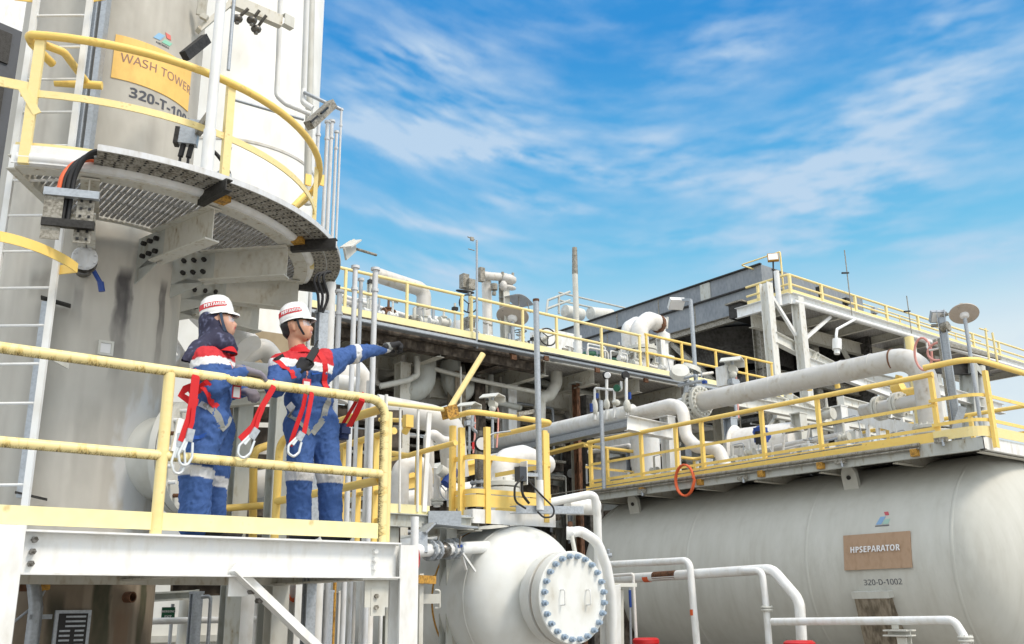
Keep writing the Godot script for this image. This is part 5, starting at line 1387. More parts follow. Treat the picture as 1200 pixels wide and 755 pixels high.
func around_walkway() -> void:
	# process pipes behind the yellow rails
	run("u_pipe", "white inverted U pipe behind the yellow corner post", [Vector3(6.516, 3.164, -10.375), Vector3(6.432, 3.690, -10.243), Vector3(6.600, 3.763, -10.214), Vector3(6.774, 3.715, -10.226), Vector3(6.853, 3.262, -10.334)], 0.11, M.pipe, 0.18)
	run("riser_pipe", "slender white riser left of the blue handled valve", [Vector3(6.868, 3.219, -10.071), Vector3(6.787, 3.685, -9.960)], 0.045, M.pipe, -1.0, "pipe", "", [[Vector3(6.861, 3.260, -10.061), Vector3.UP]])
	run("slim_riser", "thin white riser with a nipple below the blue handled valve", [Vector3(6.984, 3.217, -9.979), Vector3(6.884, 3.784, -9.844)], 0.025, M.pipe)
	var bv: Vector3 = Vector3(6.844, 3.579, -9.820)
	var t := thing("blue_valve", "blue capped valve left of the broad yellow post", "valve", bv - Vector3(0, 0.1, 0))
	part(t, "body", mb().tube(bv + Vector3(-0.12, 0.06, 0), bv + Vector3(0.06, -0.02, 0), 0.07, 12), M.pale)
	part(t, "blue_cap", mb().tube(bv + Vector3(-0.06, -0.12, 0.05), bv + Vector3(0.03, -0.02, 0.05), 0.07, 8).tube(bv + Vector3(0.02, -0.03, 0.05), bv + Vector3(0.1, 0.05, 0.05), 0.06, 8), M.blue)
	part(t, "ring", handwheel(bv + Vector3(-0.02, -0.2, 0), Vector3(0.3, 0.2, 1), 0.11), M.galv)
	run("hook_pipe", "white hook shaped pipe above the yellow rail", [Vector3(7.272, 3.826, -10.854), Vector3(7.194, 4.221, -10.767), Vector3(7.242, 4.253, -10.717), Vector3(7.403, 4.180, -10.748), Vector3(7.542, 4.156, -10.646)], 0.07, M.pipe, 0.1)
	run("big_elbow", "big lagged pipe bending down behind the slanting yellow bar", [Vector3(7.081, 4.802, -11.976), Vector3(7.897, 4.708, -11.757), Vector3(8.196, 4.626, -11.681), Vector3(8.329, 3.859, -11.731)], 0.2, M.lagging, 0.35)
	run("arch_pipe", "fat white arch pipe rising inside the small vessel platform rail", [Vector3(8.504, 3.258, -10.900), Vector3(8.543, 4.027, -10.900), Vector3(9.168, 4.191, -11.200), Vector3(9.978, 4.163, -11.600)], 0.16, M.pipe, 0.28, "pipe", "", [[Vector3(8.507, 3.590, -10.900), Vector3.UP]])
	for k in 4:
		var ys := [[Vector3(7.401, 3.416, -13.581), Vector3(9.120, 3.897, -12.820)], [Vector3(7.556, 3.701, -13.884), Vector3(9.321, 4.134, -13.104)], [Vector3(8.290, 4.069, -13.957), Vector3(10.813, 4.597, -13.067)], [Vector3(7.834, 3.586, -13.169), Vector3(10.059, 3.988, -12.566)]]
		run("floor_pipe", ["lowest white pipe running back between the yellow posts", "grey pipe running back behind the white inverted U pipe", "long grey pipe running back under the white trough pipe", "white pipe behind the blue capped valve"][k], ys[k], [0.07, 0.1, 0.1, 0.12][k], [M.white, M.grey, M.grey, M.pipe][k], 0.0)
	var yb := thing("yellow_beam", "yellow beam lying behind the arch pipe", "beam", Vector3(8.404, 3.817, -11.285))
	part(yb, "web", mb().bar(Vector3(7.551, 3.759, -11.993), Vector3(9.368, 4.218, -11.696), 0.05, 0.22), M.yellow)
	part(yb, "top_flange", mb().bar(Vector3(7.543, 3.806, -11.982), Vector3(9.359, 4.269, -11.684), 0.16, 0.02), M.yellow)
	# trough pipe: white pipe carried on a long white beam
	var tr := thing("trough_pipe", "long white pipe lying on a yellow edged beam below the gauges", "pipe", Vector3(16.2, 5.4, -17))
	part(tr, "pipe_run", mb().pipe([Vector3(15.900, 6.278, -21.347), Vector3(15.900, 6.292, -15.383)], 0.185, 0.0, 20), M.white)
	part(tr, "carrier_beam", mb().channel(Vector3(15.700, 5.946, -21.080), Vector3(15.700, 6.006, -15.205), 0.14, 0.3), M.galv)
	part(tr, "yellow_soffit", mb().bar(Vector3(15.800, 5.649, -19.515), Vector3(15.800, 5.754, -16.853), 0.3, 0.05), M.yellow)
	part(tr, "end_support", mb().hbeam(Vector3(14.933, 5.819, -14.643), Vector3(16.107, 5.698, -14.414), 0.32, 0.2), M.white)
	run("branch_pipe", "white branch pipe curling down in an S onto the separator deck", [Vector3(15.900, 6.253, -15.386), Vector3(15.900, 6.277, -14.230), Vector3(15.850, 6.132, -13.848), Vector3(15.800, 5.481, -13.760), Vector3(15.800, 5.226, -13.496), Vector3(15.750, 5.102, -12.867), Vector3(15.700, 4.689, -12.665)], 0.135, M.pipe, 0.3)
	# instruments inside the small platform
	canopy("covered_transmitter", "transmitter under a white sheet hood, the lower left of two by the small platform", Vector3(7.321, 4.529, -10.013), 0.24, "hooded transmitters by the small platform")
	canopy("covered_transmitter", "transmitter under a white sheet hood, the upper right of two by the small platform", Vector3(7.716, 4.694, -10.035), 0.26, "hooded transmitters by the small platform")
	var gv: Vector3 = Vector3(7.249, 3.197, -9.700)
	var ct := thing("level_gauge", "tall steel level gauge standing inside the small platform rail", "gauge", gv)
	part(ct, "column", mb().tube(gv, gv + Vector3(0, 0.95, 0), 0.045, 12).tube(gv + Vector3(0, 0.35, 0), gv + Vector3(0, 0.75, 0), 0.06, 12), M.steel)
	part(ct, "flange", mb().flange(gv + Vector3(0, 0.22, 0), Vector3.UP, 0.12, 0.035, 8).flange(gv + Vector3(0, 0.3, 0), Vector3.UP, 0.12, 0.035, 8), M.galv)
	part(ct, "dial", mb().flange(gv + Vector3(0.0, 0.78, 0.05), Vector3(-0.4, 0, 1), 0.1, 0.05, 0), M.rubber)
	part(ct, "dial_face", mb().lathe(gv + Vector3(-0.012, 0.78, 0.078), Vector3(-0.4, 0, 1), [Vector2(0.08, 0), Vector2(0.08, 0.004), Vector2(0, 0.004)], 20), M.sign_white)
	part(ct, "side_line", mb().pipe([gv + Vector3(0, 0.85, 0), gv + Vector3(0.25, 0.95, 0), gv + Vector3(0.5, 1.0, 0)], 0.012, 0.05, 6).pipe([gv + Vector3(0, 0.9, 0), gv + Vector3(-0.12, 0.98, 0), gv + Vector3(-0.1, 1.2, 0)], 0.02, 0.05, 6), M.galv)
	part(ct, "red_tag", mb().box(gv + Vector3(-0.12, 0.75, 0.03), Vector3(0.03, 0.09, 0.01)), M.red)
	# pole at the corner of the small platform with its switch box
	var p0: Vector3 = Vector3(7.505, 3.109, -8.850)
	var p1: Vector3 = Vector3(7.420, 5.690, -8.850)
	var lp := thing("service_pole", "grey service pole with a rusty top at the small platform corner", "pole", Vector3(p0.x, p0.y, p0.z))
	part(lp, "shaft", mb().tube(Vector3(p0.x, p0.y, p0.z), Vector3(p0.x, p1.y, p0.z), 0.037, 14), M.galv)
	part(lp, "sleeve", mb().tube(Vector3(p0.x, p0.y, p0.z), Vector3(p0.x, p0.y + 0.35, p0.z), 0.046, 14), M.white)
	part(lp, "rusty_top", mb().tube(Vector3(p0.x, p1.y, p0.z), Vector3(p0.x, p1.y + 0.03, p0.z), 0.042, 14), M.rust)
	part(lp, "foot_bracket", mb().channel(Vector3(7.183, 3.107, -8.900), Vector3(8.248, 3.151, -8.900), 0.09, 0.12), M.galv)
	part(lp, "rail_clip", mb().bar(Vector3(7.269, 4.241, -8.950), Vector3(7.497, 4.300, -8.900), 0.06, 0.05), M.tray)
	var sb: Vector3 = Vector3(7.255, 3.517, -8.900)
	var sw := thing("switch_box", "dark grey switch box with looping black cables on the service pole", "switch box", sb - Vector3(0, 0.1, 0))
	part(sw, "case", mb().box(sb, Vector3(0.1, 0.17, 0.1)), mat(Color(0.22, 0.24, 0.27), 0.5))
	part(sw, "back_plate", mb().box(sb + Vector3(0.07, 0.02, -0.02), Vector3(0.012, 0.28, 0.12)), M.white)
	part(sw, "arm", mb().bar(sb + Vector3(0.07, 0, 0), Vector3(p0.x, sb.y, p0.z), 0.05, 0.04), M.galv)
	part(sw, "cable", mb().pipe([sb + Vector3(0.0, -0.03, 0.05), Vector3(7.122, 3.363, -8.850), Vector3(7.119, 3.187, -8.850), Vector3(7.284, 3.117, -8.850)], 0.013, 0.1, 8), M.rubber)
	part(sw, "cable", mb().pipe([sb + Vector3(0.02, -0.08, 0.0), Vector3(7.260, 3.276, -8.880), Vector3(7.361, 3.183, -8.880)], 0.016, 0.1, 8), M.rubber)
	part(sw, "cable", mb().pipe([sb + Vector3(0.07, -0.05, 0.02), Vector3(7.454, 3.300, -8.800), Vector3(7.645, 3.128, -8.750), Vector3(7.615, 3.027, -8.750), Vector3(7.470, 3.011, -8.750), Vector3(7.380, 3.075, -8.750)], 0.011, 0.1, 8), M.rubber)
	# things round the white vessel
	var n0: Vector3 = Vector3(5.568, 2.558, -8.557)
	var br := thing("bridle_pipe", "white side pipe with bright flanged valve reaching over to the white vessel", "pipe", Vector3(5.903, 2.518, -8.838))
	part(br, "pipe_run", mb().pipe([Vector3(5.462, 2.569, -8.504), Vector3(5.830, 2.599, -8.732), Vector3(7.035, 2.693, -9.200)], 0.07, 0.0, 14), M.white)
	var bd: Vector3 = (Vector3(7.035, 2.693, -9.200) - Vector3(5.830, 2.599, -8.732)).normalized()
	for q in [Vector3(5.880, 2.602, -8.758), Vector3(5.987, 2.607, -8.804), Vector3(6.247, 2.629, -8.921), Vector3(6.356, 2.643, -8.962)]:
		part(br, "flange", mb().flange(q, bd, 0.115, 0.03, 8, 0.012), M.galv)
	part(br, "valve_body", mb().ball(Vector3(6.103, 2.612, -8.843), Vector3(0.11, 0.09, 0.11), 14), M.steel)
	part(br, "blue_handle", mb().bar(Vector3(6.249, 2.652, -8.844), Vector3(6.380, 2.666, -8.867), 0.03, 0.03), M.blue)
	part(br, "strut", mb().bar(Vector3(6.421, 2.606, -8.924), Vector3(6.575, 2.396, -8.879), 0.035, 0.02), M.white)
	part(br, "strut", mb().bar(Vector3(6.475, 2.602, -9.015), Vector3(6.612, 2.423, -9.107), 0.03, 0.02), M.white)
	var dr := thing("drip_tray", "bent galvanised drip tray above the bright flanged valve", "tray", Vector3(5.936, 2.795, -8.573))
	part(dr, "sheet", mb().bar(Vector3(5.805, 2.865, -8.652), Vector3(6.518, 2.865, -8.881), 0.2, 0.02).bar(Vector3(5.695, 2.764, -8.644), Vector3(5.812, 2.865, -8.646), 0.2, 0.02).bar(Vector3(5.672, 2.563, -8.605), Vector3(5.693, 2.773, -8.642), 0.14, 0.05), M.galv)
	part(dr, "frame", mb().box(Vector3(6.154, 2.951, -8.873), Vector3(0.36, 0.16, 0.06), Basis(Vector3.UP, -0.5)), M.galv)
	part(dr, "leg", mb().bar(Vector3(5.990, 2.755, -8.745), Vector3(5.994, 2.650, -8.782), 0.015, 0.015).bar(Vector3(6.324, 2.770, -8.806), Vector3(6.330, 2.654, -8.845), 0.015, 0.015), M.tray)
	upright("strap_post", "white pipe post rising beside the right column of the workers' platform", "post", Vector3(4.702, 2.244, -7.232), 0.0, (Vector3(4.603, 2.776, -7.110)).y, 0.035, M.white)
	var rc: Vector3 = Vector3(4.632, 2.413, -7.090)
	var ring := []
	for i in 17:
		var a := TAU * i / 16.0
		ring.append(rc + Vector3(cos(a) * 0.045, sin(a) * 0.09, -cos(a) * 0.03))
	single("hose_ring", mb().pipe(ring, 0.008, 0.0, 6), M.red, "small red and white hose ring beside the right column of the platform", "hose")
	var bk := thing("yellow_bracket", "yellow painted bracket on a white post beside the white vessel", "bracket", Vector3(5.364, 1.688, -8.114))
	part(bk, "arm", mb().bar(Vector3(5.166, 2.275, -7.917), Vector3(5.473, 2.274, -8.072), 0.06, 0.075), M.ochre)
	part(bk, "post", mb().box(Vector3(5.323, 1.882, -8.073), Vector3(0.045, 0.9, 0.045)), M.pale)
	part(bk, "clip", mb().box(Vector3(5.459, 2.100, -8.150), Vector3(0.24, 0.09, 0.03), Basis(Vector3.UP, -0.5)), M.pale)
	part(bk, "grip", mb().pipe([Vector3(5.620, 2.182, -8.256), Vector3(5.653, 2.182, -8.230), Vector3(5.683, 2.012, -8.270), Vector3(5.650, 2.012, -8.297)], 0.014, 0.02, 6), M.pale)

func before_separator() -> void:
	var x := 13.4
	run("drain_pipe", "upper white pipe bending down in front of the vessel with an orange band", [Vector3(13.400, 2.790, -14.364), Vector3(13.400, 2.774, -11.771), Vector3(13.400, 1.171, -11.714)], 0.063, M.white, 0.14)
	var ob: Vector3 = Vector3(13.400, 1.897, -11.748)
	part(get_node("drain_pipe"), "orange_band", mb().tube(ob - Vector3(0, 0.05, 0), ob + Vector3(0, 0.05, 0), 0.066, 12), M.orange)
	var hp := run("header_pipe", "thick white pipe with orange bands sloping down at its right end", [Vector3(13.600, 2.507, -14.593), Vector3(13.600, 2.572, -10.177), Vector3(13.550, 2.067, -9.668), Vector3(13.550, 1.158, -9.708)], 0.085, M.white, 0.3)
	var d: Vector3 = (Vector3(13.600, 2.572, -10.177) - Vector3(13.600, 2.507, -14.593)).normalized()
	for q in [[Vector3(13.600, 2.523, -12.991), 0.07], [Vector3(13.600, 2.539, -12.541), 0.28]]:
		part(hp, "orange_band", mb().tube(q[0] - d * q[1], q[0] + d * q[1], 0.0865 if q[1] < 0.1 else 0.0862, 14), M.orange if q[1] < 0.1 else M.rust)
	run("branch_drop", "white branch pipe with a bolted joint dropping left of the sloping pipe", [Vector3(13.450, 2.561, -10.671), Vector3(13.450, 2.546, -10.271), Vector3(13.450, 2.129, -10.246), Vector3(13.450, 1.145, -10.250)], 0.055, M.white, 0.12, "pipe", "", [[Vector3(13.450, 1.929, -10.233), Vector3.UP]])
	run("low_pipe", "low white pipe crossing in front of the concrete saddle", [Vector3(13.200, 1.749, -9.964), Vector3(13.200, 1.778, -6.986), Vector3(13.200, 1.550, -6.866), Vector3(13.200, 1.258, -6.910)], 0.058, M.white, 0.14, "pipe", "", [[Vector3(13.200, 1.517, -6.860), Vector3.UP]])
	var ps := thing("pipe_support", "white steel shoe carrying the low white pipe", "support", Vector3(13.200, 1.457, -7.816))
	part(ps, "shoe", mb().box(Vector3(13.200, 1.708, -7.860), Vector3(0.05, 0.1, 0.08)).box(Vector3(13.200, 1.639, -7.804), Vector3(0.25, 0.02, 0.36)).box(Vector3(13.200, 1.571, -7.813), Vector3(0.25, 0.02, 0.36)).box(Vector3(13.200, 1.605, -7.809), Vector3(0.02, 0.09, 0.34)), M.pale)
	var sp: Vector3 = Vector3(13.200, 1.515, -7.743)
	part(ps, "post", mb().hbeam(Vector3(sp.x, 0, sp.z), Vector3(sp.x, sp.y + 0.03, sp.z), 0.14, 0.14, Vector3(1, 0, 0)), M.pale)
	run("small_line", "slim galvanised line with an elbow below the thick white pipe", [Vector3(13.000, 2.555, -13.711), Vector3(13.000, 2.570, -12.772), Vector3(13.000, 1.086, -12.765)], 0.028, M.pipe, 0.04)
	run("blue_tag_line", "slim line with a blue tag standing by the dark saddle", [Vector3(13.100, 2.382, -12.970), Vector3(13.100, 1.074, -13.012)], 0.022, M.galv, 0.0)
	var bt: Vector3 = Vector3(13.100, 1.995, -12.973)
	part(get_node("blue_tag_line"), "blue_tag", mb().tube(bt, bt + Vector3(0, 0.3, 0), 0.026, 8), M.blue)
	for q in [[Vector3(12.800, 1.427, -12.342), "red topped valve low at the foot of the vessel, left one"], [Vector3(12.600, 1.440, -9.061), "red topped valve low at the foot of the vessel, right one"]]:
		var p: Vector3 = q[0]
		var t := thing("red_valve", q[1], "valve", Vector3(p.x, 0, p.z), "red topped valves")
		part(t, "stem", mb().tube(Vector3(p.x, 0, p.z), p, 0.05, 12), M.white)
		part(t, "red_cap", mb().lathe(p - Vector3(0, 0.06, 0), Vector3.UP, [Vector2(0, 0), Vector2(0.19, 0.0), Vector2(0.23, 0.03), Vector2(0.23, 0.09), Vector2(0.19, 0.12), Vector2(0, 0.125)], 24), M.red)
	var mf := thing("marshalling_frame", "white steel frame upright beside the bolted end cover", "frame", Vector3(9.661, 1.472, -9.825))
	part(mf, "upright", mb().hbeam(Vector3(9.609, 1.309, -9.929), Vector3(9.428, 2.295, -9.701), 0.2, 0.2, Vector3(0, 0, 1)), M.white)
	part(mf, "upright", mb().channel(Vector3(10.015, 1.286, -10.146), Vector3(9.838, 2.246, -9.925), 0.12, 0.1, Vector3(0, 0, 1)), M.pale)
	part(mf, "head_plate", mb().box(Vector3(9.638, 2.288, -9.802), Vector3(0.5, 0.05, 0.3)), M.pale)
	part(mf, "clip", mb().tube(Vector3(9.271, 2.735, -9.660), Vector3(9.300, 2.571, -9.700), 0.02, 6).tube(Vector3(9.332, 2.745, -9.608), Vector3(9.362, 2.570, -9.650), 0.02, 6).tube(Vector3(9.258, 2.659, -9.700), Vector3(9.381, 2.668, -9.598), 0.03, 8), M.galv)
	run("gallows_pipe", "white pipe hooking down left of the beige vessel", [Vector3(8.972, 3.409, -10.448), Vector3(9.558, 3.539, -10.196), Vector3(9.628, 3.515, -10.148), Vector3(9.703, 3.247, -10.189), Vector3(9.752, 2.254, -10.259)], 0.06, M.white, 0.1)
	run("stub_pipe", "short fat white pipe end beside the small platform", [Vector3(9.484, 3.400, -10.575), Vector3(9.961, 3.414, -10.453)], 0.12, M.white, 0.0)

func on_separator_deck() -> void:
	var y := 4.5
	for q in [[Vector3(17.200, 4.982, -16.293), 0.36, 5.9, "white", "fat white vertical pipe with bolted foot on the separator deck"], [Vector3(17.600, 5.194, -15.735), 0.16, 5.6, "pipe", "slimmer pale vertical pipe right of the white column on the deck"]]:
		var p: Vector3 = q[0]
		var t := upright("deck_riser", q[4], "pipe", p, y, q[2], q[1], M[q[3]])
		part(t, "flange", mb().flange(Vector3(p.x, y + 0.08, p.z), Vector3.UP, q[1] * 1.4, 0.06, 12).flange(Vector3(p.x, y + 0.18, p.z), Vector3.UP, q[1] * 1.4, 0.06, 12), M.pale)
	for q in [[Vector3(16.400, 5.146, -14.802), 0.25, 6.15, "white", "white steel column on the deck under the S shaped branch pipe"], [Vector3(18.600, 5.950, -18.066), 0.28, 6.0, "galv", "dull steel column behind the fat white pipe"], [Vector3(18.800, 5.981, -14.936), 0.24, 6.4, "galv", "galvanised column behind the S shaped branch pipe"], [Vector3(18.800, 5.702, -12.982), 0.26, 6.2, "pale", "pale column left of the thin tubing under the thick pipe"], [Vector3(18.400, 5.659, -11.663), 0.24, 6.1, "white", "white column under the thick pipe near its joint"], [Vector3(18.900, 5.787, -13.511), 0.2, 6.0, "grey", "grey column beside the blue actuator"]]:
		var p: Vector3 = q[0]
		steel("deck_column", q[4], Vector3(p.x, y, p.z), Vector3(p.x, q[2], p.z), q[1], q[1], M[q[3]], Vector3(0, 0, 1), "", "column")
	steel("deck_beam", "white beam low behind the left end of the separator rail", Vector3(18.600, 5.556, -19.814), Vector3(18.600, 5.525, -17.537), 0.5, 0.2, M.white)
	steel("deck_beam", "white beam level behind the upper bars of the separator rail", Vector3(18.800, 6.409, -19.985), Vector3(18.800, 6.284, -17.064), 0.4, 0.2, M.white)
	var ex := thing("exchanger", "pale horizontal shell lying behind the blue actuator", "vessel", Vector3(19.0, 4.5, -14))
	part(ex, "shell", mb().lathe(Vector3(18.500, 5.537, -14.606), Vector3(0.25, 0, 1), [Vector2(0, 0), Vector2(0.55, 0.0), Vector2(0.6, 0.06), Vector2(0.5, 0.1), Vector2(0.5, 1.5), Vector2(0, 1.7)], 32), M.pipe)
	part(ex, "saddle", mb().box(Vector3(18.500, 5.144, -14.195), Vector3(0.5, 0.5, 0.3)), M.pale)
	var ba: Vector3 = Vector3(16.200, 5.302, -12.095)
	var b := thing("blue_actuator", "blue actuator on a slim control valve behind the yellow rail", "valve", ba - Vector3(0, 0.7, 0))
	part(b, "head", mb().tube(ba + Vector3(-0.1, 0.12, 0), ba + Vector3(0.1, -0.05, 0), 0.14, 12).box(ba + Vector3(-0.1, 0.0, 0.05), Vector3(0.2, 0.3, 0.2)), M.blue)
	part(b, "cover", mb().tube(ba + Vector3(-0.2, 0.05, 0.1), ba + Vector3(-0.2, -0.2, 0.1), 0.1, 10), M.rubber)
	part(b, "yoke", mb().tube(ba + Vector3(0, -0.1, 0), ba + Vector3(0.08, -0.75, 0), 0.05, 10), M.white)
	part(b, "body", mb().lathe(ba + Vector3(-0.15, -0.75, 0.2), Vector3(0.5, 0, -1), [Vector2(0, 0), Vector2(0.16, 0), Vector2(0.16, 0.06), Vector2(0.1, 0.1), Vector2(0.15, 0.25), Vector2(0.1, 0.4), Vector2(0.16, 0.44), Vector2(0.16, 0.5), Vector2(0, 0.5)], 16), M.pale)
	part(b, "tube", mb().pipe([ba + Vector3(-0.25, -0.1, 0.1), ba + Vector3(-0.3, -0.4, 0.1), ba + Vector3(-0.1, -0.75, 0.1)], 0.012, 0.05, 6), M.galv)
	var tb := thing("impulse_tubing", "thin white tubing bent in squares behind the separator rail", "tubing", Vector3(17.500, 5.022, -12.303))
	part(tb, "tube", mb().pipe([Vector3(17.500, 5.144, -12.550), Vector3(17.500, 5.576, -12.481), Vector3(17.500, 5.627, -12.322), Vector3(17.500, 5.523, -11.990)], 0.025, 0.08, 8), M.pipe)
	part(tb, "tube", mb().pipe([Vector3(17.400, 5.192, -12.428), Vector3(17.400, 5.226, -11.869), Vector3(17.400, 5.624, -11.761), Vector3(17.400, 5.571, -11.416)], 0.025, 0.08, 8), M.pipe)
	part(tb, "tube", mb().pipe([Vector3(17.300, 5.015, -12.245), Vector3(17.300, 5.154, -11.932), Vector3(17.300, 5.230, -10.953)], 0.02, 0.08, 8), M.galv)
	run("tube_rail", "grey square rail carrying the thin tubing", [Vector3(18.200, 5.704, -13.005), Vector3(18.200, 5.724, -11.037)], 0.05, M.tray, 0.0)
	valve("small valve with a hand wheel on the rail above the thin tubing", Vector3(18.000, 5.880, -11.704), Vector3(0, 0, 1), 0.09, 0.4, M.pale, M.tray)
	run("inlet_spool", "rusty pale spool piece reaching the thick pipe from the left", [Vector3(17.600, 5.732, -10.617), Vector3(17.000, 5.602, -9.053)], 0.14, M.lagging, 0.0, "pipe", "", [[Vector3(17.500, 5.707, -10.218), Vector3(-0.15, 0, 1).normalized()], [Vector3(17.300, 5.666, -9.702), Vector3(-0.15, 0, 1).normalized()]])
	var yv := thing("yellow_lock", "yellow locking valve and stub beside the thick pipe's elbow", "valve", Vector3(17.600, 5.946, -9.841))
	part(yv, "body", mb().tube(Vector3(17.600, 6.026, -9.903), Vector3(17.600, 6.077, -9.715), 0.13, 12).tube(Vector3(17.600, 6.180, -9.809), Vector3(17.600, 6.308, -9.756), 0.07, 10).tube(Vector3(17.600, 5.921, -9.700), Vector3(17.500, 5.893, -9.328), 0.11, 12), M.yellow)
	part(yv, "bracket", mb().box(Vector3(17.700, 5.868, -9.911), Vector3(0.15, 0.25, 0.2)), M.pale)
	var yp: Vector3 = Vector3(18.600, 7.217, -9.990)
	upright("yellow_pole", "stout yellow pole end rising behind the elbow of the thick pipe", "pole", yp, 4.5, (Vector3(18.600, 7.305, -10.054)).y, 0.09, M.pale_yellow)
	for q in [[Vector3(18.900, 5.558, -11.255), Vector3(18.900, 4.940, -11.437)], [Vector3(18.900, 5.492, -10.805), Vector3(18.900, 4.956, -10.838)], [Vector3(18.900, 5.532, -10.471), Vector3(18.900, 4.963, -10.473)], [Vector3(18.900, 5.347, -11.735), Vector3(18.900, 4.872, -11.629)]]:
		pass
	var lg := thing("stair_side", "white steel stair string with thin posts behind the rail under the elbow", "stair", Vector3(19.0, 4.5, -11.5))
	part(lg, "stringer", mb().bar(Vector3(19.000, 6.040, -11.882), Vector3(19.000, 5.349, -10.119), 0.06, 0.25), M.white)
	for q in [Vector3(19.000, 5.461, -11.411), Vector3(19.000, 5.427, -11.172), Vector3(19.000, 5.383, -10.860), Vector3(19.000, 5.345, -10.593), Vector3(19.000, 5.303, -10.294)]:
		part(lg, "post", mb().box(q - Vector3(0, 0.1, 0), Vector3(0.07, 1.2, 0.07)), M.white)
	# gauge cluster on the trough pipe
	var gz := 16.0
	var t := thing("gauge_manifold", "manifold with two black gauges standing on the white trough pipe", "gauge", Vector3(15.700, 6.041, -16.090))
	part(t, "manifold", mb().pipe([Vector3(15.700, 6.258, -16.454), Vector3(15.700, 7.014, -16.414), Vector3(15.700, 6.794, -15.538), Vector3(15.700, 7.013, -15.524)], 0.03, 0.05, 8).tube(Vector3(15.700, 6.196, -16.052), Vector3(15.700, 7.164, -15.997), 0.035, 8).tube(Vector3(15.700, 6.195, -15.410), Vector3(15.700, 7.062, -15.355), 0.035, 8).tube(Vector3(15.700, 6.196, -15.798), Vector3(15.700, 6.894, -15.756), 0.03, 8), M.white)
	part(t, "needle_valve", mb().ball(Vector3(15.700, 6.563, -16.438), Vector3(0.08, 0.2, 0.08), 10).ball(Vector3(15.700, 6.556, -16.032), Vector3(0.08, 0.14, 0.08), 10).ball(Vector3(15.700, 6.544, -15.721), Vector3(0.12, 0.08, 0.08), 10).ball(Vector3(15.700, 6.405, -15.369), Vector3(0.09, 0.16, 0.09), 10), M.pale)
	part(t, "blue_handle", mb().box(Vector3(15.600, 6.533, -16.451), Vector3(0.05, 0.2, 0.05)).box(Vector3(15.600, 6.598, -15.176), Vector3(0.05, 0.16, 0.05)).box(Vector3(15.600, 6.783, -16.233), Vector3(0.05, 0.12, 0.05)), M.blue)
	for q in [Vector3(15.700, 7.245, -15.993), Vector3(15.700, 7.127, -15.378)]:
		part(t, "gauge_case", mb().flange(q, Vector3(-1, 0, 0.5) if q.z < -16.5 else Vector3(-0.2, 0, 1), 0.1, 0.07, 0), M.rubber)
	part(t, "gauge_face", mb().flange(Vector3(15.600, 7.207, -15.862), Vector3(-1, 0, 0.5), 0.075, 0.05, 0), M.sign_white)
	part(t, "green_gauge", mb().flange(Vector3(15.600, 6.848, -15.573), Vector3(-1, 0, 0.3), 0.085, 0.06, 0), M.green)
	upright("tray_pole", "grey pole rising through the left end of the separator rail", "pole", Vector3(15.000, 4.553, -15.500), 4.5, (Vector3(15.000, 6.468, -15.532)).y, 0.05, M.galv)
	# relief valve pair above the bolted joint
	var rv := thing("orifice_fitting", "cluster of pale fittings with a round hood on top of the bolted joint", "instrument", Vector3(16.600, 6.749, -14.315))
	part(rv, "hood", mb().lathe(Vector3(16.400, 7.103, -14.338), Vector3(-0.5, 0.5, 0.6), [Vector2(0.0, 0.09), Vector2(0.2, 0.06), Vector2(0.24, -0.07), Vector2(0.22, -0.07)], 20), M.pale)
	part(rv, "hood", mb().lathe(Vector3(16.800, 7.242, -14.348), Vector3(0.2, 0.9, 0.3), [Vector2(0.0, 0.1), Vector2(0.2, 0.07), Vector2(0.25, -0.04), Vector2(0.23, -0.04)], 20), M.pale)
	part(rv, "piping", mb().tube(Vector3(16.600, 6.661, -14.374), Vector3(16.600, 7.239, -14.274), 0.06, 10).tube(Vector3(16.500, 6.830, -14.502), Vector3(16.700, 6.861, -13.890), 0.04, 8).tube(Vector3(16.400, 6.932, -14.275), Vector3(16.400, 6.934, -13.872), 0.03, 8), M.galv)
	part(rv, "blue_part", mb().box(Vector3(16.600, 6.793, -13.810), Vector3(0.07, 0.07, 0.1)), M.blue)
	var fl := thing("deck_floodlight", "slim grey lamp post with a white floodlight above the bolted joint", "lamp", Vector3(16.700, 6.723, -14.101))
	var f0: Vector3 = Vector3(16.900, 6.848, -14.315)
	var f1: Vector3 = Vector3(16.900, 8.907, -14.348)
	part(fl, "shaft", mb().tube(Vector3(f0.x, 6.4, f0.z), Vector3(f0.x, f1.y, f0.z), 0.05, 12), M.galv)
	part(fl, "arm", mb().bar(Vector3(f0.x, f1.y, f0.z), Vector3(f0.x, f1.y + 0.08, f0.z - 0.3), 0.06, 0.06), M.galv)
	floodlight(fl, Vector3(f0.x - 0.05, f1.y + 0.0, f0.z - 0.4), 0.36, -0.5, 0.9, M.white)
	var cn := canopy("covered_meter", "meter under a pale hood beyond the thick pipe", Vector3(19.000, 7.839, -14.893), 0.55)
	part(cn, "junction_case", mb().box(Vector3(19.000, 7.494, -15.142), Vector3(0.35, 0.5, 0.3)), M.white)
	# orange hose hung on the deck edge
	var hc: Vector3 = Vector3(15.000, 4.435, -13.158)
	var ring := []
	for k in 2:
		for i in 20:
			var a := TAU * i / 20.0
			ring.append(hc + Vector3(0.03 * k - 0.03, sin(a) * 0.31, cos(a) * 0.24))
	ring.append(ring[0] + Vector3(0.05, 0, 0))
	single("hose_loop", mb().pipe(ring, 0.022, 0.0, 8), M.orange, "orange hose loop hanging over the edge of the separator deck", "hose")
	# tray post and lamp at the near corner
	var gp: Vector3 = Vector3(15.900, 5.548, -7.798)
	var g := thing("tray_post", "galvanised channel post with lamp heads at the near corner of the deck", "post", Vector3(gp.x, 4.5, gp.z))
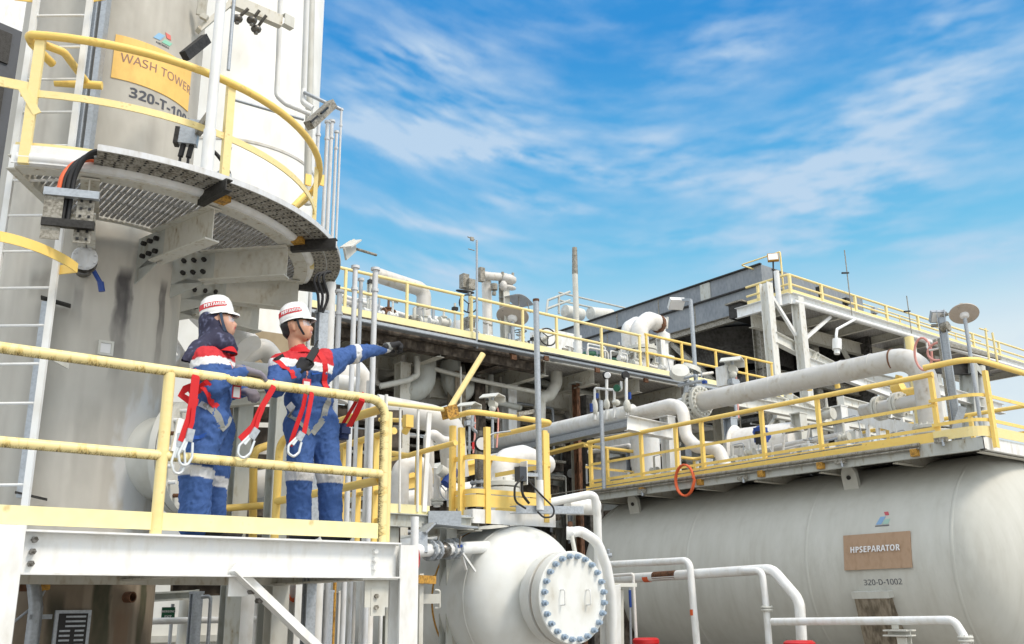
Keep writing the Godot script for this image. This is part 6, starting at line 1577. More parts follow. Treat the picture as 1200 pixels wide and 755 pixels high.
	part(g, "channel", mb().channel(Vector3(gp.x, 4.55, gp.z - 0.1), Vector3(gp.x, (Vector3(15.900, 6.865, -7.756)).y, gp.z - 0.1), 0.13, 0.08, Vector3(0.3, 0, 1)), M.galv)
	part(g, "cover", mb().bar(Vector3(gp.x + 0.03, 4.55, gp.z - 0.21), Vector3(gp.x + 0.03, (Vector3(15.900, 6.391, -7.886)).y, gp.z - 0.21), 0.06, 0.05), M.tray)
	var lh: Vector3 = Vector3(15.900, 6.779, -7.969)
	part(g, "lamp_arm", mb().bar(Vector3(15.900, 6.776, -7.769), Vector3(15.900, 6.760, -8.082), 0.04, 0.04), M.tray)
	floodlight(g, lh, 0.26, -0.7, 0.7, M.galv)
	part(g, "camera_head", mb().tube(Vector3(15.900, 6.553, -7.924), Vector3(15.900, 6.569, -7.799), 0.09, 10).tube(Vector3(15.900, 6.640, -8.099), Vector3(15.900, 6.612, -7.916), 0.03, 8), M.tray)
	part(g, "foot_duct", mb().bar(Vector3(15.600, 4.652, -7.830), Vector3(15.700, 5.094, -7.672), 0.2, 0.12), M.galv)
	var hoses := thing("pink_hose", "pink and white hoses looped behind the galvanised corner post", "hose", Vector3(16.200, 6.021, -8.464))
	for k in 2:
		var c: Vector3 = [Vector3(16.200, 6.245, -8.194), Vector3(16.400, 6.311, -8.583)][k]
		var rg := []
		for i in 22:
			var a := TAU * (i / 20.0)
			rg.append(c + Vector3(0.0, sin(a) * (0.16 if k == 0 else 0.3), cos(a) * (0.2 if k == 0 else 0.16)))
		part(hoses, "loop", mb().pipe(rg, 0.022, 0.0, 8), M.pink)
	part(hoses, "white_tail", mb().pipe([Vector3(16.200, 6.443, -8.388), Vector3(16.200, 6.348, -8.385), Vector3(16.200, 6.293, -8.345), Vector3(16.200, 6.298, -8.154)], 0.02, 0.05, 6), M.white)
	var df: Vector3 = Vector3(17.200, 5.004, -8.118)
	dish_lamp("round dish lamp on a grey pole at the right edge of the deck", Vector3(df.x, 4.5, df.z), (Vector3(17.200, 7.074, -8.027)).y, 0.26, Vector3(0.5, 1, -0.3).normalized())

func on_rack() -> void:
	var z := -21.0
	var y := 8.6
	var items := [[Vector3(14.042, 9.351, -21.000), 0.34, 0.85, "squat white drum left of the twin gate posts"], [Vector3(15.234, 9.579, -21.200), 0.3, 1.0, "white drum with dark rings behind the twin gate posts"], [Vector3(18.349, 9.974, -22.000), 0.2, 0.9, "white stub vessel under the brown dish lamp"]]
	for q in items:
		var p: Vector3 = q[0]
		var t := thing("drum", q[3], "drum", Vector3(p.x, y, p.z))
		part(t, "shell", mb().lathe(Vector3(p.x, y, p.z), Vector3.UP, [Vector2(q[1] * 1.15, 0), Vector2(q[1] * 1.15, 0.12), Vector2(q[1], 0.13), Vector2(q[1], q[2]), Vector2(q[1] * 0.9, q[2] + 0.1), Vector2(0, q[2] + 0.15)], 28), M.white)
		part(t, "band", mb().lathe(Vector3(p.x, y + 0.25, p.z), Vector3.UP, [Vector2(q[1], 0), Vector2(q[1] * 1.08, 0.02), Vector2(q[1] * 1.08, 0.12), Vector2(q[1], 0.14)], 28), M.grey)
	run("duct_pipe", "dull overhead pipe turning down into a white riser on the raised platform", [Vector3(12.303, 10.452, -21.000), Vector3(13.366, 10.358, -21.000), Vector3(13.833, 10.330, -21.000), Vector3(13.818, 9.552, -21.000)], 0.2, M.lagging, 0.4)
	steel("rack_post", "pale steel post under the dull overhead pipe", Vector3(12.1, y, -20.8), Vector3(12.1, (Vector3(12.869, 10.133, -20.800)).y, -20.8), 0.2, 0.2, M.pale, Vector3(0, 0, 1), "", "post")
	run("rack_line", "low white line with rusty valves along the left of the raised platform", [Vector3(11.062, 9.542, -20.600), Vector3(12.866, 9.378, -20.600), Vector3(13.449, 9.296, -20.600)], 0.05, M.white, 0.0)
	for q in [[Vector3(12.359, 9.238, -20.400), "rusty small valve on the low line of the raised platform"], [Vector3(13.161, 9.174, -20.400), "pale small valve beside the squat white drum"], [Vector3(14.212, 9.382, -20.600), "bright flanged valve between the two white drums"]]:
		valve(q[1], q[0], Vector3(1, 0, 0), 0.1, 0.4, M.brown if q[1].begins_with("rusty") else M.pale, null)
	# gate posts and valve tower
	var vt := Vector3(15.2, y, -20.6)
	var t := thing("valve_tower", "tall pale post carrying an arm of rusty valves above the raised platform", "valve stand", Vector3(15.6, y, -20.6))
	part(t, "post", mb().hbeam(Vector3(16.336, 9.129, -20.600), Vector3(16.269, 11.166, -20.600), 0.22, 0.22, Vector3(0, 0, 1)), M.pale)
	part(t, "arm", mb().pipe([Vector3(15.386, 10.982, -20.600), Vector3(15.807, 11.019, -20.600), Vector3(16.330, 11.102, -20.600), Vector3(16.643, 11.062, -20.600)], 0.12, 0.1, 12), M.lagging)
	part(t, "valve", mb().ball(Vector3(16.374, 11.006, -20.500), Vector3(0.25, 0.16, 0.2), 12).ball(Vector3(16.186, 10.788, -20.500), Vector3(0.12, 0.16, 0.12), 10).ball(Vector3(16.402, 10.780, -20.500), Vector3(0.24, 0.08, 0.12), 10), M.lagging)
	part(t, "fittings", mb().tube(Vector3(16.158, 11.038, -20.500), Vector3(16.160, 11.193, -20.500), 0.04, 8).tube(Vector3(16.531, 11.038, -20.500), Vector3(16.534, 11.246, -20.500), 0.04, 8).box(Vector3(15.400, 10.957, -20.500), Vector3(0.16, 0.4, 0.14)).tube(Vector3(15.848, 10.594, -20.500), Vector3(15.850, 10.771, -20.500), 0.1, 10).tube(Vector3(15.847, 10.442, -20.500), Vector3(15.848, 10.543, -20.500), 0.06, 8), M.tray, "", true)
	part(t, "riser", mb().tube(Vector3(15.857, 9.170, -20.800), Vector3(15.807, 10.921, -20.800), 0.14, 12), M.pipe)
	var hw := thing("handwheel_stand", "large black hand wheel beside the twin gate posts of the raised platform", "valve", Vector3(14.741, 8.857, -20.200))
	part(hw, "wheel", handwheel(Vector3(14.740, 9.907, -20.200), Vector3(-0.3, 0.1, 1), 0.26), M.rubber)
	part(hw, "top_wheel", handwheel(Vector3(14.771, 10.306, -20.400), Vector3(0.0, 1, 0.25), 0.24), M.rubber)
	part(hw, "stem", mb().tube(Vector3(15.017, 9.040, -20.500), Vector3(15.017, 10.579, -20.500), 0.06, 8), M.pale)
	for q in [[Vector3(15.017, 10.579, -20.500), Vector3(0.22, 0.3, 0.2)], [Vector3(14.886, 10.679, -20.600), Vector3(0.2, 0.4, 0.2)], [Vector3(14.988, 9.397, -20.500), Vector3(0.25, 0.45, 0.2)]]:
		part(hw, "actuator", mb().box(q[0], q[1]), M.tray)
	var hw2 := thing("handwheel_stand", "black ring hand wheel right of the grey service pole on the raised platform", "valve", Vector3(17.535, 9.056, -20.200))
	part(hw2, "wheel", handwheel(Vector3(17.373, 9.363, -20.000), Vector3(-0.25, 0.1, 1), 0.26), M.rubber)
	part(hw2, "body", mb().tube(Vector3(17.096, 9.237, -20.200), Vector3(17.460, 9.400, -20.100), 0.06, 8).ball(Vector3(17.435, 9.263, -20.300), Vector3(0.2, 0.16, 0.16), 10), M.pale)
	upright("antenna_mast", "thin antenna mast on the raised platform beside the hand wheels", "mast", Vector3(14.132, 8.717, -19.000), 8.3, (Vector3(14.055, 11.220, -19.000)).y, 0.03, M.galv)
	var am: Vector3 = Vector3(14.055, 11.220, -19.000)
	part(get_node("antenna_mast"), "aerial", mb().tube(am, am + Vector3(-0.22, 0.03, 0), 0.015, 6).tube(am + Vector3(0, -0.3, 0), am + Vector3(-0.2, -0.3, 0), 0.012, 6).box(am + Vector3(-0.08, 0, 0), Vector3(0.1, 0.1, 0.04)), M.tray)
	var df: Vector3 = Vector3(16.414, 8.679, -20.400)
	dish_lamp("brown dish lamp tilted under a clear shield on the raised platform", Vector3(df.x, y, df.z), (Vector3(16.309, 9.850, -20.400)).y, 0.46, Vector3(0.35, 1, -0.25).normalized())
	var sh: Vector3 = Vector3(16.659, 10.420, -20.400)
	var sd := thing("sheet_shield", "curved pale sheet shield above the brown dish lamp", "shield", sh - Vector3(0, 0.2, 0))
	var cv := mb()
	for k in 6:
		var a := -0.5 + 0.2 * k
		cv.bar(sh + Vector3(-0.42 + 0.15 * k, 0.12 - a * a * 0.3, -0.05 * k), sh + Vector3(-0.27 + 0.15 * k, 0.12 - (a + 0.2) * (a + 0.2) * 0.3, -0.05 * k - 0.05), 0.6, 0.015)
	part(sd, "sheet", cv, M.galv)
	part(sd, "stay", mb().tube(sh + Vector3(0.3, 0.0, 0), sh + Vector3(0.42, -0.3, 0), 0.015, 6).tube(sh + Vector3(0, 0.1, 0), Vector3(sh.x, (Vector3(16.309, 9.850, -20.400)).y, sh.z), 0.015, 6), M.tray)
	var wp: Vector3 = Vector3(18.772, 9.012, -20.300)
	var tp := thing("vent_post", "tall pale vent post with a brown top rising against the sky", "post", Vector3(wp.x, y, wp.z))
	part(tp, "shaft", mb().tube(Vector3(wp.x, y, wp.z), Vector3(wp.x, (Vector3(18.847, 11.620, -20.300)).y, wp.z), 0.085, 14), M.pale)
	part(tp, "base", mb().lathe(Vector3(wp.x, y, wp.z), Vector3.UP, [Vector2(0.3, 0), Vector2(0.3, 0.05), Vector2(0.12, 0.25), Vector2(0.12, 0.9)], 16), M.white)
	part(tp, "brown_top", mb().tube(Vector3(wp.x, (Vector3(18.847, 11.620, -20.300)).y, wp.z), Vector3(wp.x + 0.02, (Vector3(18.988, 12.473, -20.300)).y, wp.z), 0.09, 14, 0.075), M.tray)
	for q in [[Vector3(19.356, 9.303, -20.400), "green capped pump right of the tall vent post"], [Vector3(20.481, 9.492, -20.600), "green capped pump behind the pale rail near the U pipes"]]:
		var p: Vector3 = q[0]
		var g := thing("pump", q[1], "pump", Vector3(p.x, y, p.z), "green capped pumps")
		part(g, "casing", mb().box(Vector3(p.x, y + 0.12, p.z), Vector3(0.6, 0.24, 0.4)).tube(Vector3(p.x - 0.3, y + 0.4, p.z), Vector3(p.x + 0.3, y + 0.4, p.z), 0.16, 14), M.pale)
		part(g, "green_cap", mb().lathe(Vector3(p.x, y + 0.5, p.z), Vector3.UP, [Vector2(0.28, 0), Vector2(0.28, 0.1), Vector2(0.2, 0.2), Vector2(0, 0.22)], 16), M.green)
		part(g, "frame", mb().pipe([Vector3(p.x - 0.35, y, p.z + 0.3), Vector3(p.x - 0.35, y + 0.85, p.z + 0.3), Vector3(p.x + 0.35, y + 0.85, p.z + 0.3), Vector3(p.x + 0.35, y, p.z + 0.3)], 0.025, 0.05, 8), M.white)
	# twin inverted U pipes
	run("u_bend", "left one of two fat white inverted U pipes on the raised platform", [Vector3(21.660, 9.477, -21.000), Vector3(21.655, 10.576, -21.000), Vector3(22.375, 10.944, -21.300), Vector3(22.922, 10.902, -21.600), Vector3(22.892, 10.483, -21.600)], 0.23, M.pipe, 0.3)
	run("u_bend", "right one of two fat white inverted U pipes, with rusty elbow end", [Vector3(21.768, 9.190, -20.600), Vector3(21.747, 10.527, -20.600), Vector3(22.416, 10.948, -20.800), Vector3(23.196, 10.986, -21.000)], 0.28, M.pipe, 0.4, "pipe", "", [[Vector3(21.802, 9.666, -20.600), Vector3.UP]])
	var cvp: Vector3 = Vector3(23.172, 9.507, -20.900)
	var cv2 := thing("safety_valve", "tall white safety valve right of the inverted U pipes with a rusty joint", "valve", Vector3(cvp.x, y, cvp.z))
	part(cv2, "body", mb().lathe(Vector3(cvp.x, y, cvp.z), Vector3.UP, [Vector2(0.2, 0), Vector2(0.2, 0.5), Vector2(0.34, 0.52), Vector2(0.34, 0.62), Vector2(0.27, 0.64), Vector2(0.3, 1.1), Vector2(0.34, 1.12), Vector2(0.34, 1.22), Vector2(0.16, 1.3), Vector2(0.16, 1.7), Vector2(0.24, 1.75), Vector2(0.24, 2.0), Vector2(0.1, 2.1), Vector2(0.1, 2.3), Vector2(0, 2.3)], 20), M.white)
	part(cv2, "rusty_joint", mb().flange(Vector3(23.003, 10.929, -20.900), Vector3(1, 0, 0), 0.3, 0.12, 8), M.brown)
	part(cv2, "lever", mb().tube(Vector3(23.439, 11.241, -20.900), Vector3(23.365, 10.844, -20.900), 0.05, 8), M.pale)
	steel("u_post", "white steel post between the U pipes and the safety valve", Vector3(cvp.x - 0.35, y, cvp.z + 0.2), Vector3(cvp.x - 0.35, y + 1.75, cvp.z + 0.2), 0.22, 0.2, M.white, Vector3(0, 0, 1), "", "post")
	# white railings and vessels far behind against the sky
	var fr := thing("far_rack", "white far structure with rails showing behind the vent post", "structure", Vector3(24, 8, -34))
	part(fr, "deck", mb().box(Vector3(23.5, 11.4, -34), Vector3(8.0, 0.3, 3.0)), M.white)
	part(fr, "rail", mb().pipe([Vector3(28.590, 15.176, -33.000), Vector3(28.719, 15.958, -33.000), Vector3(30.152, 16.663, -33.000)], 0.06, 0.0, 8).tube(Vector3(28.653, 15.523, -33.000), Vector3(30.135, 16.227, -33.000), 0.06, 8).tube(Vector3(29.397, 15.405, -33.000), Vector3(29.427, 16.306, -33.000), 0.06, 8), M.grey)
	part(fr, "rail", mb().tube(Vector3(29.433, 16.479, -33.000), Vector3(33.854, 16.526, -33.000), 0.05, 8).tube(Vector3(29.420, 16.091, -33.000), Vector3(32.991, 16.143, -33.000), 0.05, 8), M.grey)
	part(fr, "vessel", mb().lathe(Vector3(29.675, 15.626, -33.000), Vector3(1, 0, 0), [Vector2(0, 0), Vector2(0.3, 0.1), Vector2(0.3, 1.2), Vector2(0, 1.3)], 16).lathe(Vector3(31.349, 15.801, -33.000), Vector3(1, 0.1, 0), [Vector2(0, 0), Vector2(0.32, 0.1), Vector2(0.32, 1.5), Vector2(0, 1.6)], 16), M.pale)
	part(fr, "leg", mb().hbeam(Vector3(20.2, 0, -34), Vector3(20.2, 11.3, -34), 0.3, 0.3, Vector3(0, 0, 1)).hbeam(Vector3(27.0, 0, -34), Vector3(27.0, 11.3, -34), 0.3, 0.3, Vector3(0, 0, 1)), M.pale)

func under_rack() -> void:
	# pipes that hang below the raised platform
	run("hanging_pipe", "grey pipe curving down under the dark end of the raised platform", [Vector3(13.493, 8.333, -20.400), Vector3(13.478, 7.607, -20.400), Vector3(13.248, 7.353, -20.400), Vector3(12.917, 7.258, -20.600)], 0.3, M.grey, 0.6)
	run("hanging_line", "thin white line stepping down beside the grey curving pipe", [Vector3(12.997, 8.129, -20.000), Vector3(13.006, 7.644, -20.000), Vector3(12.731, 7.476, -20.000), Vector3(12.047, 7.271, -20.200)], 0.075, M.pale, 0.12)
	run("hanging_u", "wide grey U pipe hanging under the middle of the raised platform", [Vector3(14.443, 8.332, -20.600), Vector3(14.475, 7.684, -20.600), Vector3(14.781, 7.492, -20.600), Vector3(15.208, 7.865, -20.800), Vector3(15.266, 8.350, -20.800)], 0.28, M.grey, 0.5)
	run("hanging_elbow", "pale elbow pipe hanging right of the service pole", [Vector3(17.839, 8.500, -20.200), Vector3(17.826, 8.100, -20.200), Vector3(17.559, 7.721, -20.200), Vector3(17.211, 7.630, -20.200), Vector3(17.159, 6.807, -20.200)], 0.17, M.pale, 0.3)
	run("rack_header", "grey header pipe crossing under the raised platform behind the columns", [Vector3(12.580, 6.289, -23.000), Vector3(16.171, 7.439, -23.400), Vector3(25.515, 7.626, -24.000)], 0.25, M.grey, 0.0)
	for q in [[Vector3(16.594, 7.561, -20.800), 0.3, "white", "white steel column under the raised platform right of the hooded transmitters"], [Vector3(12.821, 5.958, -20.400), 0.3, "beam", "weathered column under the dark end of the raised platform"], [Vector3(15.936, 7.686, -22.000), 0.2, "pale", "slim pale column behind the lower hooded transmitter"]]:
		var p: Vector3 = q[0]
		steel("rack_column", q[3], Vector3(p.x, 0, p.z), Vector3(p.x, 8.0, p.z), q[1], q[1], M[q[2]], Vector3(0, 0, 1), "", "column")
	steel("rack_girder", "pale girder under the raised platform level with the slanting bar", Vector3(13.958, 7.621, -21.000), Vector3(19.465, 7.890, -21.000), 0.5, 0.25, M.beam)
	steel("rack_girder", "grey girder under the raised platform behind the hooded transmitters", Vector3(17.727, 8.513, -22.500), Vector3(22.374, 8.206, -22.500), 0.6, 0.3, M.pale)
	# dark concrete frame with stacked beams
	var t := thing("concrete_structure", "dark weathered concrete frame with stacked beams beneath the raised platform", "structure", Vector3(18, 0, -21.5))
	for q in [Vector3(18.793, 5.975, -20.000), Vector3(17.149, 6.084, -22.000), Vector3(20.985, 7.624, -23.000), Vector3(15.000, 6.581, -23.500), Vector3(13.384, 6.431, -23.500)]:
		part(t, "column", mb().box(Vector3(q.x, 3.9, q.z), Vector3(0.5, 7.8, 0.5)), M.soot if q.z > -20.5 else M.dark_concrete)
	var ys := [6.9, 6.1, 5.35, 4.65, 3.9, 3.1, 2.2]
	for k in ys.size():
		part(t, "beam", mb().box(Vector3(14.5 + 0.12 * (k % 2), ys[k], -22.3 - 0.1 * k), Vector3(10.0, 0.36 if k % 2 == 0 else 0.26, 0.8)), M.dark_concrete)
	part(t, "rear_wall", mb().box(Vector3(14.5, 3.6, -25.6), Vector3(16.0, 7.2, 0.3)), M.soot)
	var ra := RandomNumberGenerator.new()
	ra.seed = 31
	for k in 22:   # lines and drops in front of the stacked beams
		var x := ra.randf_range(10.5, 19.5)
		var y := ra.randf_range(3.6, 7.9)
		var z := ra.randf_range(-21.6, -20.6)
		var l := ra.randf_range(0.8, 3.0)
		var rr := ra.randf_range(0.02, 0.08)
		part(t, "small_line", mb().pipe([Vector3(x, y, z), Vector3(x + l, y, z), Vector3(x + l, y - ra.randf_range(0.4, 2.0), z)] if k % 3 else [Vector3(x, 8.3, z), Vector3(x, y, z), Vector3(x + l * 0.4, y, z)], rr, rr * 2.5, 8), [M.pipe, M.grey, M.galv][k % 3])
		if k % 2:
			part(t, "fitting", mb().flange(Vector3(x + l * 0.4, y, z), Vector3(1, 0, 0), rr * 2.2, 0.05, 6).flange(Vector3(x + l * 0.4 + 0.08, y, z), Vector3(1, 0, 0), rr * 2.2, 0.05, 6), M.pale)
	for k in 5:
		part(t, "cable_tray", mb().bar(Vector3(9.5, 7.7 - 0.5 * k, -21.9), Vector3(19.5, 7.7 - 0.5 * k, -21.9), 0.3, 0.07), M.tray)
	# lit rear rack right of it
	var r := thing("rear_rack", "grey steel pipe rack filling the space below the cooler", "rack", Vector3(26, 0, -24))
	for x in [21.0, 24.0, 27.0, 30.0, 33.0, 36.5]:
		part(r, "column", mb().hbeam(Vector3(x, 0, -23.6), Vector3(x, 9.2, -23.6), 0.34, 0.34, Vector3(0, 0, 1), 0.03, 0.03), M.grey)
	for y in [4.6, 5.9, 7.2, 8.3]:
		part(r, "beam", mb().hbeam(Vector3(20.5, y, -23.5), Vector3(38, y, -23.5), 0.36, 0.22), M.grey)
	for x in [22.5, 25.5, 28.5, 31.5, 34.5]:
		part(r, "cross_beam", mb().hbeam(Vector3(x, 7.5, -21.0), Vector3(x, 7.5, -27.0), 0.34, 0.22), M.pale)
		part(r, "cross_beam", mb().hbeam(Vector3(x, 5.6, -21.0), Vector3(x, 5.6, -27.0), 0.34, 0.22), M.grey)
	for k in 5:
		part(r, "pipe_line", mb().tube(Vector3(20.5, 7.95, -22.0 - 0.7 * k), Vector3(38, 7.95, -22.0 - 0.7 * k), 0.12 + 0.03 * (k % 3), 14), M.pipe)
		part(r, "pipe_line", mb().tube(Vector3(20.5, 6.05, -22.0 - 0.7 * k), Vector3(38, 6.05, -22.0 - 0.7 * k), 0.1 + 0.03 * (k % 2), 14), M.lagging)
	part(r, "rear_wall", mb().box(Vector3(27.0, 4.0, -28.5), Vector3(16, 8.0, 0.3)), M.dark_concrete)
	var rn := RandomNumberGenerator.new()
	rn.seed = 12
	for k in 26:   # small lines, drops and fittings on the rack
		var x := rn.randf_range(20.6, 35.0)
		var y := rn.randf_range(4.8, 8.8)
		var z := rn.randf_range(-23.0, -20.4)
		var l := rn.randf_range(0.8, 4.0)
		var rr := rn.randf_range(0.02, 0.075)
		var m: Material = [M.pipe, M.grey, M.galv, M.white][k % 4]
		part(r, "small_line", mb().pipe([Vector3(x, y, z), Vector3(x + l, y, z), Vector3(x + l, y - rn.randf_range(0.4, 2.4), z)] if k % 3 else [Vector3(x, y, z - 1.5), Vector3(x, y, z), Vector3(x, y - l * 0.7, z)], rr, rr * 2.5, 8), m)
		if k % 2:
			part(r, "fitting", mb().lathe(Vector3(x + l * 0.5, y, z) - Vector3(0.14, 0, 0), Vector3(1, 0, 0), [Vector2(0, 0), Vector2(rr * 2.4, 0), Vector2(rr * 2.4, 0.05), Vector2(rr * 1.3, 0.07), Vector2(rr * 1.9, 0.14), Vector2(rr * 1.3, 0.21), Vector2(rr * 2.4, 0.23), Vector2(rr * 2.4, 0.28), Vector2(0, 0.28)], 12), M.pale)
	for k in 7:
		var x := 21.5 + 2.2 * k
		part(r, "diagonal", mb().bar(Vector3(x, 4.6, -23.4), Vector3(x + 1.5, 7.2, -23.4), 0.1, 0.12), M.pale if k % 2 else M.grey)
		part(r, "cable_box", mb().box(Vector3(x + 0.6, 6.6 + 0.3 * (k % 3), -21.2), Vector3(0.3, 0.4, 0.2)), M.galv)
	for q in [[Vector3(25.582, 7.468, -17.000), "white beam end sloping under the thick pipe"], [Vector3(27.949, 7.313, -17.000), "second white beam end sloping under the thick pipe"]]:
		var p: Vector3 = q[0]
		steel("sloping_beam", q[1], p + Vector3(-2.4, 0.55, -1.5), p + Vector3(2.4, -0.1, 0.5), 0.35, 0.22, M.white_worn)

func high_right() -> void:
	var f: Vector3 = Vector3(28.497, 13.734, -20.200)
	var h: Vector3 = Vector3(28.627, 14.295, -20.200)
	var t := thing("yellow_floodlight", "yellow framed floodlight perched on a thin stem at the walkway corner", "lamp", Vector3(f.x, 13.0, f.z))
	part(t, "stem", mb().tube(Vector3(f.x, 13.0, f.z), h, 0.03, 8).bar(Vector3(28.507, 13.803, -20.200), Vector3(29.117, 13.798, -20.200), 0.05, 0.06), M.dark_steel)
	floodlight(t, h, 0.4, -0.9, -0.3, M.ochre)
	upright("white_pipe_post", "white pipe post at the left corner of the high walkway", "post", Vector3(28.324, 13.221, -19.900), 12.3, (Vector3(28.331, 13.614, -19.900)).y, 0.1, M.white)
	for q in [[Vector3(32.140, 13.860, -19.400), Vector3(32.098, 15.140, -19.400), "thin whip antenna left of the others on the high walkway"], [Vector3(36.372, 13.181, -19.400), Vector3(36.201, 14.097, -19.400), "short whip antenna right of the others on the high walkway"]]:
		var p: Vector3 = q[0]
		var a := upright("whip_antenna", q[2], "antenna", p, 12.5, (q[1] as Vector3).y, 0.02, M.tray)
		var top: Vector3 = Vector3(p.x, (q[1] as Vector3).y, p.z)
		var k: Vector3 = Vector3(p.x, lerpf(p.y, top.y, 0.25), p.z)
		part(a, "cross_arm", mb().bar(k + Vector3(-0.35, -0.05, 0), k + Vector3(0.1, 0.05, 0), 0.06, 0.06), M.dark_steel)
	for q in [[Vector3(32.659, 13.938, -21.000), "dark bollard lamp behind the high walkway rail, left"], [Vector3(34.472, 13.814, -21.000), "dark bollard lamp behind the high walkway rail, middle"], [Vector3(36.537, 13.786, -21.000), "pale bollard lamp behind the high walkway rail, right"]]:
		var p: Vector3 = q[0]
		var a := thing("bollard_lamp", q[1], "lamp", p - Vector3(0, 0.4, 0), "bollard lamps on the high walkway")
		part(a, "shaft", mb().tube(p - Vector3(0, 0.4, 0), p, 0.07, 10), M.tray if q[1].begins_with("pale") else M.dark_steel)
		part(a, "head", mb().box(p + Vector3(0, 0.1, 0), Vector3(0.25, 0.25, 0.2)), M.galv if q[1].begins_with("pale") else M.dark_steel)
	var wl := thing("pendant_lamp", "white pendant lamp hanging on a bent pipe over the thick pale pipe", "lamp", Vector3(29.259, 10.372, -18.400))
	part(wl, "arm", mb().pipe([Vector3(31.534, 12.132, -18.900), Vector3(29.583, 11.313, -18.500), Vector3(29.323, 10.998, -18.400), Vector3(29.340, 10.815, -18.400)], 0.05, 0.15, 10), M.white)
	part(wl, "head", mb().tube(Vector3(29.352, 10.879, -18.400), Vector3(29.282, 10.498, -18.400), 0.16, 14).tube(Vector3(29.288, 10.530, -18.400), Vector3(29.253, 10.340, -18.400), 0.1, 12), M.white)
	part(wl, "blue_ring", mb().tube(Vector3(29.431, 10.880, -18.350), Vector3(29.384, 10.626, -18.350), 0.06, 8), M.blue)
	# structure at the right edge, seen through the corner rail
	var r := thing("right_gantry", "pale grey gantry beyond the corner rail at the right edge", "structure", Vector3(30, 0, -13))
	part(r, "beam", mb().hbeam(Vector3(25.393, 8.250, -13.000), Vector3(28.603, 8.607, -13.000), 0.35, 0.2), M.dark_steel)
	part(r, "girder", mb().hbeam(Vector3(24.955, 7.592, -13.000), Vector3(29.029, 7.475, -13.000), 0.3, 0.2), M.white)
	part(r, "post", mb().hbeam(Vector3(26.702, 5.299, -13.000), Vector3(27.299, 8.650, -13.000), 0.4, 0.3, Vector3(0, 0, 1)), M.grey)
	part(r, "post", mb().tube(Vector3(27.490, 5.355, -13.000), Vector3(28.044, 8.631, -13.000), 0.14, 10), M.pale)
	part(r, "bracket", mb().bar(Vector3(27.402, 8.666, -13.000), Vector3(28.016, 8.371, -13.000), 0.2, 0.2), M.grey)
	part(r, "thin_rod", mb().tube(Vector3(26.450, 8.250, -12.000), Vector3(26.537, 9.313, -12.000), 0.03, 6).tube(Vector3(26.945, 8.273, -12.000), Vector3(26.910, 9.252, -12.000), 0.03, 6).tube(Vector3(26.181, 9.252, -12.000), Vector3(26.667, 9.261, -12.000), 0.02, 6), M.pale_yellow)
	part(r, "long_beam", mb().bar(Vector3(33.405, 11.161, -17.000), Vector3(38.436, 11.273, -17.000), 0.12, 0.14), M.tray)
	var ys := thing("yellow_barrier", "yellow frame rails glimpsed below the thick pale pipe", "railing", Vector3(20.703, 6.732, -13.672))
	part(ys, "bar", mb().pipe([Vector3(20.916, 7.213, -14.656), Vector3(20.872, 7.465, -14.596), Vector3(21.738, 7.704, -13.809), Vector3(21.870, 7.345, -13.840)], 0.07, 0.1, 8).tube(Vector3(21.249, 7.565, -14.256), Vector3(21.314, 7.291, -14.307), 0.07, 8).tube(Vector3(20.898, 7.318, -14.631), Vector3(21.810, 7.493, -13.832), 0.06, 8), M.yellow)

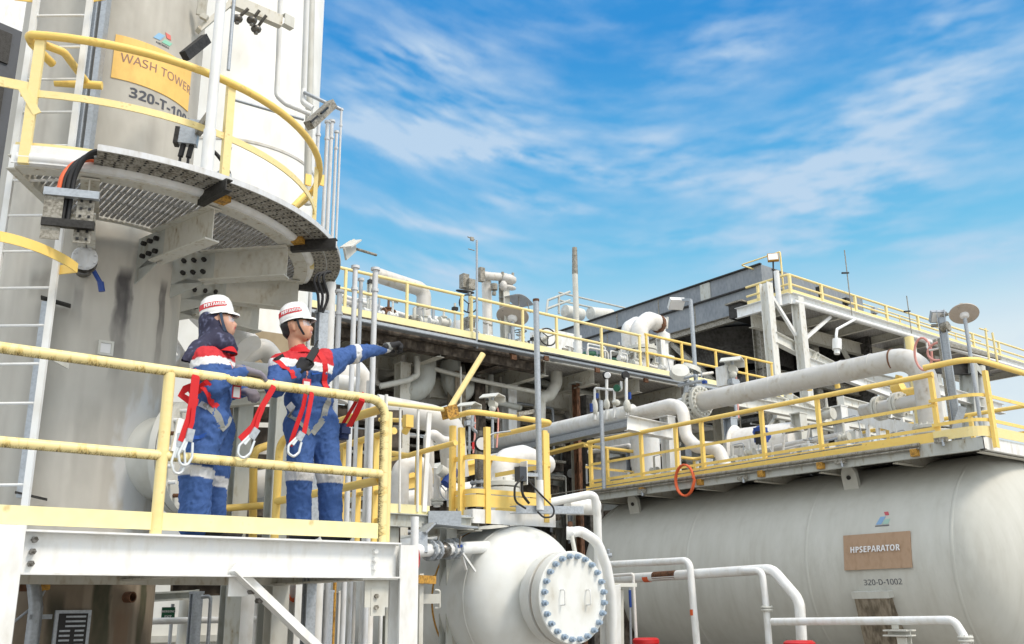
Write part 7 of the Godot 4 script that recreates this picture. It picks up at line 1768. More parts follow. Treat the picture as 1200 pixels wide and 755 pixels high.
func top_left() -> void:
	var t := thing("pipe_hanger", "steel channel with three hanging swivels beside the tower top", "hanger", Vector3(3.851, 8.300, -8.966))
	part(t, "channel", mb().channel(Vector3(3.357, 8.439, -9.042), Vector3(4.004, 8.425, -9.063), 0.14, 0.08), M.beam)
	part(t, "channel_end", mb().channel(Vector3(4.022, 8.452, -9.039), Vector3(4.152, 8.453, -9.067), 0.14, 0.08), M.pale)
	for q in [[Vector3(3.545, 8.321, -8.936), Vector3(3.469, 8.215, -9.038)], [Vector3(3.677, 8.361, -8.949), Vector3(3.630, 8.254, -9.027)], [Vector3(3.780, 8.365, -8.998), Vector3(3.717, 8.220, -9.104)]]:
		var s := part(t, "swivel", mb().tube(q[0], q[1], 0.018, 8), M.steel)
		part(s, "bulb", mb().ball(q[1], Vector3(0.06, 0.045, 0.06), 12).tube(q[1] + Vector3(0, -0.06, 0), q[1], 0.025, 8), M.steel)
	var b := thing("tower_bracket", "beige bent steel bracket on the right side of the tower top", "bracket", Vector3(2.975, 7.692, -8.697))
	part(b, "leg", mb().bar(Vector3(2.933, 8.009, -8.610), Vector3(2.942, 7.842, -8.666), 0.09, 0.05).bar(Vector3(2.948, 7.693, -8.718), Vector3(3.255, 8.136, -8.704), 0.09, 0.05).bar(Vector3(2.942, 7.842, -8.666), Vector3(3.002, 7.808, -8.631), 0.05, 0.05), M.beam)
	upright("vent_line", "thin vertical line hung between the lamp pole and the tower bracket", "pipe", Vector3(3.194, 7.515, -8.454), (Vector3(3.242, 7.202, -8.534)).y, 11.0, 0.018, M.galv)
	run("down_pipe", "white down pipe with an elbow beside the right edge of the white column", [Vector3(4.095, 9.144, -9.386), Vector3(4.188, 8.217, -9.530), Vector3(4.205, 7.762, -9.554), Vector3(4.307, 7.666, -9.508), Vector3(4.552, 7.548, -9.356)], 0.03, M.white, 0.1)
	run("down_pipe", "white down pipe along the very edge of the white column", [Vector3(4.378, 9.202, -9.271), Vector3(4.521, 7.928, -9.505), Vector3(4.499, 7.733, -9.463), Vector3(4.597, 7.664, -9.410)], 0.035, M.white, 0.06)
	run("down_pipe", "pale down pipe continuing past the round platform behind the yellow post", [Vector3(4.532, 9.388, -9.478), Vector3(4.698, 6.539, -9.621)], 0.045, M.pale, 0.0)
	run("cross_conduit", "thin grey conduit slanting level behind the yellow rail", [Vector3(3.542, 7.385, -9.294), Vector3(4.042, 7.335, -9.178), Vector3(4.341, 7.297, -9.086)], 0.018, M.galv, 0.0)
	run("cross_conduit", "upper grey conduit from the white column to the outermost riser", [Vector3(4.486, 7.848, -9.429), Vector3(4.720, 7.720, -9.290), Vector3(4.899, 7.700, -9.287)], 0.022, M.galv, 0.0)
	var a := thing("slotted_arm", "slotted grey channel arm above the right end of the round platform", "bracket", Vector3(4.327, 7.132, -8.758))
	part(a, "channel", mb().bar(Vector3(4.236, 7.040, -8.732), Vector3(4.559, 7.459, -8.849), 0.1, 0.1), M.tray)
	part(a, "slots", mb().bar(Vector3(4.204, 7.027, -8.630), Vector3(4.291, 7.137, -8.652), 0.02, 0.02).bar(Vector3(4.336, 7.187, -8.663), Vector3(4.445, 7.323, -8.725), 0.02, 0.02), M.black, "", true)
	for q in [[Vector3(4.641, 7.111, -9.316), 147.0, 0.022, "stub riser just right of the white column below the slotted arm"], [Vector3(4.819, 7.105, -9.443), 141.0, 0.022, "second riser right of the white column against the sky"], [Vector3(4.944, 7.194, -9.577), 140.0, 0.024, "third riser right of the white column against the sky"], [Vector3(5.043, 7.188, -9.633), 148.0, 0.018, "fourth riser right of the white column against the sky"], [Vector3(5.153, 7.377, -9.741), 130.0, 0.014, "outermost thin riser right of the white column against the sky"]]:
		var p: Vector3 = q[0]
		upright("sky_riser", q[3], "conduit", p, 3.0, p.y + (q[0] as Vector3).distance_to(Vector3(0, 2, 0)) * ((180.0 - q[1]) / 1137.0) + 0.05, q[2], M.conduit, "thin risers against the sky", 1.0)
	var wb: Vector3 = Vector3(4.425, 5.446, -7.981)
	var wp := thing("wing_bracket", "white folded bracket jutting right of the curved cable trays", "bracket", wb - Vector3(0, 0.1, 0))
	part(wp, "plate", mb().bar(Vector3(4.227, 5.276, -7.802), Vector3(4.427, 5.470, -7.970), 0.02, 0.12).bar(Vector3(4.222, 5.339, -7.782), Vector3(4.426, 5.510, -7.955), 0.12, 0.015), M.pale)
	part(wp, "rod", mb().tube(Vector3(4.447, 5.429, -7.969), Vector3(4.705, 5.440, -8.025), 0.014, 6), M.tray)
	var ds := thing("dark_building", "dark grey steel cladding at the far left edge behind the ladder", "building", Vector3(-1.5, 0, -24))
	part(ds, "white_sky_block", mb().box(Vector3(-0.4, 19.0, -24.2), Vector3(8.0, 7.0, 3.0), Basis(Vector3.UP, 0.2)), M.white)  # added white block standing in for bright sky above the dark wall
	part(ds, "wall", mb().box(Vector3(-0.4, 7.75, -24), Vector3(8.0, 15.5, 3.0), Basis(Vector3.UP, 0.2)), mat(Color(0.3, 0.31, 0.33), 0.7, M.paint, Vector3(0.5, 0.5, 0.5)))
	for k in 3:
		part(ds, "window", mb().box(Vector3(3.0, 14.9 - 1.4 * k, -23.16), Vector3(0.9, 0.8, 0.1), Basis(Vector3.UP, 0.2)), M.dark_steel)
	var ob := thing("tag_plate", "two small orange plates on the risers beside the curved rail", "plate", Vector3(4.400, 6.507, -8.937))
	part(ob, "plate", mb().box(Vector3(4.369, 6.517, -8.958), Vector3(0.07, 0.13, 0.02)), M.yellow)
	part(ob, "plate", mb().box(Vector3(4.520, 6.558, -8.954), Vector3(0.07, 0.13, 0.02)), M.yellow)
	var yh: Vector3 = Vector3(4.260, 6.213, -8.892)
	run("yellow_stub_pipe", "yellow pipe stub with a post behind the right end of the curved rail", [Vector3(4.126, 6.073, -8.786), Vector3(4.385, 6.383, -8.996)], 0.034, M.yellow, 0.0)


func extras() -> void:
	# more of the small plant that crowds the raised platform
	var lv: Vector3 = Vector3(20.005, 10.218, -22.000)
	var lb := thing("louvre_cabinet", "white cabinet with a dark louvre left of the tall vent post", "cabinet", Vector3(lv.x, 8.6, lv.z))
	part(lb, "case", mb().box(Vector3(lv.x - 0.2, 9.5, lv.z - 0.4), Vector3(1.6, 1.8, 0.7)), M.white)
	part(lb, "louvre", mb().box(Vector3(lv.x + 0.1, 9.4, lv.z - 0.03), Vector3(0.75, 0.9, 0.06)), M.tray)
	for k in 6:
		part(lb, "slat", mb().bar(Vector3(lv.x - 0.26, 9.08 + 0.13 * k, lv.z + 0.02), Vector3(lv.x + 0.46, 9.08 + 0.13 * k, lv.z + 0.02), 0.05, 0.03), M.grey)
	var wt := thing("white_drum", "tall white upright drum behind the brown dish lamp", "drum", Vector3(20.508, 10.079, -23.500))
	var wc: Vector3 = Vector3(20.521, 10.522, -23.500)
	part(wt, "shell", mb().lathe(Vector3(wc.x, 8.6, wc.z), Vector3.UP, [Vector2(0.7, 0), Vector2(0.7, 1.8), Vector2(0.5, 2.05), Vector2(0, 2.15)], 36), M.white)
	part(wt, "band", mb().lathe(Vector3(wc.x, 9.6, wc.z), Vector3.UP, [Vector2(0.7, 0), Vector2(0.72, 0.01), Vector2(0.72, 0.06), Vector2(0.7, 0.07)], 36), M.grey)
	var lt := thing("white_drum", "short white upright drum behind the rail near the thin white conduits", "drum", Vector3(12.246, 9.441, -21.500))
	var lc: Vector3 = Vector3(12.514, 10.093, -22.000)
	part(lt, "shell", mb().lathe(Vector3(lc.x, 8.6, lc.z), Vector3.UP, [Vector2(0.55, 0), Vector2(0.55, 1.2), Vector2(0.35, 1.4), Vector2(0, 1.45)], 32), M.white)
	part(lt, "nozzle", mb().tube(Vector3(lc.x, 9.9, lc.z), Vector3(lc.x, 10.3, lc.z), 0.1, 10), M.pale)
	for q in [[Vector3(11.704, 9.584, -20.200), 0.55, "thin rod with dark clips left of the dull overhead pipe"], [Vector3(14.575, 9.590, -20.600), 0.4, "stubby pale stem valve between the drums and the twin gate posts"], [Vector3(16.999, 9.097, -20.200), 0.3, "small pale stem with a dark knob right of the dish lamp pole"], [Vector3(19.625, 9.381, -20.200), 0.35, "small white stem between the two green capped pumps"], [Vector3(20.400, 9.235, -20.200), 0.5, "white stem with tubing beside the left inverted U pipe"]]:
		var p: Vector3 = q[0]
		var t := thing("stem", q[2], "fitting", Vector3(p.x, 8.6, p.z))
		part(t, "rod", mb().tube(Vector3(p.x, 8.6, p.z), Vector3(p.x, p.y + q[1], p.z), 0.035, 8), M.pale)
		part(t, "clip", mb().box(Vector3(p.x, p.y + q[1] * 0.6, p.z), Vector3(0.14, 0.09, 0.12)), M.dark_steel)
		part(t, "foot", mb().tube(Vector3(p.x, 8.6, p.z), Vector3(p.x, 8.75, p.z), 0.12, 12), M.white)
	for q in [[[Vector3(14.904, 8.957, -20.000), Vector3(16.428, 8.841, -20.000), Vector3(17.611, 8.825, -20.000), Vector3(19.457, 8.833, -20.200)], 0.045, "low pale line along the foot of the rail below the dish lamp"], [[Vector3(11.601, 9.742, -21.500), Vector3(12.627, 9.699, -21.500), Vector3(15.041, 9.661, -21.800)], 0.09, "second low white line behind the drums on the raised platform"], [[Vector3(21.659, 9.204, -20.200), Vector3(22.817, 9.093, -20.200), Vector3(23.839, 9.179, -20.200), Vector3(24.947, 9.458, -20.400)], 0.05, "low white line between the U pipes and the meter under its hood"], [[Vector3(18.928, 8.845, -20.000), Vector3(18.881, 9.300, -20.000), Vector3(19.710, 9.299, -20.000), Vector3(19.754, 8.836, -20.000)], 0.03, "slim white hoop of tubing round the left green capped pump"]]:
		run("low_line", q[2], q[0], q[1], M.pipe, 0.1)
	for q in [[Vector3(13.518, 9.237, -20.500), "squat flanged valve left of the squat white drum"], [Vector3(14.927, 9.076, -20.300), "flanged valve at the foot of the hand wheel stand"], [Vector3(16.779, 9.127, -20.500), "flanged valve right of the brown dish lamp's pole"], [Vector3(22.177, 9.209, -20.400), "flanged valve at the foot of the safety valve"], [Vector3(21.089, 9.122, -20.200), "flanged valve at the foot of the inverted U pipes"]]:
		valve(q[1], q[0], Vector3(1, 0, 0), 0.11, 0.42, M.pale, M.tray)
	var kt := thing("instrument_row", "row of small white valves, stems and tubing just behind the raised platform's rail", "instruments", Vector3(15, 8.6, -19.8))
	var rb := RandomNumberGenerator.new()
	rb.seed = 5
	for k in 30:
		var x := lerpf(10.6, 25.6, (k + rb.randf_range(0.1, 0.8)) / 30.0)
		var z := rb.randf_range(-20.6, -19.6)
		var h := rb.randf_range(0.25, 0.85)
		part(kt, "stem", mb().tube(Vector3(x, 8.58, z), Vector3(x, 8.6 + h, z), rb.randf_range(0.02, 0.05), 8), [M.white, M.pale, M.galv][k % 3])
		part(kt, "valve_body", mb().lathe(Vector3(x - 0.12, 8.6 + h * 0.55, z), Vector3(1, 0, 0), [Vector2(0, 0), Vector2(0.09, 0), Vector2(0.09, 0.05), Vector2(0.05, 0.07), Vector2(0.08, 0.12), Vector2(0.05, 0.17), Vector2(0.09, 0.19), Vector2(0.09, 0.24), Vector2(0, 0.24)], 10), M.white if k % 4 else M.tray)
		if k % 3 == 0:
			part(kt, "handwheel", handwheel(Vector3(x, 8.6 + h, z), Vector3(0.2, 1, 0.3), 0.13), M.tray)
		elif k % 3 == 1:
			part(kt, "tubing", mb().pipe([Vector3(x, 8.6 + h, z), Vector3(x + 0.25, 8.62 + h, z), Vector3(x + 0.3, 8.6, z + 0.1)], 0.012, 0.08, 6), M.galv)
	var ks := thing("deck_instruments", "scattered small valves, tubing and stems along the separator deck behind its rail", "instruments", Vector3(16.3, 4.5, -12))
	for k in 22:
		var z := lerpf(-15.8, -9.6, (k + rb.randf_range(0.1, 0.8)) / 22.0)
		var x := rb.randf_range(15.7, 18.4)
		var h := rb.randf_range(0.25, 0.9)
		part(ks, "stem", mb().tube(Vector3(x, 4.49, z), Vector3(x, 4.5 + h, z), rb.randf_range(0.015, 0.04), 8), [M.white, M.pale, M.galv][k % 3])
		part(ks, "valve_body", mb().lathe(Vector3(x, 4.5 + h * 0.6, z - 0.1), Vector3(0, 0, 1), [Vector2(0, 0), Vector2(0.08, 0), Vector2(0.08, 0.04), Vector2(0.045, 0.06), Vector2(0.07, 0.1), Vector2(0.045, 0.14), Vector2(0.08, 0.16), Vector2(0.08, 0.2), Vector2(0, 0.2)], 10), M.pale)
		if k % 3 == 0:
			part(ks, "handwheel", handwheel(Vector3(x, 4.5 + h, z), Vector3(0, 1, 0.2), 0.1), M.tray)
		else:
			part(ks, "tubing", mb().pipe([Vector3(x, 4.5 + h, z), Vector3(x, 4.52 + h, z + 0.3), Vector3(x, 4.5, z + 0.35 + 0.1 * (k % 2))], 0.01, 0.06, 6), M.galv)
	# rust patches and brackets on the rack edge
	var cl := thing("edge_clips", "small rusty clips along the front edge of the raised platform", "clip", Vector3(15.339, 8.249, -19.100))
	for q in [Vector3(15.330, 8.375, -19.050), Vector3(15.195, 8.199, -18.850), Vector3(16.743, 8.449, -19.050), Vector3(17.019, 8.490, -19.050), Vector3(20.124, 8.264, -18.900), Vector3(16.253, 8.324, -18.800), Vector3(18.104, 8.262, -18.800)]:
		part(cl, "clip", mb().box(q, Vector3(0.16, 0.12, 0.06)), M.rust)
	# below the rack: lines, braces and hangers
	var g := "small lines slung under the raised platform"
	for q in [[[Vector3(13.417, 7.964, -20.200), Vector3(15.050, 7.826, -20.200), Vector3(17.434, 7.754, -20.200)], 0.06, "grey line slung level under the slanting bar's top"], [[Vector3(15.786, 8.144, -20.600), Vector3(15.810, 7.432, -20.600), Vector3(16.827, 7.361, -20.600)], 0.08, "pale line dropping behind the upper hooded transmitter"], [[Vector3(16.857, 8.369, -21.000), Vector3(18.797, 8.247, -21.000), Vector3(21.644, 8.069, -21.000)], 0.1, "pale line slung level beside the hanging elbow pipe"], [[Vector3(12.179, 6.924, -20.200), Vector3(14.096, 6.920, -20.400)], 0.09, "grey line behind the slanting yellow bar"], [[Vector3(19.623, 8.375, -20.400), Vector3(19.654, 7.606, -20.400)], 0.07, "short grey drop behind the gauge manifold"], [[Vector3(14.061, 7.937, -19.600), Vector3(14.068, 5.966, -19.600)], 0.025, "hair thin rod hanging under the raised platform"]]:
		run("slung_line", q[2], q[0], q[1], M.grey if q[1] > 0.07 else M.pale, 0.15, "pipe", g)
	for q in [[Vector3(14.424, 8.129, -21.500), Vector3(16.020, 8.723, -21.500), "grey diagonal brace under the raised platform, left one"], [Vector3(17.249, 7.885, -21.500), Vector3(18.909, 8.616, -21.500), "grey diagonal brace under the raised platform, middle one"], [Vector3(19.994, 7.776, -21.200), Vector3(22.673, 8.786, -21.200), "grey diagonal brace under the raised platform, right one"]]:
		steel("rack_brace", q[2], q[0], q[1], 0.2, 0.2, M.beam, Vector3.UP, "", "brace")
	var rc := thing("rust_column", "narrow rust stained column behind the gauge manifold", "column", Vector3(18.330, 6.402, -19.900))
	part(rc, "section", mb().channel(Vector3((Vector3(18.351, 6.886, -19.900)).x, 0, -19.9), Vector3((Vector3(18.351, 6.886, -19.900)).x, 8.1, -19.9), 0.2, 0.12, Vector3(0, 0, 1)), M.brown)
	part(rc, "cap_plate", mb().box(Vector3((Vector3(18.351, 6.886, -19.900)).x, 8.12, -19.9), Vector3(0.4, 0.03, 0.3)), M.grey)
	# structure seen between the separator rail and the cooler
	for q in [[Vector3(27.481, 9.383, -19.900), Vector3(36.751, 11.756, -22.000), 0.5, "broad white girder running back above the thick pipe's middle"], [Vector3(27.088, 8.580, -19.000), Vector3(32.361, 7.637, -19.400), 0.34, "white girder sloping down right under the thick pipe"], [Vector3(26.254, 8.886, -19.200), Vector3(30.504, 8.046, -19.200), 0.26, "second white girder sloping down right under the thick pipe"], [Vector3(34.991, 10.873, -21.000), Vector3(39.221, 10.892, -21.000), 0.4, "white girder end behind the elbow of the thick pipe"], [Vector3(29.463, 8.741, -18.600), Vector3(35.033, 8.590, -18.600), 0.3, "white girder behind the stair posts"]]:
		steel("white_girder", q[3], q[0], q[1], q[2], 0.24, M.white_worn)
	for q in [[Vector3(29.331, 9.861, -19.800), Vector3(30.208, 10.781, -19.800), "white knee brace left of the white pendant lamp"], [Vector3(33.695, 11.918, -21.000), Vector3(36.330, 11.251, -22.000), "grey knee brace behind the white pendant lamp"], [Vector3(36.438, 10.174, -20.000), Vector3(36.193, 8.074, -20.000), "pale upright behind the elbow of the thick pipe"], [Vector3(25.239, 7.272, -18.600), Vector3(26.509, 8.384, -18.600), "grey brace left of the thin tubing"]]:
		steel("small_brace", q[2], q[0], q[1], 0.16, 0.14, M.pale, Vector3.UP, "", "brace")
	for q in [[[Vector3(18.200, 5.347, -14.432), Vector3(18.200, 5.422, -12.764), Vector3(18.200, 5.453, -11.271)], 0.06, "slim pale pipe along the back of the separator deck"], [[Vector3(16.400, 4.735, -12.589), Vector3(16.400, 4.759, -10.948), Vector3(16.400, 4.802, -10.016)], 0.035, "thin tubing low behind the separator toe board"], [[Vector3(16.600, 4.843, -15.404), Vector3(16.600, 4.864, -13.884), Vector3(16.400, 4.751, -13.350)], 0.04, "thin tubing low beside the S shaped branch pipe"], [[Vector3(16.800, 5.229, -12.303), Vector3(16.800, 4.739, -12.355), Vector3(16.800, 4.742, -11.224)], 0.03, "bent tubing beside the blue actuator"], [[Vector3(17.600, 5.947, -18.719), Vector3(17.600, 5.917, -17.143), Vector3(17.600, 5.355, -17.120)], 0.06, "pale bent pipe behind the left end of the separator rail"]]:
		run("deck_line", q[2], q[0], q[1], M.pipe, 0.12)
	for q in [[Vector3(17.000, 5.135, -10.483), "small white junction case on the deck left of the stair posts"], [Vector3(16.600, 4.938, -11.300), "small white junction case behind the middle of the separator rail"], [Vector3(16.600, 4.959, -13.900), "small white junction case right of the S shaped branch pipe"]]:
		var p: Vector3 = q[0]
		var t := thing("junction_case", q[1], "junction box", p - Vector3(0, 0.5, 0))
		part(t, "case", mb().box(p, Vector3(0.22, 0.26, 0.16)), M.white)
		part(t, "lid", mb().box(p + Vector3(-0.115, 0, 0), Vector3(0.012, 0.2, 0.12)), M.pale)
		part(t, "stand", mb().tube(p - Vector3(0, 0.5, 0), p, 0.03, 8), M.galv)
	for q in [[Vector3(16.800, 4.977, -13.149), "small valve low on the deck beside the blue actuator"], [Vector3(16.900, 4.936, -10.315), "small valve low on the deck before the stair posts"], [Vector3(16.500, 4.865, -14.967), "small valve low on the deck under the S shaped branch pipe"]]:
		valve(q[1], q[0], Vector3(0, 0, 1), 0.07, 0.3, M.pale, M.tray)
	single("stay_wire", mb().tube(Vector3(15.000, 4.534, -17.462), Vector3(15.000, 4.620, -9.153), 0.012, 6), M.tray, "thin wire strung along the outside of the separator rail", "wire")
	for q in [[Vector3(15.120, 4.351, -14.491), "small cable bracket under the deck edge left of the orange hose loop"], [Vector3(15.120, 4.351, -11.826), "small cable bracket under the deck edge right of the orange hose loop"], [Vector3(15.120, 4.401, -9.676), "small cable bracket under the deck edge near the lifting lug"], [Vector3(15.100, 4.516, -7.801), "dark cable clamp under the deck edge near the corner"]]:
		var p: Vector3 = q[0]
		var t := thing("edge_bracket", q[1], "bracket", p - Vector3(0, 0.1, 0))
		part(t, "plate", mb().box(p, Vector3(0.08, 0.08, 0.2)), M.tray)
		part(t, "stub", mb().tube(p + Vector3(-0.02, -0.1, 0.04), p + Vector3(-0.02, 0, 0.04), 0.025, 8), M.galv)
	# under the workers' deck
	var wl := thing("low_wall", "grey low concrete wall far below the workers' deck", "wall", Vector3(5.124, 1.557, -12.772))
	part(wl, "wall", mb().box(Vector3(5.198, 1.135, -12.872), Vector3(2.6, 1.6, 0.2), Basis(Vector3.UP, -0.4)), M.concrete)
	part(wl, "coping", mb().box(Vector3(5.102, 1.683, -12.742), Vector3(2.7, 0.08, 0.3), Basis(Vector3.UP, -0.4)), M.pale)
	for q in [[Vector3(4.093, 2.264, -11.326), Vector3(5.371, 2.294, -10.822), 0.18, "dark brown beam under the workers' deck", "dark_concrete"], [Vector3(3.800, 2.167, -11.063), Vector3(4.267, 2.191, -10.945), 0.1, "short grey beam behind the tower foot below the deck", "grey"]]:
		steel("low_beam", q[3], q[0], q[1], q[2], 0.15, M[q[4]])
	for q in [[Vector3(4.357, 1.842, -11.541), 0.07, "broad pale pipe below the deck beside the green sign"], [Vector3(4.869, 1.882, -10.713), 0.035, "thin grey pipe below the deck right of the white upright"], [Vector3(5.178, 1.877, -10.600), 0.03, "thin white pipe below the deck under the hose coil"], [Vector3(5.573, 1.828, -9.766), 0.02, "slim white pipe in front of the brown banded vessel"]]:
		upright("low_riser", q[2], "pipe", q[0], 0.0, 2.3, q[1], M.pipe if q[1] < 0.05 else M.pale)
	var bx: Vector3 = Vector3(1.938, 2.209, -8.530)
	var jb := thing("dark_conduit_box", "dark conduit box under the left end of the white steel beam", "junction box", bx - Vector3(0, 0.06, 0))
	part(jb, "case", mb().box(bx, Vector3(0.2, 0.07, 0.1)), M.brown)
	part(jb, "gland", mb().tube(bx + Vector3(0.1, 0, 0), bx + Vector3(0.17, 0.01, 0), 0.035, 10), M.ochre)
	part(jb, "cable", mb().pipe([bx + Vector3(0.15, 0, 0), bx + Vector3(0.1, -0.12, 0.02), bx + Vector3(-0.1, -0.3, 0.02)], 0.01, 0.05, 6), M.galv)
	# pressed gussets and clamps on the white vessel's neighbours
	var cp := thing("corner_plates", "small bolted bracket plates on the right column of the workers' platform", "bracket", Vector3(3.86, 2.0, -6.42))
	part(cp, "plate", mb().box(Vector3(3.87, 2.06, -6.435), Vector3(0.12, 0.2, 0.01)), M.pale)
	for k in 2:
		part(cp, "bolt", mb().tube(Vector3(3.85, 2.1 - 0.08 * k, -6.44), Vector3(3.85, 2.1 - 0.08 * k, -6.41), 0.018, 6), M.tray)

# a field of capsules joined by a smooth minimum, meshed as surface nets
class Field:
	var o: Vector3
	var h: float
	var k: float
	var n: Vector3i
	var s := PackedFloat32Array()

	func _init(lo: Vector3, hi: Vector3, cell: float, blend: float) -> void:
		o = lo
		h = cell
		k = blend
		n = Vector3i(((hi - lo) / cell).ceil()) + Vector3i.ONE
		s.resize(n.x * n.y * n.z)

	func add(a: Vector3, b: Vector3, ra: float, rb: float, squash := Vector3.ONE) -> void:
		var m := maxf(ra, rb) * maxf(squash.x, maxf(squash.y, squash.z)) + k * 4.0
		var lo := (a.min(b) - Vector3(m, m, m) - o) / h
		var hi := (a.max(b) + Vector3(m, m, m) - o) / h
		var ab := (b - a) / squash
		var l2 := maxf(ab.length_squared(), 1e-9)
		for z in range(maxi(0, int(lo.z)), mini(n.z, int(hi.z) + 1)):
			for y in range(maxi(0, int(lo.y)), mini(n.y, int(hi.y) + 1)):
				var i := (z * n.y + y) * n.x
				for x in range(maxi(0, int(lo.x)), mini(n.x, int(hi.x) + 1)):
					var p := (o + Vector3(x, y, z) * h - a) / squash
					var t := clampf(p.dot(ab) / l2, 0.0, 1.0)
					var d := (p - ab * t).length() - lerpf(ra, rb, t)
					if d < k * 6.0:
						s[i + x] += exp(-d / k)

	func seal() -> void:
		for i in s.size():
			s[i] = -k * log(maxf(s[i], 1e-5))

	func at(p: Vector3) -> float:
		var q := (p - o) / h
		var b := Vector3i(clampi(int(q.x), 0, n.x - 2), clampi(int(q.y), 0, n.y - 2), clampi(int(q.z), 0, n.z - 2))
		var f := q - Vector3(b)
		var i := (b.z * n.y + b.y) * n.x + b.x
		var j := i + n.x * n.y
		var c0 := lerpf(lerpf(s[i], s[i + 1], f.x), lerpf(s[i + n.x], s[i + n.x + 1], f.x), f.y)
		var c1 := lerpf(lerpf(s[j], s[j + 1], f.x), lerpf(s[j + n.x], s[j + n.x + 1], f.x), f.y)
		return lerpf(c0, c1, f.z)

	func slope(p: Vector3) -> Vector3:
		var e := h
		return Vector3(at(p + Vector3(e, 0, 0)) - at(p - Vector3(e, 0, 0)), at(p + Vector3(0, e, 0)) - at(p - Vector3(0, e, 0)), at(p + Vector3(0, 0, e)) - at(p - Vector3(0, 0, e))).normalized()

	func cling(p: Vector3, d: Vector3, off: float) -> Vector3:   # steps from outside along d to the surface
		var q := p - d * 0.3
		for i in 120:
			if at(q) < off:
				return q
			q += d * 0.005
		return p

	func net(m: MB, color: Callable, folds: FastNoiseLite = null, amp := 0.0) -> void:
		var ids := {}
		var nxy := n.x * n.y
		for z in n.z - 1:
			for y in n.y - 1:
				var i := (z * n.y + y) * n.x
				for x in n.x - 1:
					var g := i + x
					if absf(s[g]) > h * 2.2:
						continue
					var c := [s[g], s[g + 1], s[g + n.x], s[g + n.x + 1], s[g + nxy], s[g + nxy + 1], s[g + nxy + n.x], s[g + nxy + n.x + 1]]
					var neg := 0
					for q in 8:
						if c[q] < 0.0:
							neg += 1
					if neg == 0 or neg == 8:
						continue
					var sum := Vector3.ZERO
					var cnt := 0
					for e in [[0, 1], [2, 3], [4, 5], [6, 7], [0, 2], [1, 3], [4, 6], [5, 7], [0, 4], [1, 5], [2, 6], [3, 7]]:
						var a: float = c[e[0]]
						var b: float = c[e[1]]
						if (a < 0.0) != (b < 0.0):
							var t := a / (a - b)
							var pa := Vector3(e[0] & 1, (e[0] >> 1) & 1, e[0] >> 2)
							var pb := Vector3(e[1] & 1, (e[1] >> 1) & 1, e[1] >> 2)
							sum += pa.lerp(pb, t)
							cnt += 1
					var p := o + (Vector3(x, y, z) + sum / cnt) * h
					var nn := slope(p)
					m.col = color.call(p, nn)
					if folds:
						p += nn * folds.get_noise_3d(p.x * 1.3, p.y, p.z * 1.3) * amp
					ids[g] = m.vert(p, nn)
		for g in ids:
			var x: int = g % n.x
			var y: int = (g / n.x) % n.y
			var z: int = g / nxy
			for ax in [[1, n.x, nxy, y > 0 and z > 0], [n.x, nxy, 1, z > 0 and x > 0], [nxy, 1, n.x, x > 0 and y > 0]]:
				if not ax[3] or (s[g] < 0.0) == (s[g + ax[0]] < 0.0):
					continue
				var a: int = ids.get(g, -1)
				var b: int = ids.get(g - ax[1], -1)
				var c: int = ids.get(g - ax[1] - ax[2], -1)
				var d: int = ids.get(g - ax[2], -1)
				if a >= 0 and b >= 0 and c >= 0 and d >= 0:
					m.tri(a, b, c)
					m.tri(a, c, d)
		m.col = Color.WHITE
		if folds:   # normals of the folded cloth
			var acc := PackedVector3Array()
			acc.resize(m.v.size())
			for t in range(0, m.ix.size(), 3):
				var a := m.ix[t]
				var b := m.ix[t + 1]
				var c := m.ix[t + 2]
				var fn := (m.v[b] - m.v[a]).cross(m.v[c] - m.v[a])
				if fn.dot(m.n[a]) < 0.0:
					fn = -fn
				acc[a] += fn
				acc[b] += fn
				acc[c] += fn
			for i in m.v.size():
				if acc[i].length_squared() > 0.0:
					m.n[i] = acc[i].normalized()

func strap(pts: Array, w: float, out: Vector3, th := 0.005) -> MB:   # a flat webbing through points, its broad face towards out
	var m := mb()
	var rings := []
	for i in pts.size():
		var d: Vector3 = (pts[mini(i + 1, pts.size() - 1)] - pts[maxi(i - 1, 0)]).normalized()
		var sd := d.cross(out).normalized() * (w / 2.0)
		var u := sd.cross(d).normalized() * (th / 2.0)
		rings.append([pts[i] - sd - u, pts[i] + sd - u, pts[i] + sd + u, pts[i] - sd + u])
	for i in rings.size() - 1:
		for j in 4:
			m.quad(rings[i][j], rings[i][(j + 1) % 4], rings[i + 1][(j + 1) % 4], rings[i + 1][j])
	return m

func worn(f: Field, pts: Array, w: float, m: Material, t: Node3D, called: String, d := Vector3(0, 0, -1), off := 0.008) -> void:   # webbing that lies on a body
	var o := []
	for i in pts.size() - 1:
		for j in 5:
			o.append(f.cling((pts[i] as Vector3).lerp(pts[i + 1], j / 5.0), d, off))
	o.append(f.cling(pts[-1], d, off))
	part(t, called, strap(o, w, -d), m)

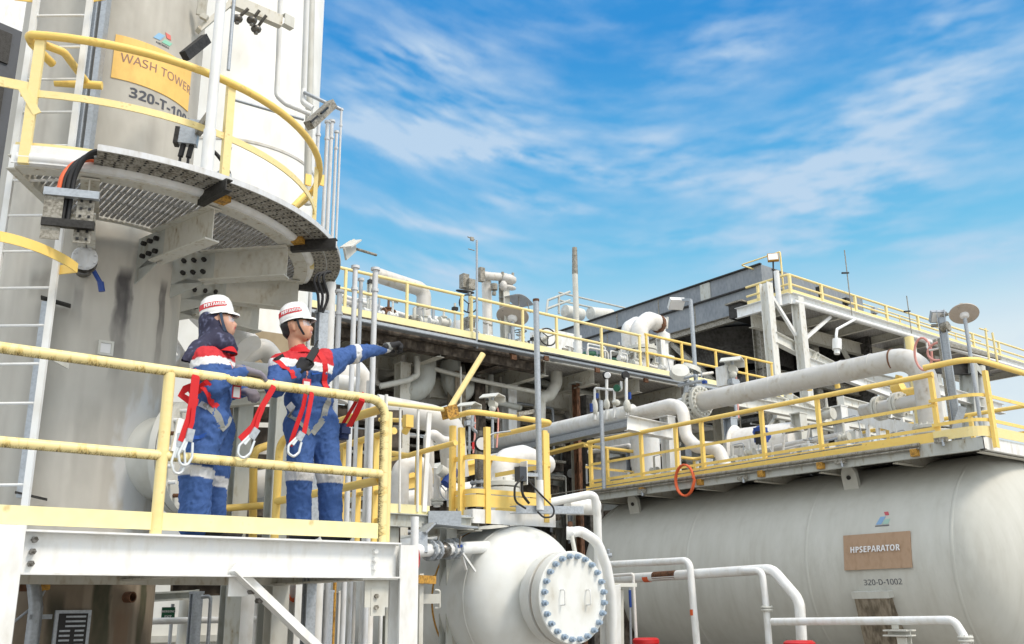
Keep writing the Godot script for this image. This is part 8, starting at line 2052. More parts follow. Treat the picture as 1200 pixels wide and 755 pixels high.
func helmet(t: Node3D, c: Vector3, b: Basis) -> void:   # b.x ahead, b.y up, b.z the wearer's right; c the middle of the rim
	var m := mb()
	var rows := [Vector2(1.015, -0.014), Vector2(1.03, 0.0), Vector2(1.0, 0.006), Vector2(0.985, 0.04), Vector2(0.93, 0.085), Vector2(0.8, 0.122), Vector2(0.55, 0.147), Vector2(0.27, 0.156), Vector2(0.0, 0.158)]
	var seg := 48
	var pt := func(fi: float, r: Vector2) -> Vector3:
		var i_rim := r.y < 0.003
		var visor := maxf(0.0, cos(fi)) ** 3 * (0.27 if i_rim else 0.0)
		var ridge := 0.006 * exp(-pow(sin(fi) * r.x / 0.16, 2.0)) * clampf(r.y * 20.0, 0.0, 1.0)
		return c + b * Vector3(cos(fi) * 0.124 * (r.x + visor), r.y + ridge - visor * 0.06, sin(fi) * 0.106 * (r.x + visor * 0.2))
	for i in rows.size() - 1:
		for k in seg:
			var f0 := TAU * k / seg
			var f1 := TAU * (k + 1) / seg
			var q := [pt.call(f0, rows[i]), pt.call(f1, rows[i]), pt.call(f1, rows[i + 1]), pt.call(f0, rows[i + 1])]
			var base := m.v.size()
			for p in q:
				m.vert(p, (p - c - b.y * (0.03 if i > 1 else -0.2 + 0.2 * i)).normalized())
			m.tri(base, base + 1, base + 2)
			m.tri(base, base + 2, base + 3)
	var h := part(t, "helmet", m, mat(Color(0.95, 0.95, 0.94), 0.25))
	var under := mb().lathe(c + b.y * -0.012, -b.y, [Vector2(0.12, 0.0), Vector2(0.12, 0.004), Vector2(0, 0.004)], 24)
	part(h, "lining", under, M.dark_steel)
	var on := func(p: Vector3) -> Vector3:   # flat x runs forward along the right side, y up
		var fi := PI / 2 - p.x / 0.13
		var yy := 0.062 + p.y
		var r := 0.985
		for i in range(2, rows.size() - 1):
			if yy >= rows[i].y and yy <= rows[i + 1].y:
				r = lerpf(rows[i].x, rows[i + 1].x, (yy - rows[i].y) / (rows[i + 1].y - rows[i].y))
		return c + b * Vector3(cos(fi) * 0.124 * r, yy, sin(fi) * 0.106 * r) + b * Vector3(cos(fi), 0.25, sin(fi)) * (0.003 + p.z)
	var st := mb()
	for i in 16:
		var x0 := lerpf(-0.17, 0.1, i / 16.0)
		var x1 := lerpf(-0.17, 0.1, (i + 1) / 16.0)
		var w0 := 0.021 * sqrt(clampf((0.11 - x0) / 0.03, 0.0, 1.0))
		var w1 := 0.021 * sqrt(clampf((0.11 - x1) / 0.03, 0.0, 1.0))
		st.quad(on.call(Vector3(x0, -w0, 0)), on.call(Vector3(x1, -w1, 0)), on.call(Vector3(x1, w1, 0)), on.call(Vector3(x0, w0, 0)))
	part(h, "red_stripe", st, mat(Color(0.8, 0.14, 0.18), 0.4))
	part(h, "lettering", mb().text("PERTAMINA", 0.026, func(p: Vector3): return on.call(p + Vector3(0.005, 0, 0.002)), 0.002, false, 800, 0.95), M.sign_white)

func head_mesh(c: Vector3, b: Basis, skin: Color, lip: Color, brow: float) -> MB:   # c: middle of the skull; b.x ahead, b.z the right side
	var f := Field.new(c - Vector3(0.17, 0.22, 0.17), c + Vector3(0.17, 0.16, 0.17), 0.0055, 0.009)
	var P := func(x, y, z): return c + b * Vector3(x, y, z)
	f.add(P.call(-0.02, 0.03, -0.012), P.call(-0.02, 0.03, 0.012), 0.083, 0.083)
	f.add(P.call(0.025, 0.015, -0.012), P.call(0.025, 0.015, 0.012), 0.068, 0.068)
	f.add(P.call(0.04, -0.04, -0.02), P.call(0.04, -0.04, 0.02), 0.05, 0.05)
	f.add(P.call(0.055, -0.075, -0.01), P.call(0.055, -0.075, 0.01), 0.036, 0.036)
	f.add(P.call(0.0, -0.06, 0.045), P.call(0.05, -0.088, 0.016), 0.022, 0.022)
	f.add(P.call(0.0, -0.06, -0.045), P.call(0.05, -0.088, -0.016), 0.022, 0.022)
	f.add(P.call(0.09, 0.0, 0), P.call(0.108, -0.03, 0), 0.009, 0.014)
	f.add(P.call(0.098, -0.034, -0.011), P.call(0.098, -0.034, 0.011), 0.008, 0.008)
	f.add(P.call(0.084, -0.056, -0.017), P.call(0.084, -0.056, 0.017), 0.01, 0.01)
	f.add(P.call(0.083, -0.067, -0.013), P.call(0.083, -0.067, 0.013), 0.01, 0.01)
	f.add(P.call(0.078, 0.022, -0.04), P.call(0.086, 0.024, 0), 0.013, 0.012)
	f.add(P.call(0.078, 0.022, 0.04), P.call(0.086, 0.024, 0), 0.013, 0.012)
	f.add(P.call(0.066, -0.025, 0.042), P.call(0.05, -0.02, 0.055), 0.018, 0.014)
	f.add(P.call(0.066, -0.025, -0.042), P.call(0.05, -0.02, -0.055), 0.018, 0.014)
	for s in [-1.0, 1.0]:
		f.add(P.call(-0.015, 0.015, 0.088 * s), P.call(-0.008, -0.03, 0.082 * s), 0.014, 0.009, Vector3.ONE)
	f.add(P.call(-0.03, -0.06, 0), P.call(-0.035, -0.2, 0), 0.056, 0.058)
	f.seal()
	var m := mb()
	var inv := b.inverse()
	f.net(m, func(p: Vector3, _n: Vector3) -> Color:
		var q: Vector3 = inv * (p - c)
		if q.x > 0.07 and absf(q.y + 0.0615) < 0.0115 and absf(q.z) < 0.026:
			return Color(0.75, 0.7, 0.66) if brow > 0.5 and absf(q.y + 0.0615) < 0.004 and absf(q.z) < 0.02 else lip
		if q.x > 0.06 and absf(q.z) > 0.014 and absf(q.z) < 0.05:
			if absf(q.y - 0.03) < 0.0045:
				return Color(0.03, 0.025, 0.02)
			if absf(q.y - 0.006) < 0.006 and absf(q.z) < 0.046:
				return Color(0.04, 0.03, 0.03) if absf(absf(q.z) - 0.03) < 0.007 else Color(0.5, 0.47, 0.45)
		if q.x > 0.03 and q.y < 0.0 and q.y > -0.05 and absf(q.z) > 0.02:
			return skin.lerp(Color(0.62, 0.3, 0.22), 0.18)
		return skin)
	return m

func glove(t: Node3D, wrist: Vector3, fwd: Vector3, palm: Vector3, curls: Array, m: Material, s := 1.0, called := "glove", thumb_side := 1.0) -> void:   # palm: the way the palm faces; curls: index to little finger, then thumb, 0 straight to 1 closed
	var x := fwd.normalized()
	var y := (palm - x * palm.dot(x)).normalized()
	var z := x.cross(y) * thumb_side
	var f := Field.new(wrist - Vector3(0.24, 0.24, 0.24) * s, wrist + Vector3(0.24, 0.24, 0.24) * s, 0.0055, 0.006)
	for k in 4:
		var kn := wrist + (x * 0.095 + z * (0.036 - 0.024 * k) + y * 0.002) * s
		f.add(wrist + z * (0.018 - 0.012 * k) * s, kn, 0.024 * s, 0.019 * s)
		var l: float = [0.04, 0.045, 0.042, 0.032][k] * s
		var a := 0.15 + 1.2 * float(curls[k])
		var p := kn
		var an := 0.0
		for j in 3:
			an += a * (0.8 if j == 0 else 1.0)
			var q: Vector3 = p + (x * cos(an) + y * sin(an)) * l * [1.0, 0.72, 0.55][j]
			f.add(p, q, (0.0135 - 0.0012 * j) * s, (0.0127 - 0.0012 * j) * s)
			p = q
	var tb := wrist + (x * 0.03 + z * 0.03 + y * 0.008) * s
	var c4 := float(curls[4])
	var t1 := tb + (x * 0.028 + z * 0.03 * (1.0 - 0.5 * c4) + y * (0.012 + 0.02 * c4)) * s
	var t2 := t1 + (x * 0.03 + z * (0.014 - 0.03 * c4) + y * (0.006 + 0.02 * c4)) * s
	f.add(tb, t1, 0.017 * s, 0.0135 * s)
	f.add(t1, t2, 0.0135 * s, 0.0105 * s)
	f.add(wrist - x * 0.05 * s, wrist + x * 0.02 * s, 0.032 * s, 0.029 * s)
	f.seal()
	var g := mb()
	f.net(g, func(_p, _n): return Color(1, 1, 1))
	part(t, called, g, m)

func boot(t: Node3D, ankle: Vector3, dir: Vector3) -> void:
	var d := dir.normalized()
	var y := 2.495
	var a := Vector3(ankle.x, y, ankle.z)
	var f := Field.new(a - Vector3(0.3, 0.06, 0.3), a + Vector3(0.3, 0.3, 0.3), 0.012, 0.014)
	f.add(a + Vector3(0, 0.2, 0), a + Vector3(0, 0.07, 0) - d * 0.02, 0.052, 0.052)
	f.add(a + Vector3(0, 0.05, 0) - d * 0.045, a + Vector3(0, 0.05, 0) + d * 0.15, 0.04, 0.036)
	f.add(a + Vector3(0, 0.055, 0) + d * 0.1, a + Vector3(0, 0.05, 0) + d * 0.17, 0.045, 0.04)
	f.seal()
	var g := mb()
	f.net(g, func(p: Vector3, _n): return Color(0.03, 0.03, 0.03) if p.y < y + 0.03 else Color(0.06, 0.05, 0.045))
	for i in g.v.size():
		g.v[i] = Vector3(g.v[i].x, maxf(g.v[i].y, y), g.v[i].z)
	part(t, "boot", g, M.skin)

func people() -> void:
	var cloth := StandardMaterial3D.new()
	cloth.vertex_color_use_as_albedo = true
	cloth.roughness = 0.85
	cloth.normal_enabled = true
	cloth.normal_texture = bumps(91, 0.02, 5.0, 256)
	cloth.normal_scale = 0.5
	cloth.uv1_triplanar = true
	cloth.uv1_scale = Vector3(3.5, 1.8, 3.5)
	M.cloth = cloth
	M.skin = StandardMaterial3D.new()
	M.skin.vertex_color_use_as_albedo = true
	M.skin.roughness = 0.55
	M.webbing = mat(Color(0.78, 0.07, 0.1), 0.7)
	M.grey_webbing = mat(Color(0.52, 0.53, 0.52), 0.7)
	M.glove_dark = mat(Color(0.14, 0.14, 0.15), 0.8)
	M.glove_grey = mat(Color(0.5, 0.48, 0.52), 0.8)
	man()
	woman()
	lanyards()

const BLUE := Color(0.042, 0.1, 0.29)
const RED := Color(0.52, 0.024, 0.035)
const BAND := Color(0.62, 0.63, 0.64)

func body_fold() -> FastNoiseLite:
	var f := noise(97, 8.0, 3)
	f.fractal_type = FastNoiseLite.FRACTAL_RIDGED
	f.fractal_gain = 0.4
	f.domain_warp_enabled = true
	f.domain_warp_amplitude = 0.08
	f.domain_warp_frequency = 4.0
	return f

func man() -> void:
	var z := -6.7
	var feet: Vector3 = Vector3(3.463, 2.589, -6.700)
	var t := thing("person", "person in blue red shouldered overalls and white helmet pointing right while holding a radio", "person", Vector3(feet.x, 2.495, z))
	var f := Field.new(Vector3(2.85, 2.52, -7.12), Vector3(4.25, 4.12, -6.35), 0.0105, 0.022)
	# torso
	f.add(Vector3(3.308, 3.366, -6.700), Vector3(3.488, 3.392, -6.700), 0.118, 0.118)
	f.add(Vector3(3.291, 3.556, -6.700), Vector3(3.449, 3.582, -6.700), 0.112, 0.112)
	f.add(Vector3(3.215, 3.760, -6.700), Vector3(3.430, 3.811, -6.700), 0.108, 0.108)
	f.add(Vector3(3.132, 3.817, -6.710), Vector3(3.469, 3.894, -6.710), 0.066, 0.066)
	f.add(Vector3(3.239, 3.844, -6.700), Vector3(3.268, 3.933, -6.710), 0.075, 0.06)
	# legs
	f.add(Vector3(3.311, 3.327, -6.700), Vector3(3.312, 2.983, -6.680), 0.103, 0.086)
	f.add(Vector3(3.312, 2.983, -6.680), Vector3(3.341, 2.610, -6.710), 0.086, 0.084)
	f.add(Vector3(3.504, 3.347, -6.700), Vector3(3.561, 3.001, -6.680), 0.103, 0.086)
	f.add(Vector3(3.561, 3.001, -6.680), Vector3(3.610, 2.615, -6.710), 0.086, 0.082)
	# his right arm, bent up with the radio
	var re: Vector3 = Vector3(3.020, 3.593, -6.550)
	var rw: Vector3 = Vector3(3.154, 3.706, -6.500)
	f.add(Vector3(3.098, 3.786, -6.680), re, 0.072, 0.062)
	f.add(re, rw, 0.062, 0.046)
	# his left arm, stretched out
	var le: Vector3 = Vector3(3.817, 4.019, -6.820)
	var lw: Vector3 = Vector3(4.172, 4.150, -6.900)
	f.add(Vector3(3.482, 3.884, -6.720), le, 0.084, 0.06)
	f.add(le, lw, 0.06, 0.042)
	f.add(Vector3(3.473, 3.759, -6.720), Vector3(3.648, 3.875, -6.760), 0.064, 0.045)
	f.seal()
	var yr: float = (Vector3(3.183, 3.836, -6.600)).y
	var yw: float = (Vector3(3.186, 3.770, -6.600)).y
	var kn: float = (Vector3(3.335, 2.963, -6.600)).y
	var band_x: float = (Vector3(3.793, 4.015, -6.820)).x
	var arm_x: float = (Vector3(3.524, 3.953, -6.720)).x
	var m := mb()
	f.net(m, func(p: Vector3, _n: Vector3) -> Color:
		if p.x > arm_x and p.y > 3.6:
			return BAND if p.x > band_x - 0.0 and p.x < band_x + 0.055 else (BAND if p.x > lw.x - 0.02 else BLUE)
		if p.y > yr:
			return RED
		if p.y > yw:
			return Color(0.75, 0.76, 0.76)
		if absf(p.y - kn) < 0.035:
			return BAND
		return BLUE, body_fold(), 0.012)
	part(t, "coverall", m, M.cloth)
	# head
	var hb := Basis(Vector3(0.74, 0, 0.673), Vector3.UP, Vector3(-0.673, 0, 0.74)) * Basis(Vector3(0, 0, 1), 0.24)
	var hc: Vector3 = Vector3(3.248, 4.117, -6.720)
	var skin := Color(0.5, 0.27, 0.17)
	part(t, "body", head_mesh(hc, hb, skin, Color(0.42, 0.16, 0.13), 1.0), M.skin)
	var hair := Field.new(hc - Vector3(0.16, 0.16, 0.16), hc + Vector3(0.16, 0.16, 0.16), 0.008, 0.008)
	hair.add(hc + hb * Vector3(-0.045, 0.03, -0.02), hc + hb * Vector3(-0.045, 0.03, 0.02), 0.074, 0.074)
	hair.add(hc + hb * Vector3(-0.075, -0.03, -0.03), hc + hb * Vector3(-0.075, -0.03, 0.03), 0.036, 0.036)
	hair.add(hc + hb * Vector3(0.01, 0.035, 0.072), hc + hb * Vector3(0.03, 0.04, 0.066), 0.022, 0.02)
	hair.seal()
	var hm := mb()
	hair.net(hm, func(_p, _n): return Color(0.015, 0.013, 0.012))
	part(t, "hair", hm, M.skin)
	helmet(t, hc + hb * Vector3(0.0, 0.055, 0), hb)
	var cs := strap([hc + hb * Vector3(0.035, 0.05, 0.1), hc + hb * Vector3(0.04, -0.02, 0.092), hc + hb * Vector3(0.055, -0.08, 0.055), hc + hb * Vector3(0.065, -0.116, 0.012), hc + hb * Vector3(0.055, -0.1, -0.03)], 0.016, hb.z)
	part(t, "chin_strap", cs, mat(Color(0.13, 0.16, 0.19), 0.6))
	var gl := mb()
	var ps := []
	for k in 9:
		var a := lerpf(-1.15, 1.15, k / 8.0)
		ps.append(hc + hb * Vector3(0.045 + 0.062 * cos(a), 0.004, 0.078 * sin(a)))
	gl.add_lens(ps, hb.y, 0.042)
	part(t, "safety_glasses", gl, glass())
	# collar
	part(t, "collar", mb().lathe(hc + hb * Vector3(-0.03, -0.2, 0), hb.y, [Vector2(0.092, -0.02), Vector2(0.08, 0.025), Vector2(0.072, 0.025), Vector2(0.078, -0.02)], 24), mat(Color(0.78, 0.1, 0.13), 0.85))
	glove(t, rw + (Vector3(3.178, 3.762, -6.470) - rw) * 0.3, Vector3(3.236, 3.850, -6.470) - rw, Vector3(0.9, 0.1, -0.4), [0.75, 0.75, 0.75, 0.8, 0.6], M.glove_dark, 0.95, "glove", -1.0)
	glove(t, lw + (lw - le).normalized() * 0.03, lw - le + Vector3(0, 0.01, 0), Vector3(0.0, -1.0, 0.3), [0.02, 0.75, 0.8, 0.85, 0.4], M.glove_dark, 0.95, "glove", 1.0)
	part(t, "cuff", mb().tube(lw - (lw - le).normalized() * 0.01, lw + (lw - le).normalized() * 0.045, 0.04, 14, 0.036), M.grey_webbing)
	for q in [Vector3(3.341, 2.610, -6.710), Vector3(3.610, 2.615, -6.710)]:
		boot(t, q, Vector3(0.3, 0, 1))
	# harness
	worn(f, [Vector3(3.037, 3.821, -6.600), Vector3(3.083, 3.748, -6.600), Vector3(3.120, 3.651, -6.580)], 0.04, M.webbing, t, "shoulder_strap")
	worn(f, [Vector3(3.397, 3.933, -6.620), Vector3(3.427, 3.852, -6.600), Vector3(3.447, 3.746, -6.600), Vector3(3.466, 3.647, -6.600)], 0.045, M.webbing, t, "shoulder_strap")
	worn(f, [Vector3(3.160, 3.455, -6.580), Vector3(3.248, 3.361, -6.580), Vector3(3.337, 3.280, -6.580)], 0.05, M.grey_webbing, t, "thigh_strap")
	worn(f, [Vector3(3.482, 3.545, -6.580), Vector3(3.431, 3.394, -6.580), Vector3(3.351, 3.281, -6.580)], 0.05, M.grey_webbing, t, "thigh_strap")
	worn(f, [Vector3(3.456, 3.642, -6.580), Vector3(3.490, 3.533, -6.580)], 0.035, M.galv, t, "buckle")
	worn(f, [Vector3(3.144, 3.479, -6.580), Vector3(3.181, 3.444, -6.580)], 0.06, M.galv, t, "buckle")
	worn(f, [Vector3(3.249, 3.842, -6.550), Vector3(3.290, 3.741, -6.550), Vector3(3.302, 3.650, -6.550)], 0.014, M.pink, t, "neck_lanyard")
	var cp := f.cling(Vector3(3.300, 3.652, -6.560), Vector3(0, 0, -1), 0.012)
	part(t, "identity_card", mb().box(cp, Vector3(0.07, 0.1, 0.006)), mat(Color(0.8, 0.2, 0.24), 0.5))
	part(t, "card_face", mb().box(cp + Vector3(0, -0.005, 0.004), Vector3(0.05, 0.065, 0.003)), M.sign_white)
	part(t, "chest_pocket", strap([f.cling(Vector3(3.327, 3.746, -6.580), Vector3(0, 0, -1), 0.004), f.cling(Vector3(3.413, 3.771, -6.580), Vector3(0, 0, -1), 0.004)], 0.03, Vector3(0, 0, 1)), mat(Color(0.13, 0.33, 0.66), 0.85))
	worn(f, [Vector3(3.106, 3.850, -6.660), Vector3(3.034, 3.798, -6.620)], 0.05, M.black, t, "strap_buckle")
	var tl := thing("tool_pouch", "small dark blue pouch hanging at the man's left hip", "pouch", Vector3(3.698, 3.286, -6.750))
	part(tl, "bag", mb().lathe(Vector3(3.703, 3.315, -6.760), Vector3.UP, [Vector2(0, -0.03), Vector2(0.05, -0.02), Vector2(0.055, 0.05), Vector2(0.05, 0.1), Vector2(0, 0.11)], 14), mat(Color(0.12, 0.18, 0.34), 0.8))
	part(tl, "flap", mb().box(Vector3(3.701, 3.357, -6.720), Vector3(0.08, 0.05, 0.05)), mat(Color(0.14, 0.2, 0.36), 0.8))
	var rp: Vector3 = Vector3(3.249, 3.846, -6.440)
	var rb := Basis(Vector3(0, 0, 1), -0.5) * Basis(Vector3.UP, -0.5)
	var rd := thing("radio", "black hand radio held in the man's gloved fist below his chin", "radio", rp - Vector3(0, 0.06, 0))
	part(rd, "case", mb().box(rp, Vector3(0.055, 0.11, 0.035), rb), M.black)
	part(rd, "antenna", mb().tube(rp + rb * Vector3(-0.015, 0.05, 0), rp + rb * Vector3(-0.02, 0.13, 0), 0.007, 8), M.black)
	part(rd, "knob", mb().tube(rp + rb * Vector3(0.012, 0.05, 0), rp + rb * Vector3(0.012, 0.07, 0), 0.008, 8), M.dark_steel)

func glass() -> StandardMaterial3D:
	var g := StandardMaterial3D.new()
	g.albedo_color = Color(0.9, 0.95, 1.0, 0.25)
	g.transparency = BaseMaterial3D.TRANSPARENCY_ALPHA
	g.roughness = 0.05
	return g

func woman() -> void:
	var z := -6.7
	var feet: Vector3 = Vector3(2.612, 2.568, -6.700)
	var t := thing("person", "person in a dark headscarf and white helmet resting a gloved hand on the yellow rail", "person", Vector3(feet.x, 2.495, z))
	var f := Field.new(Vector3(2.15, 2.5, -7.12), Vector3(3.3, 4.05, -6.34), 0.0105, 0.022)
	f.add(Vector3(2.575, 3.297, -6.630), Vector3(2.667, 3.333, -6.800), 0.125, 0.12)
	f.add(Vector3(2.572, 3.470, -6.640), Vector3(2.660, 3.509, -6.800), 0.125, 0.115)
	f.add(Vector3(2.545, 3.654, -6.640), Vector3(2.659, 3.705, -6.820), 0.122, 0.115)
	f.add(Vector3(2.651, 3.668, -6.700), Vector3(2.680, 3.726, -6.780), 0.085, 0.085)
	f.add(Vector3(2.503, 3.747, -6.600), Vector3(2.712, 3.850, -6.880), 0.072, 0.066)
	f.add(Vector3(2.576, 3.751, -6.720), Vector3(2.608, 3.863, -6.740), 0.08, 0.055)
	f.add(Vector3(2.562, 3.228, -6.630), Vector3(2.496, 2.914, -6.600), 0.115, 0.098)
	f.add(Vector3(2.496, 2.914, -6.600), Vector3(2.517, 2.582, -6.630), 0.098, 0.1)
	f.add(Vector3(2.725, 3.272, -6.820), Vector3(2.711, 2.954, -6.820), 0.105, 0.085)
	f.add(Vector3(2.711, 2.954, -6.820), Vector3(2.739, 2.607, -6.840), 0.085, 0.08)
	var re: Vector3 = Vector3(2.518, 3.519, -6.500)
	var rw: Vector3 = Vector3(2.718, 3.643, -6.460)
	f.add(Vector3(2.473, 3.707, -6.580), re, 0.076, 0.064)
	f.add(re, rw, 0.064, 0.043)
	var le: Vector3 = Vector3(2.800, 3.596, -6.900)
	var lw: Vector3 = Vector3(2.838, 3.562, -6.720)
	f.add(Vector3(2.740, 3.834, -6.880), le, 0.068, 0.056)
	f.add(le, lw, 0.056, 0.042)
	f.seal()
	var ra: Vector3 = Vector3(2.435, 3.720, -6.580)
	var rb: Vector3 = Vector3(2.619, 3.773, -6.580)
	var wd := 0.058
	var kn: Vector3 = Vector3(2.405, 2.931, -6.600)
	var kb: Vector3 = Vector3(2.734, 2.919, -6.700)
	var sl: Vector3 = Vector3(2.535, 3.532, -6.530)
	var m := mb()
	f.net(m, func(p: Vector3, _n: Vector3) -> Color:
		var line := ra.y + (p.x - ra.x) * 0.22
		if p.y > line:
			return RED
		if p.y > line - wd:
			return Color(0.75, 0.76, 0.76)
		var kl := kn.y - (p.x - kn.x) * 0.12
		if absf(p.y - kl) < 0.035 and p.y < 3.2:
			return BAND
		if p.distance_to(sl) < 0.075 and p.z > -6.58 and absf((p - sl).dot((rw - re).normalized())) < 0.03:
			return BAND
		return BLUE, body_fold(), 0.013)
	part(t, "coverall", m, M.cloth)
	var hb := Basis(Vector3(0.88, 0, 0.475), Vector3.UP, Vector3(-0.475, 0, 0.88)) * Basis(Vector3(0, 0, 1), 0.2)
	var hc: Vector3 = Vector3(2.628, 4.054, -6.730)
	part(t, "body", head_mesh(hc, hb, Color(0.56, 0.32, 0.22), Color(0.45, 0.08, 0.09), 0.0), M.skin)
	# headscarf
	var s := Field.new(hc - Vector3(0.3, 0.36, 0.26), hc + Vector3(0.2, 0.14, 0.26), 0.0095, 0.012)
	s.add(hc + hb * Vector3(-0.045, 0.025, -0.012), hc + hb * Vector3(-0.045, 0.025, 0.012), 0.096, 0.096)
	s.add(hc + hb * Vector3(-0.03, -0.05, 0.055), hc + hb * Vector3(0.0, -0.11, 0.05), 0.05, 0.045)
	s.add(hc + hb * Vector3(-0.03, -0.05, -0.055), hc + hb * Vector3(0.0, -0.11, -0.05), 0.05, 0.045)
	s.add(hc + hb * Vector3(-0.09, -0.03, 0.0), hc + hb * Vector3(-0.085, -0.1, 0.0), 0.055, 0.05)
	s.add(hc + hb * Vector3(0.04, -0.135, -0.04), hc + hb * Vector3(0.04, -0.135, 0.04), 0.042, 0.042)
	s.add(hc + hb * Vector3(-0.03, -0.17, -0.05), hc + hb * Vector3(-0.02, -0.17, 0.055), 0.075, 0.075)
	s.add(hc + hb * Vector3(0.05, -0.18, 0.03), hc + hb * Vector3(0.07, -0.215, 0.0), 0.045, 0.035)
	s.add(hc + hb * Vector3(-0.06, -0.02, 0.0), hc + hb * Vector3(-0.13, -0.2, 0.02), 0.078, 0.06)
	s.add(hc + hb * Vector3(-0.05, -0.1, 0.05), Vector3(2.411, 3.743, -6.620), 0.06, 0.05)
	s.add(Vector3(2.458, 3.822, -6.660), Vector3(2.334, 3.691, -6.600), 0.06, 0.016)
	s.add(hc + hb * Vector3(-0.1, -0.14, -0.04), Vector3(2.522, 3.802, -6.820), 0.06, 0.03)
	s.seal()
	var hn := noise(55, 24.0, 3)
	var sm := mb()
	s.net(sm, func(p: Vector3, _n: Vector3) -> Color: return Color(0.028, 0.03, 0.062).lerp(Color(0.15, 0.16, 0.26), smoothstep(0.1, 0.7, hn.get_noise_3d(p.x, p.y * 0.8, p.z))), noise(57, 12.0, 2), 0.005)
	part(t, "headscarf", sm, M.cloth)
	helmet(t, hc + hb * Vector3(-0.008, 0.058, 0), hb)
	part(t, "chin_strap", strap([hc + hb * Vector3(0.025, 0.05, 0.108), hc + hb * Vector3(0.03, -0.03, 0.102), hc + hb * Vector3(0.04, -0.09, 0.088), hc + hb * Vector3(0.06, -0.13, 0.04)], 0.02, hb.z), mat(Color(0.2, 0.27, 0.36), 0.6))
	var gl := mb()
	var ps := []
	for k in 9:
		var a := lerpf(-1.1, 1.1, k / 8.0)
		ps.append(hc + hb * Vector3(0.045 + 0.062 * cos(a), 0.004, 0.076 * sin(a)))
	gl.add_lens(ps, hb.y, 0.044)
	part(t, "safety_glasses", gl, glass())
	part(t, "collar", mb().lathe(hc + hb * Vector3(0.0, -0.235, 0), Vector3.UP, [Vector2(0.1, 0), Vector2(0.085, 0.05), Vector2(0.078, 0.05), Vector2(0.09, 0)], 24), mat(Color(0.78, 0.1, 0.13), 0.85))
	glove(t, rw + (rw - re).normalized() * 0.02, Vector3(1, -0.16, 0.03), Vector3(0.0, -1, 0.12), [0.08, 0.1, 0.14, 0.2, 0.1], M.glove_grey, 1.0, "glove", 1.0)
	glove(t, lw + (lw - le).normalized() * 0.02, lw - le, Vector3(0.3, -1, 0.0), [0.4, 0.45, 0.5, 0.5, 0.4], M.glove_grey, 0.9, "glove", 1.0)
	for q in [Vector3(2.517, 2.582, -6.630), Vector3(2.739, 2.607, -6.840)]:
		boot(t, q, Vector3(1, 0, 0.25))
	var back := Vector3(0.35, 0, -0.94)
	worn(f, [Vector3(2.440, 3.505, -6.550), Vector3(2.508, 3.429, -6.520), Vector3(2.574, 3.377, -6.520)], 0.05, M.webbing, t, "waist_strap")
	worn(f, [Vector3(2.384, 3.456, -6.550), Vector3(2.430, 3.486, -6.550), Vector3(2.469, 3.534, -6.520)], 0.055, M.webbing, t, "hip_strap")
	worn(f, [Vector3(2.496, 3.406, -6.500), Vector3(2.577, 3.313, -6.500), Vector3(2.617, 3.224, -6.520)], 0.05, M.grey_webbing, t, "thigh_strap")
	worn(f, [Vector3(2.611, 3.223, -6.520), Vector3(2.657, 3.269, -6.550), Vector3(2.698, 3.342, -6.600)], 0.04, M.grey_webbing, t, "thigh_strap")
	worn(f, [Vector3(2.471, 3.409, -6.500), Vector3(2.516, 3.379, -6.500)], 0.06, M.galv, t, "buckle")
	worn(f, [Vector3(2.439, 3.530, -6.520), Vector3(2.465, 3.567, -6.500)], 0.05, M.grey_webbing, t, "side_strap")
	worn(f, [Vector3(2.703, 3.749, -6.620), Vector3(2.728, 3.663, -6.620), Vector3(2.741, 3.576, -6.620)], 0.014, M.pink, t, "neck_lanyard", Vector3(-0.6, 0, -0.8))
	var cp: Vector3 = Vector3(2.709, 3.510, -6.520)
	part(t, "identity_card", mb().box(cp, Vector3(0.065, 0.1, 0.006)), mat(Color(0.8, 0.2, 0.24), 0.5))
	part(t, "card_face", mb().box(cp + Vector3(0, -0.005, 0.004), Vector3(0.048, 0.075, 0.003)), M.sign_white)
	part(t, "cargo_pocket", strap([f.cling(Vector3(2.408, 3.147, -6.500), Vector3(0, 0, -1), 0.006), f.cling(Vector3(2.467, 3.158, -6.500), Vector3(0, 0, -1), 0.006), f.cling(Vector3(2.525, 3.188, -6.500), Vector3(0, 0, -1), 0.006)], 0.025, Vector3(0, 0, 1), 0.01), mat(Color(0.12, 0.3, 0.62), 0.85))

func snap_hook(t: Node3D, a: Vector3, b: Vector3) -> void:   # a scaffold hook from its eye a to the bottom of its bow b
	var d := b - a
	var l := d.length()
	var s := d.cross(Vector3(0, 0, 1)).normalized()
	part(t, "hook_body", mb().bar(a, a + d * 0.35, 0.05, 0.02, Vector3(0, 0, 1)), M.galv)
	part(t, "hook_bow", mb().pipe([a + d * 0.3 + s * 0.02, a + d * 0.75 + s * 0.045, b + s * 0.02, b - s * 0.03, a + d * 0.75 - s * 0.05, a + d * 0.35 - s * 0.03], 0.0095, l * 0.14, 8), M.hook)
	part(t, "gate", mb().bar(a + d * 0.32 + s * 0.012, a + d * 0.62 + s * 0.02, 0.02, 0.012, Vector3(0, 0, 1)), M.hook)

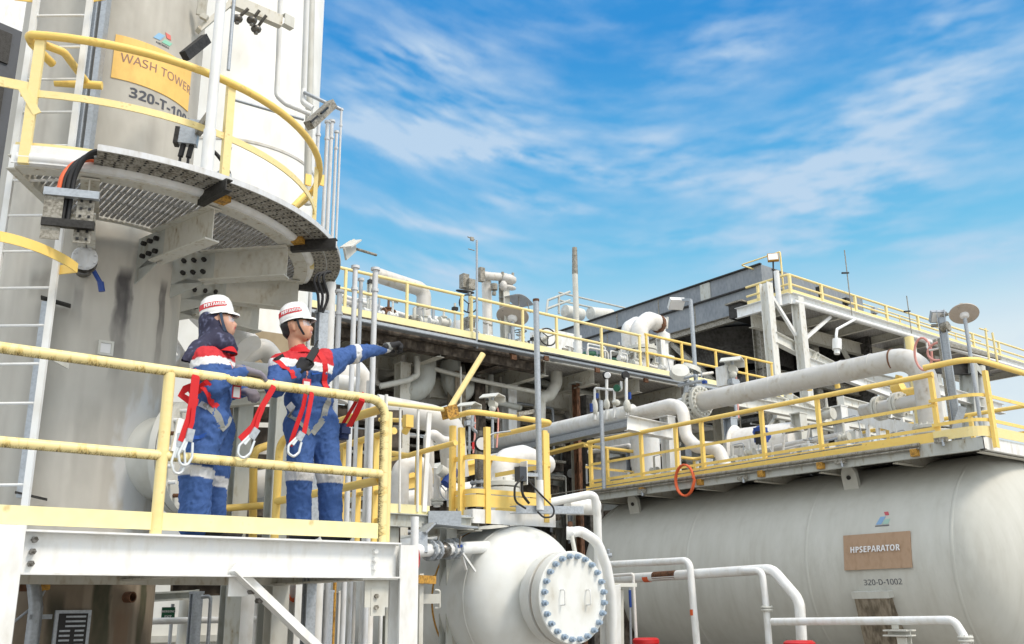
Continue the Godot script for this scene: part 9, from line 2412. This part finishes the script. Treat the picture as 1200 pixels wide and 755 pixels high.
func lanyards() -> void:
	M.hook = mat(Color(0.85, 0.87, 0.88), 0.35, null, Vector3.ONE, 0.3)
	var o := Vector3(0, 0, 1)
	var g := "red lanyards hooked over the foreground rail"
	var a := thing("lanyard", "broad red lanyard over the rail beside the woman's hip, with bundled hooks", "lanyard", Vector3(2.305, 3.082, -6.400), g)
	part(a, "webbing", strap([Vector3(2.415, 3.578, -6.500), Vector3(2.388, 3.595, -6.450), Vector3(2.363, 3.541, -6.405), Vector3(2.356, 3.378, -6.400), Vector3(2.344, 3.248, -6.400), Vector3(2.304, 3.094, -6.400)], 0.058, o), M.webbing)
	part(a, "webbing", strap([Vector3(2.362, 3.330, -6.390), Vector3(2.359, 3.231, -6.390), Vector3(2.346, 3.177, -6.390)], 0.03, o), M.webbing)
	part(a, "loop", strap([Vector3(2.390, 3.508, -6.500), Vector3(2.329, 3.474, -6.490), Vector3(2.307, 3.431, -6.500), Vector3(2.362, 3.393, -6.480), Vector3(2.419, 3.386, -6.470)], 0.05, o), M.webbing)
	snap_hook(a, Vector3(2.357, 3.184, -6.390), Vector3(2.319, 2.940, -6.390))
	snap_hook(a, Vector3(2.297, 3.152, -6.410), Vector3(2.292, 2.884, -6.410))
	part(a, "shock_pack", mb().bar(Vector3(2.305, 3.247, -6.420), Vector3(2.277, 3.025, -6.420), 0.07, 0.03, o), M.sign_white)
	var b := thing("lanyard", "red lanyard slanting from the rail between the two workers, its white hook hanging free", "lanyard", Vector3(2.723, 3.032, -6.400), g)
	part(b, "webbing", strap([Vector3(3.004, 3.588, -6.500), Vector3(2.965, 3.606, -6.450), Vector3(2.934, 3.543, -6.405), Vector3(2.845, 3.376, -6.400), Vector3(2.796, 3.248, -6.400), Vector3(2.708, 3.150, -6.400)], 0.042, o), M.webbing)
	part(b, "webbing", strap([Vector3(2.859, 3.388, -6.390), Vector3(2.832, 3.312, -6.390), Vector3(2.817, 3.237, -6.390)], 0.03, o), M.webbing)
	snap_hook(b, Vector3(2.824, 3.232, -6.390), Vector3(2.712, 3.030, -6.390))
	var c := thing("lanyard", "twisted red lanyard hanging from the rail in front of the man's trousers", "lanyard", Vector3(3.093, 3.064, -6.400), g)
	part(c, "webbing", strap([Vector3(3.309, 3.569, -6.500), Vector3(3.267, 3.594, -6.450), Vector3(3.241, 3.525, -6.405), Vector3(3.218, 3.387, -6.400), Vector3(3.191, 3.239, -6.400)], 0.036, o), M.webbing)
	part(c, "webbing", strap([Vector3(3.199, 3.535, -6.420), Vector3(3.184, 3.431, -6.420), Vector3(3.149, 3.320, -6.420), Vector3(3.109, 3.191, -6.420), Vector3(3.099, 3.140, -6.420)], 0.042, Vector3(0.5, 0.2, 1)), M.webbing)
	snap_hook(c, Vector3(3.175, 3.243, -6.395), Vector3(3.090, 3.075, -6.395))
	var d := thing("lanyard", "red lanyard looped round the rail near the yellow corner post", "lanyard", Vector3(3.550, 3.329, -6.500), g)
	part(d, "webbing", strap([Vector3(3.750, 3.564, -6.500), Vector3(3.704, 3.597, -6.450), Vector3(3.668, 3.539, -6.410), Vector3(3.671, 3.454, -6.500), Vector3(3.671, 3.369, -6.600)], 0.05, o), M.webbing)
	part(d, "webbing", strap([Vector3(3.696, 3.598, -6.500), Vector3(3.695, 3.520, -6.600), Vector3(3.686, 3.393, -6.750)], 0.03, o), M.webbing)
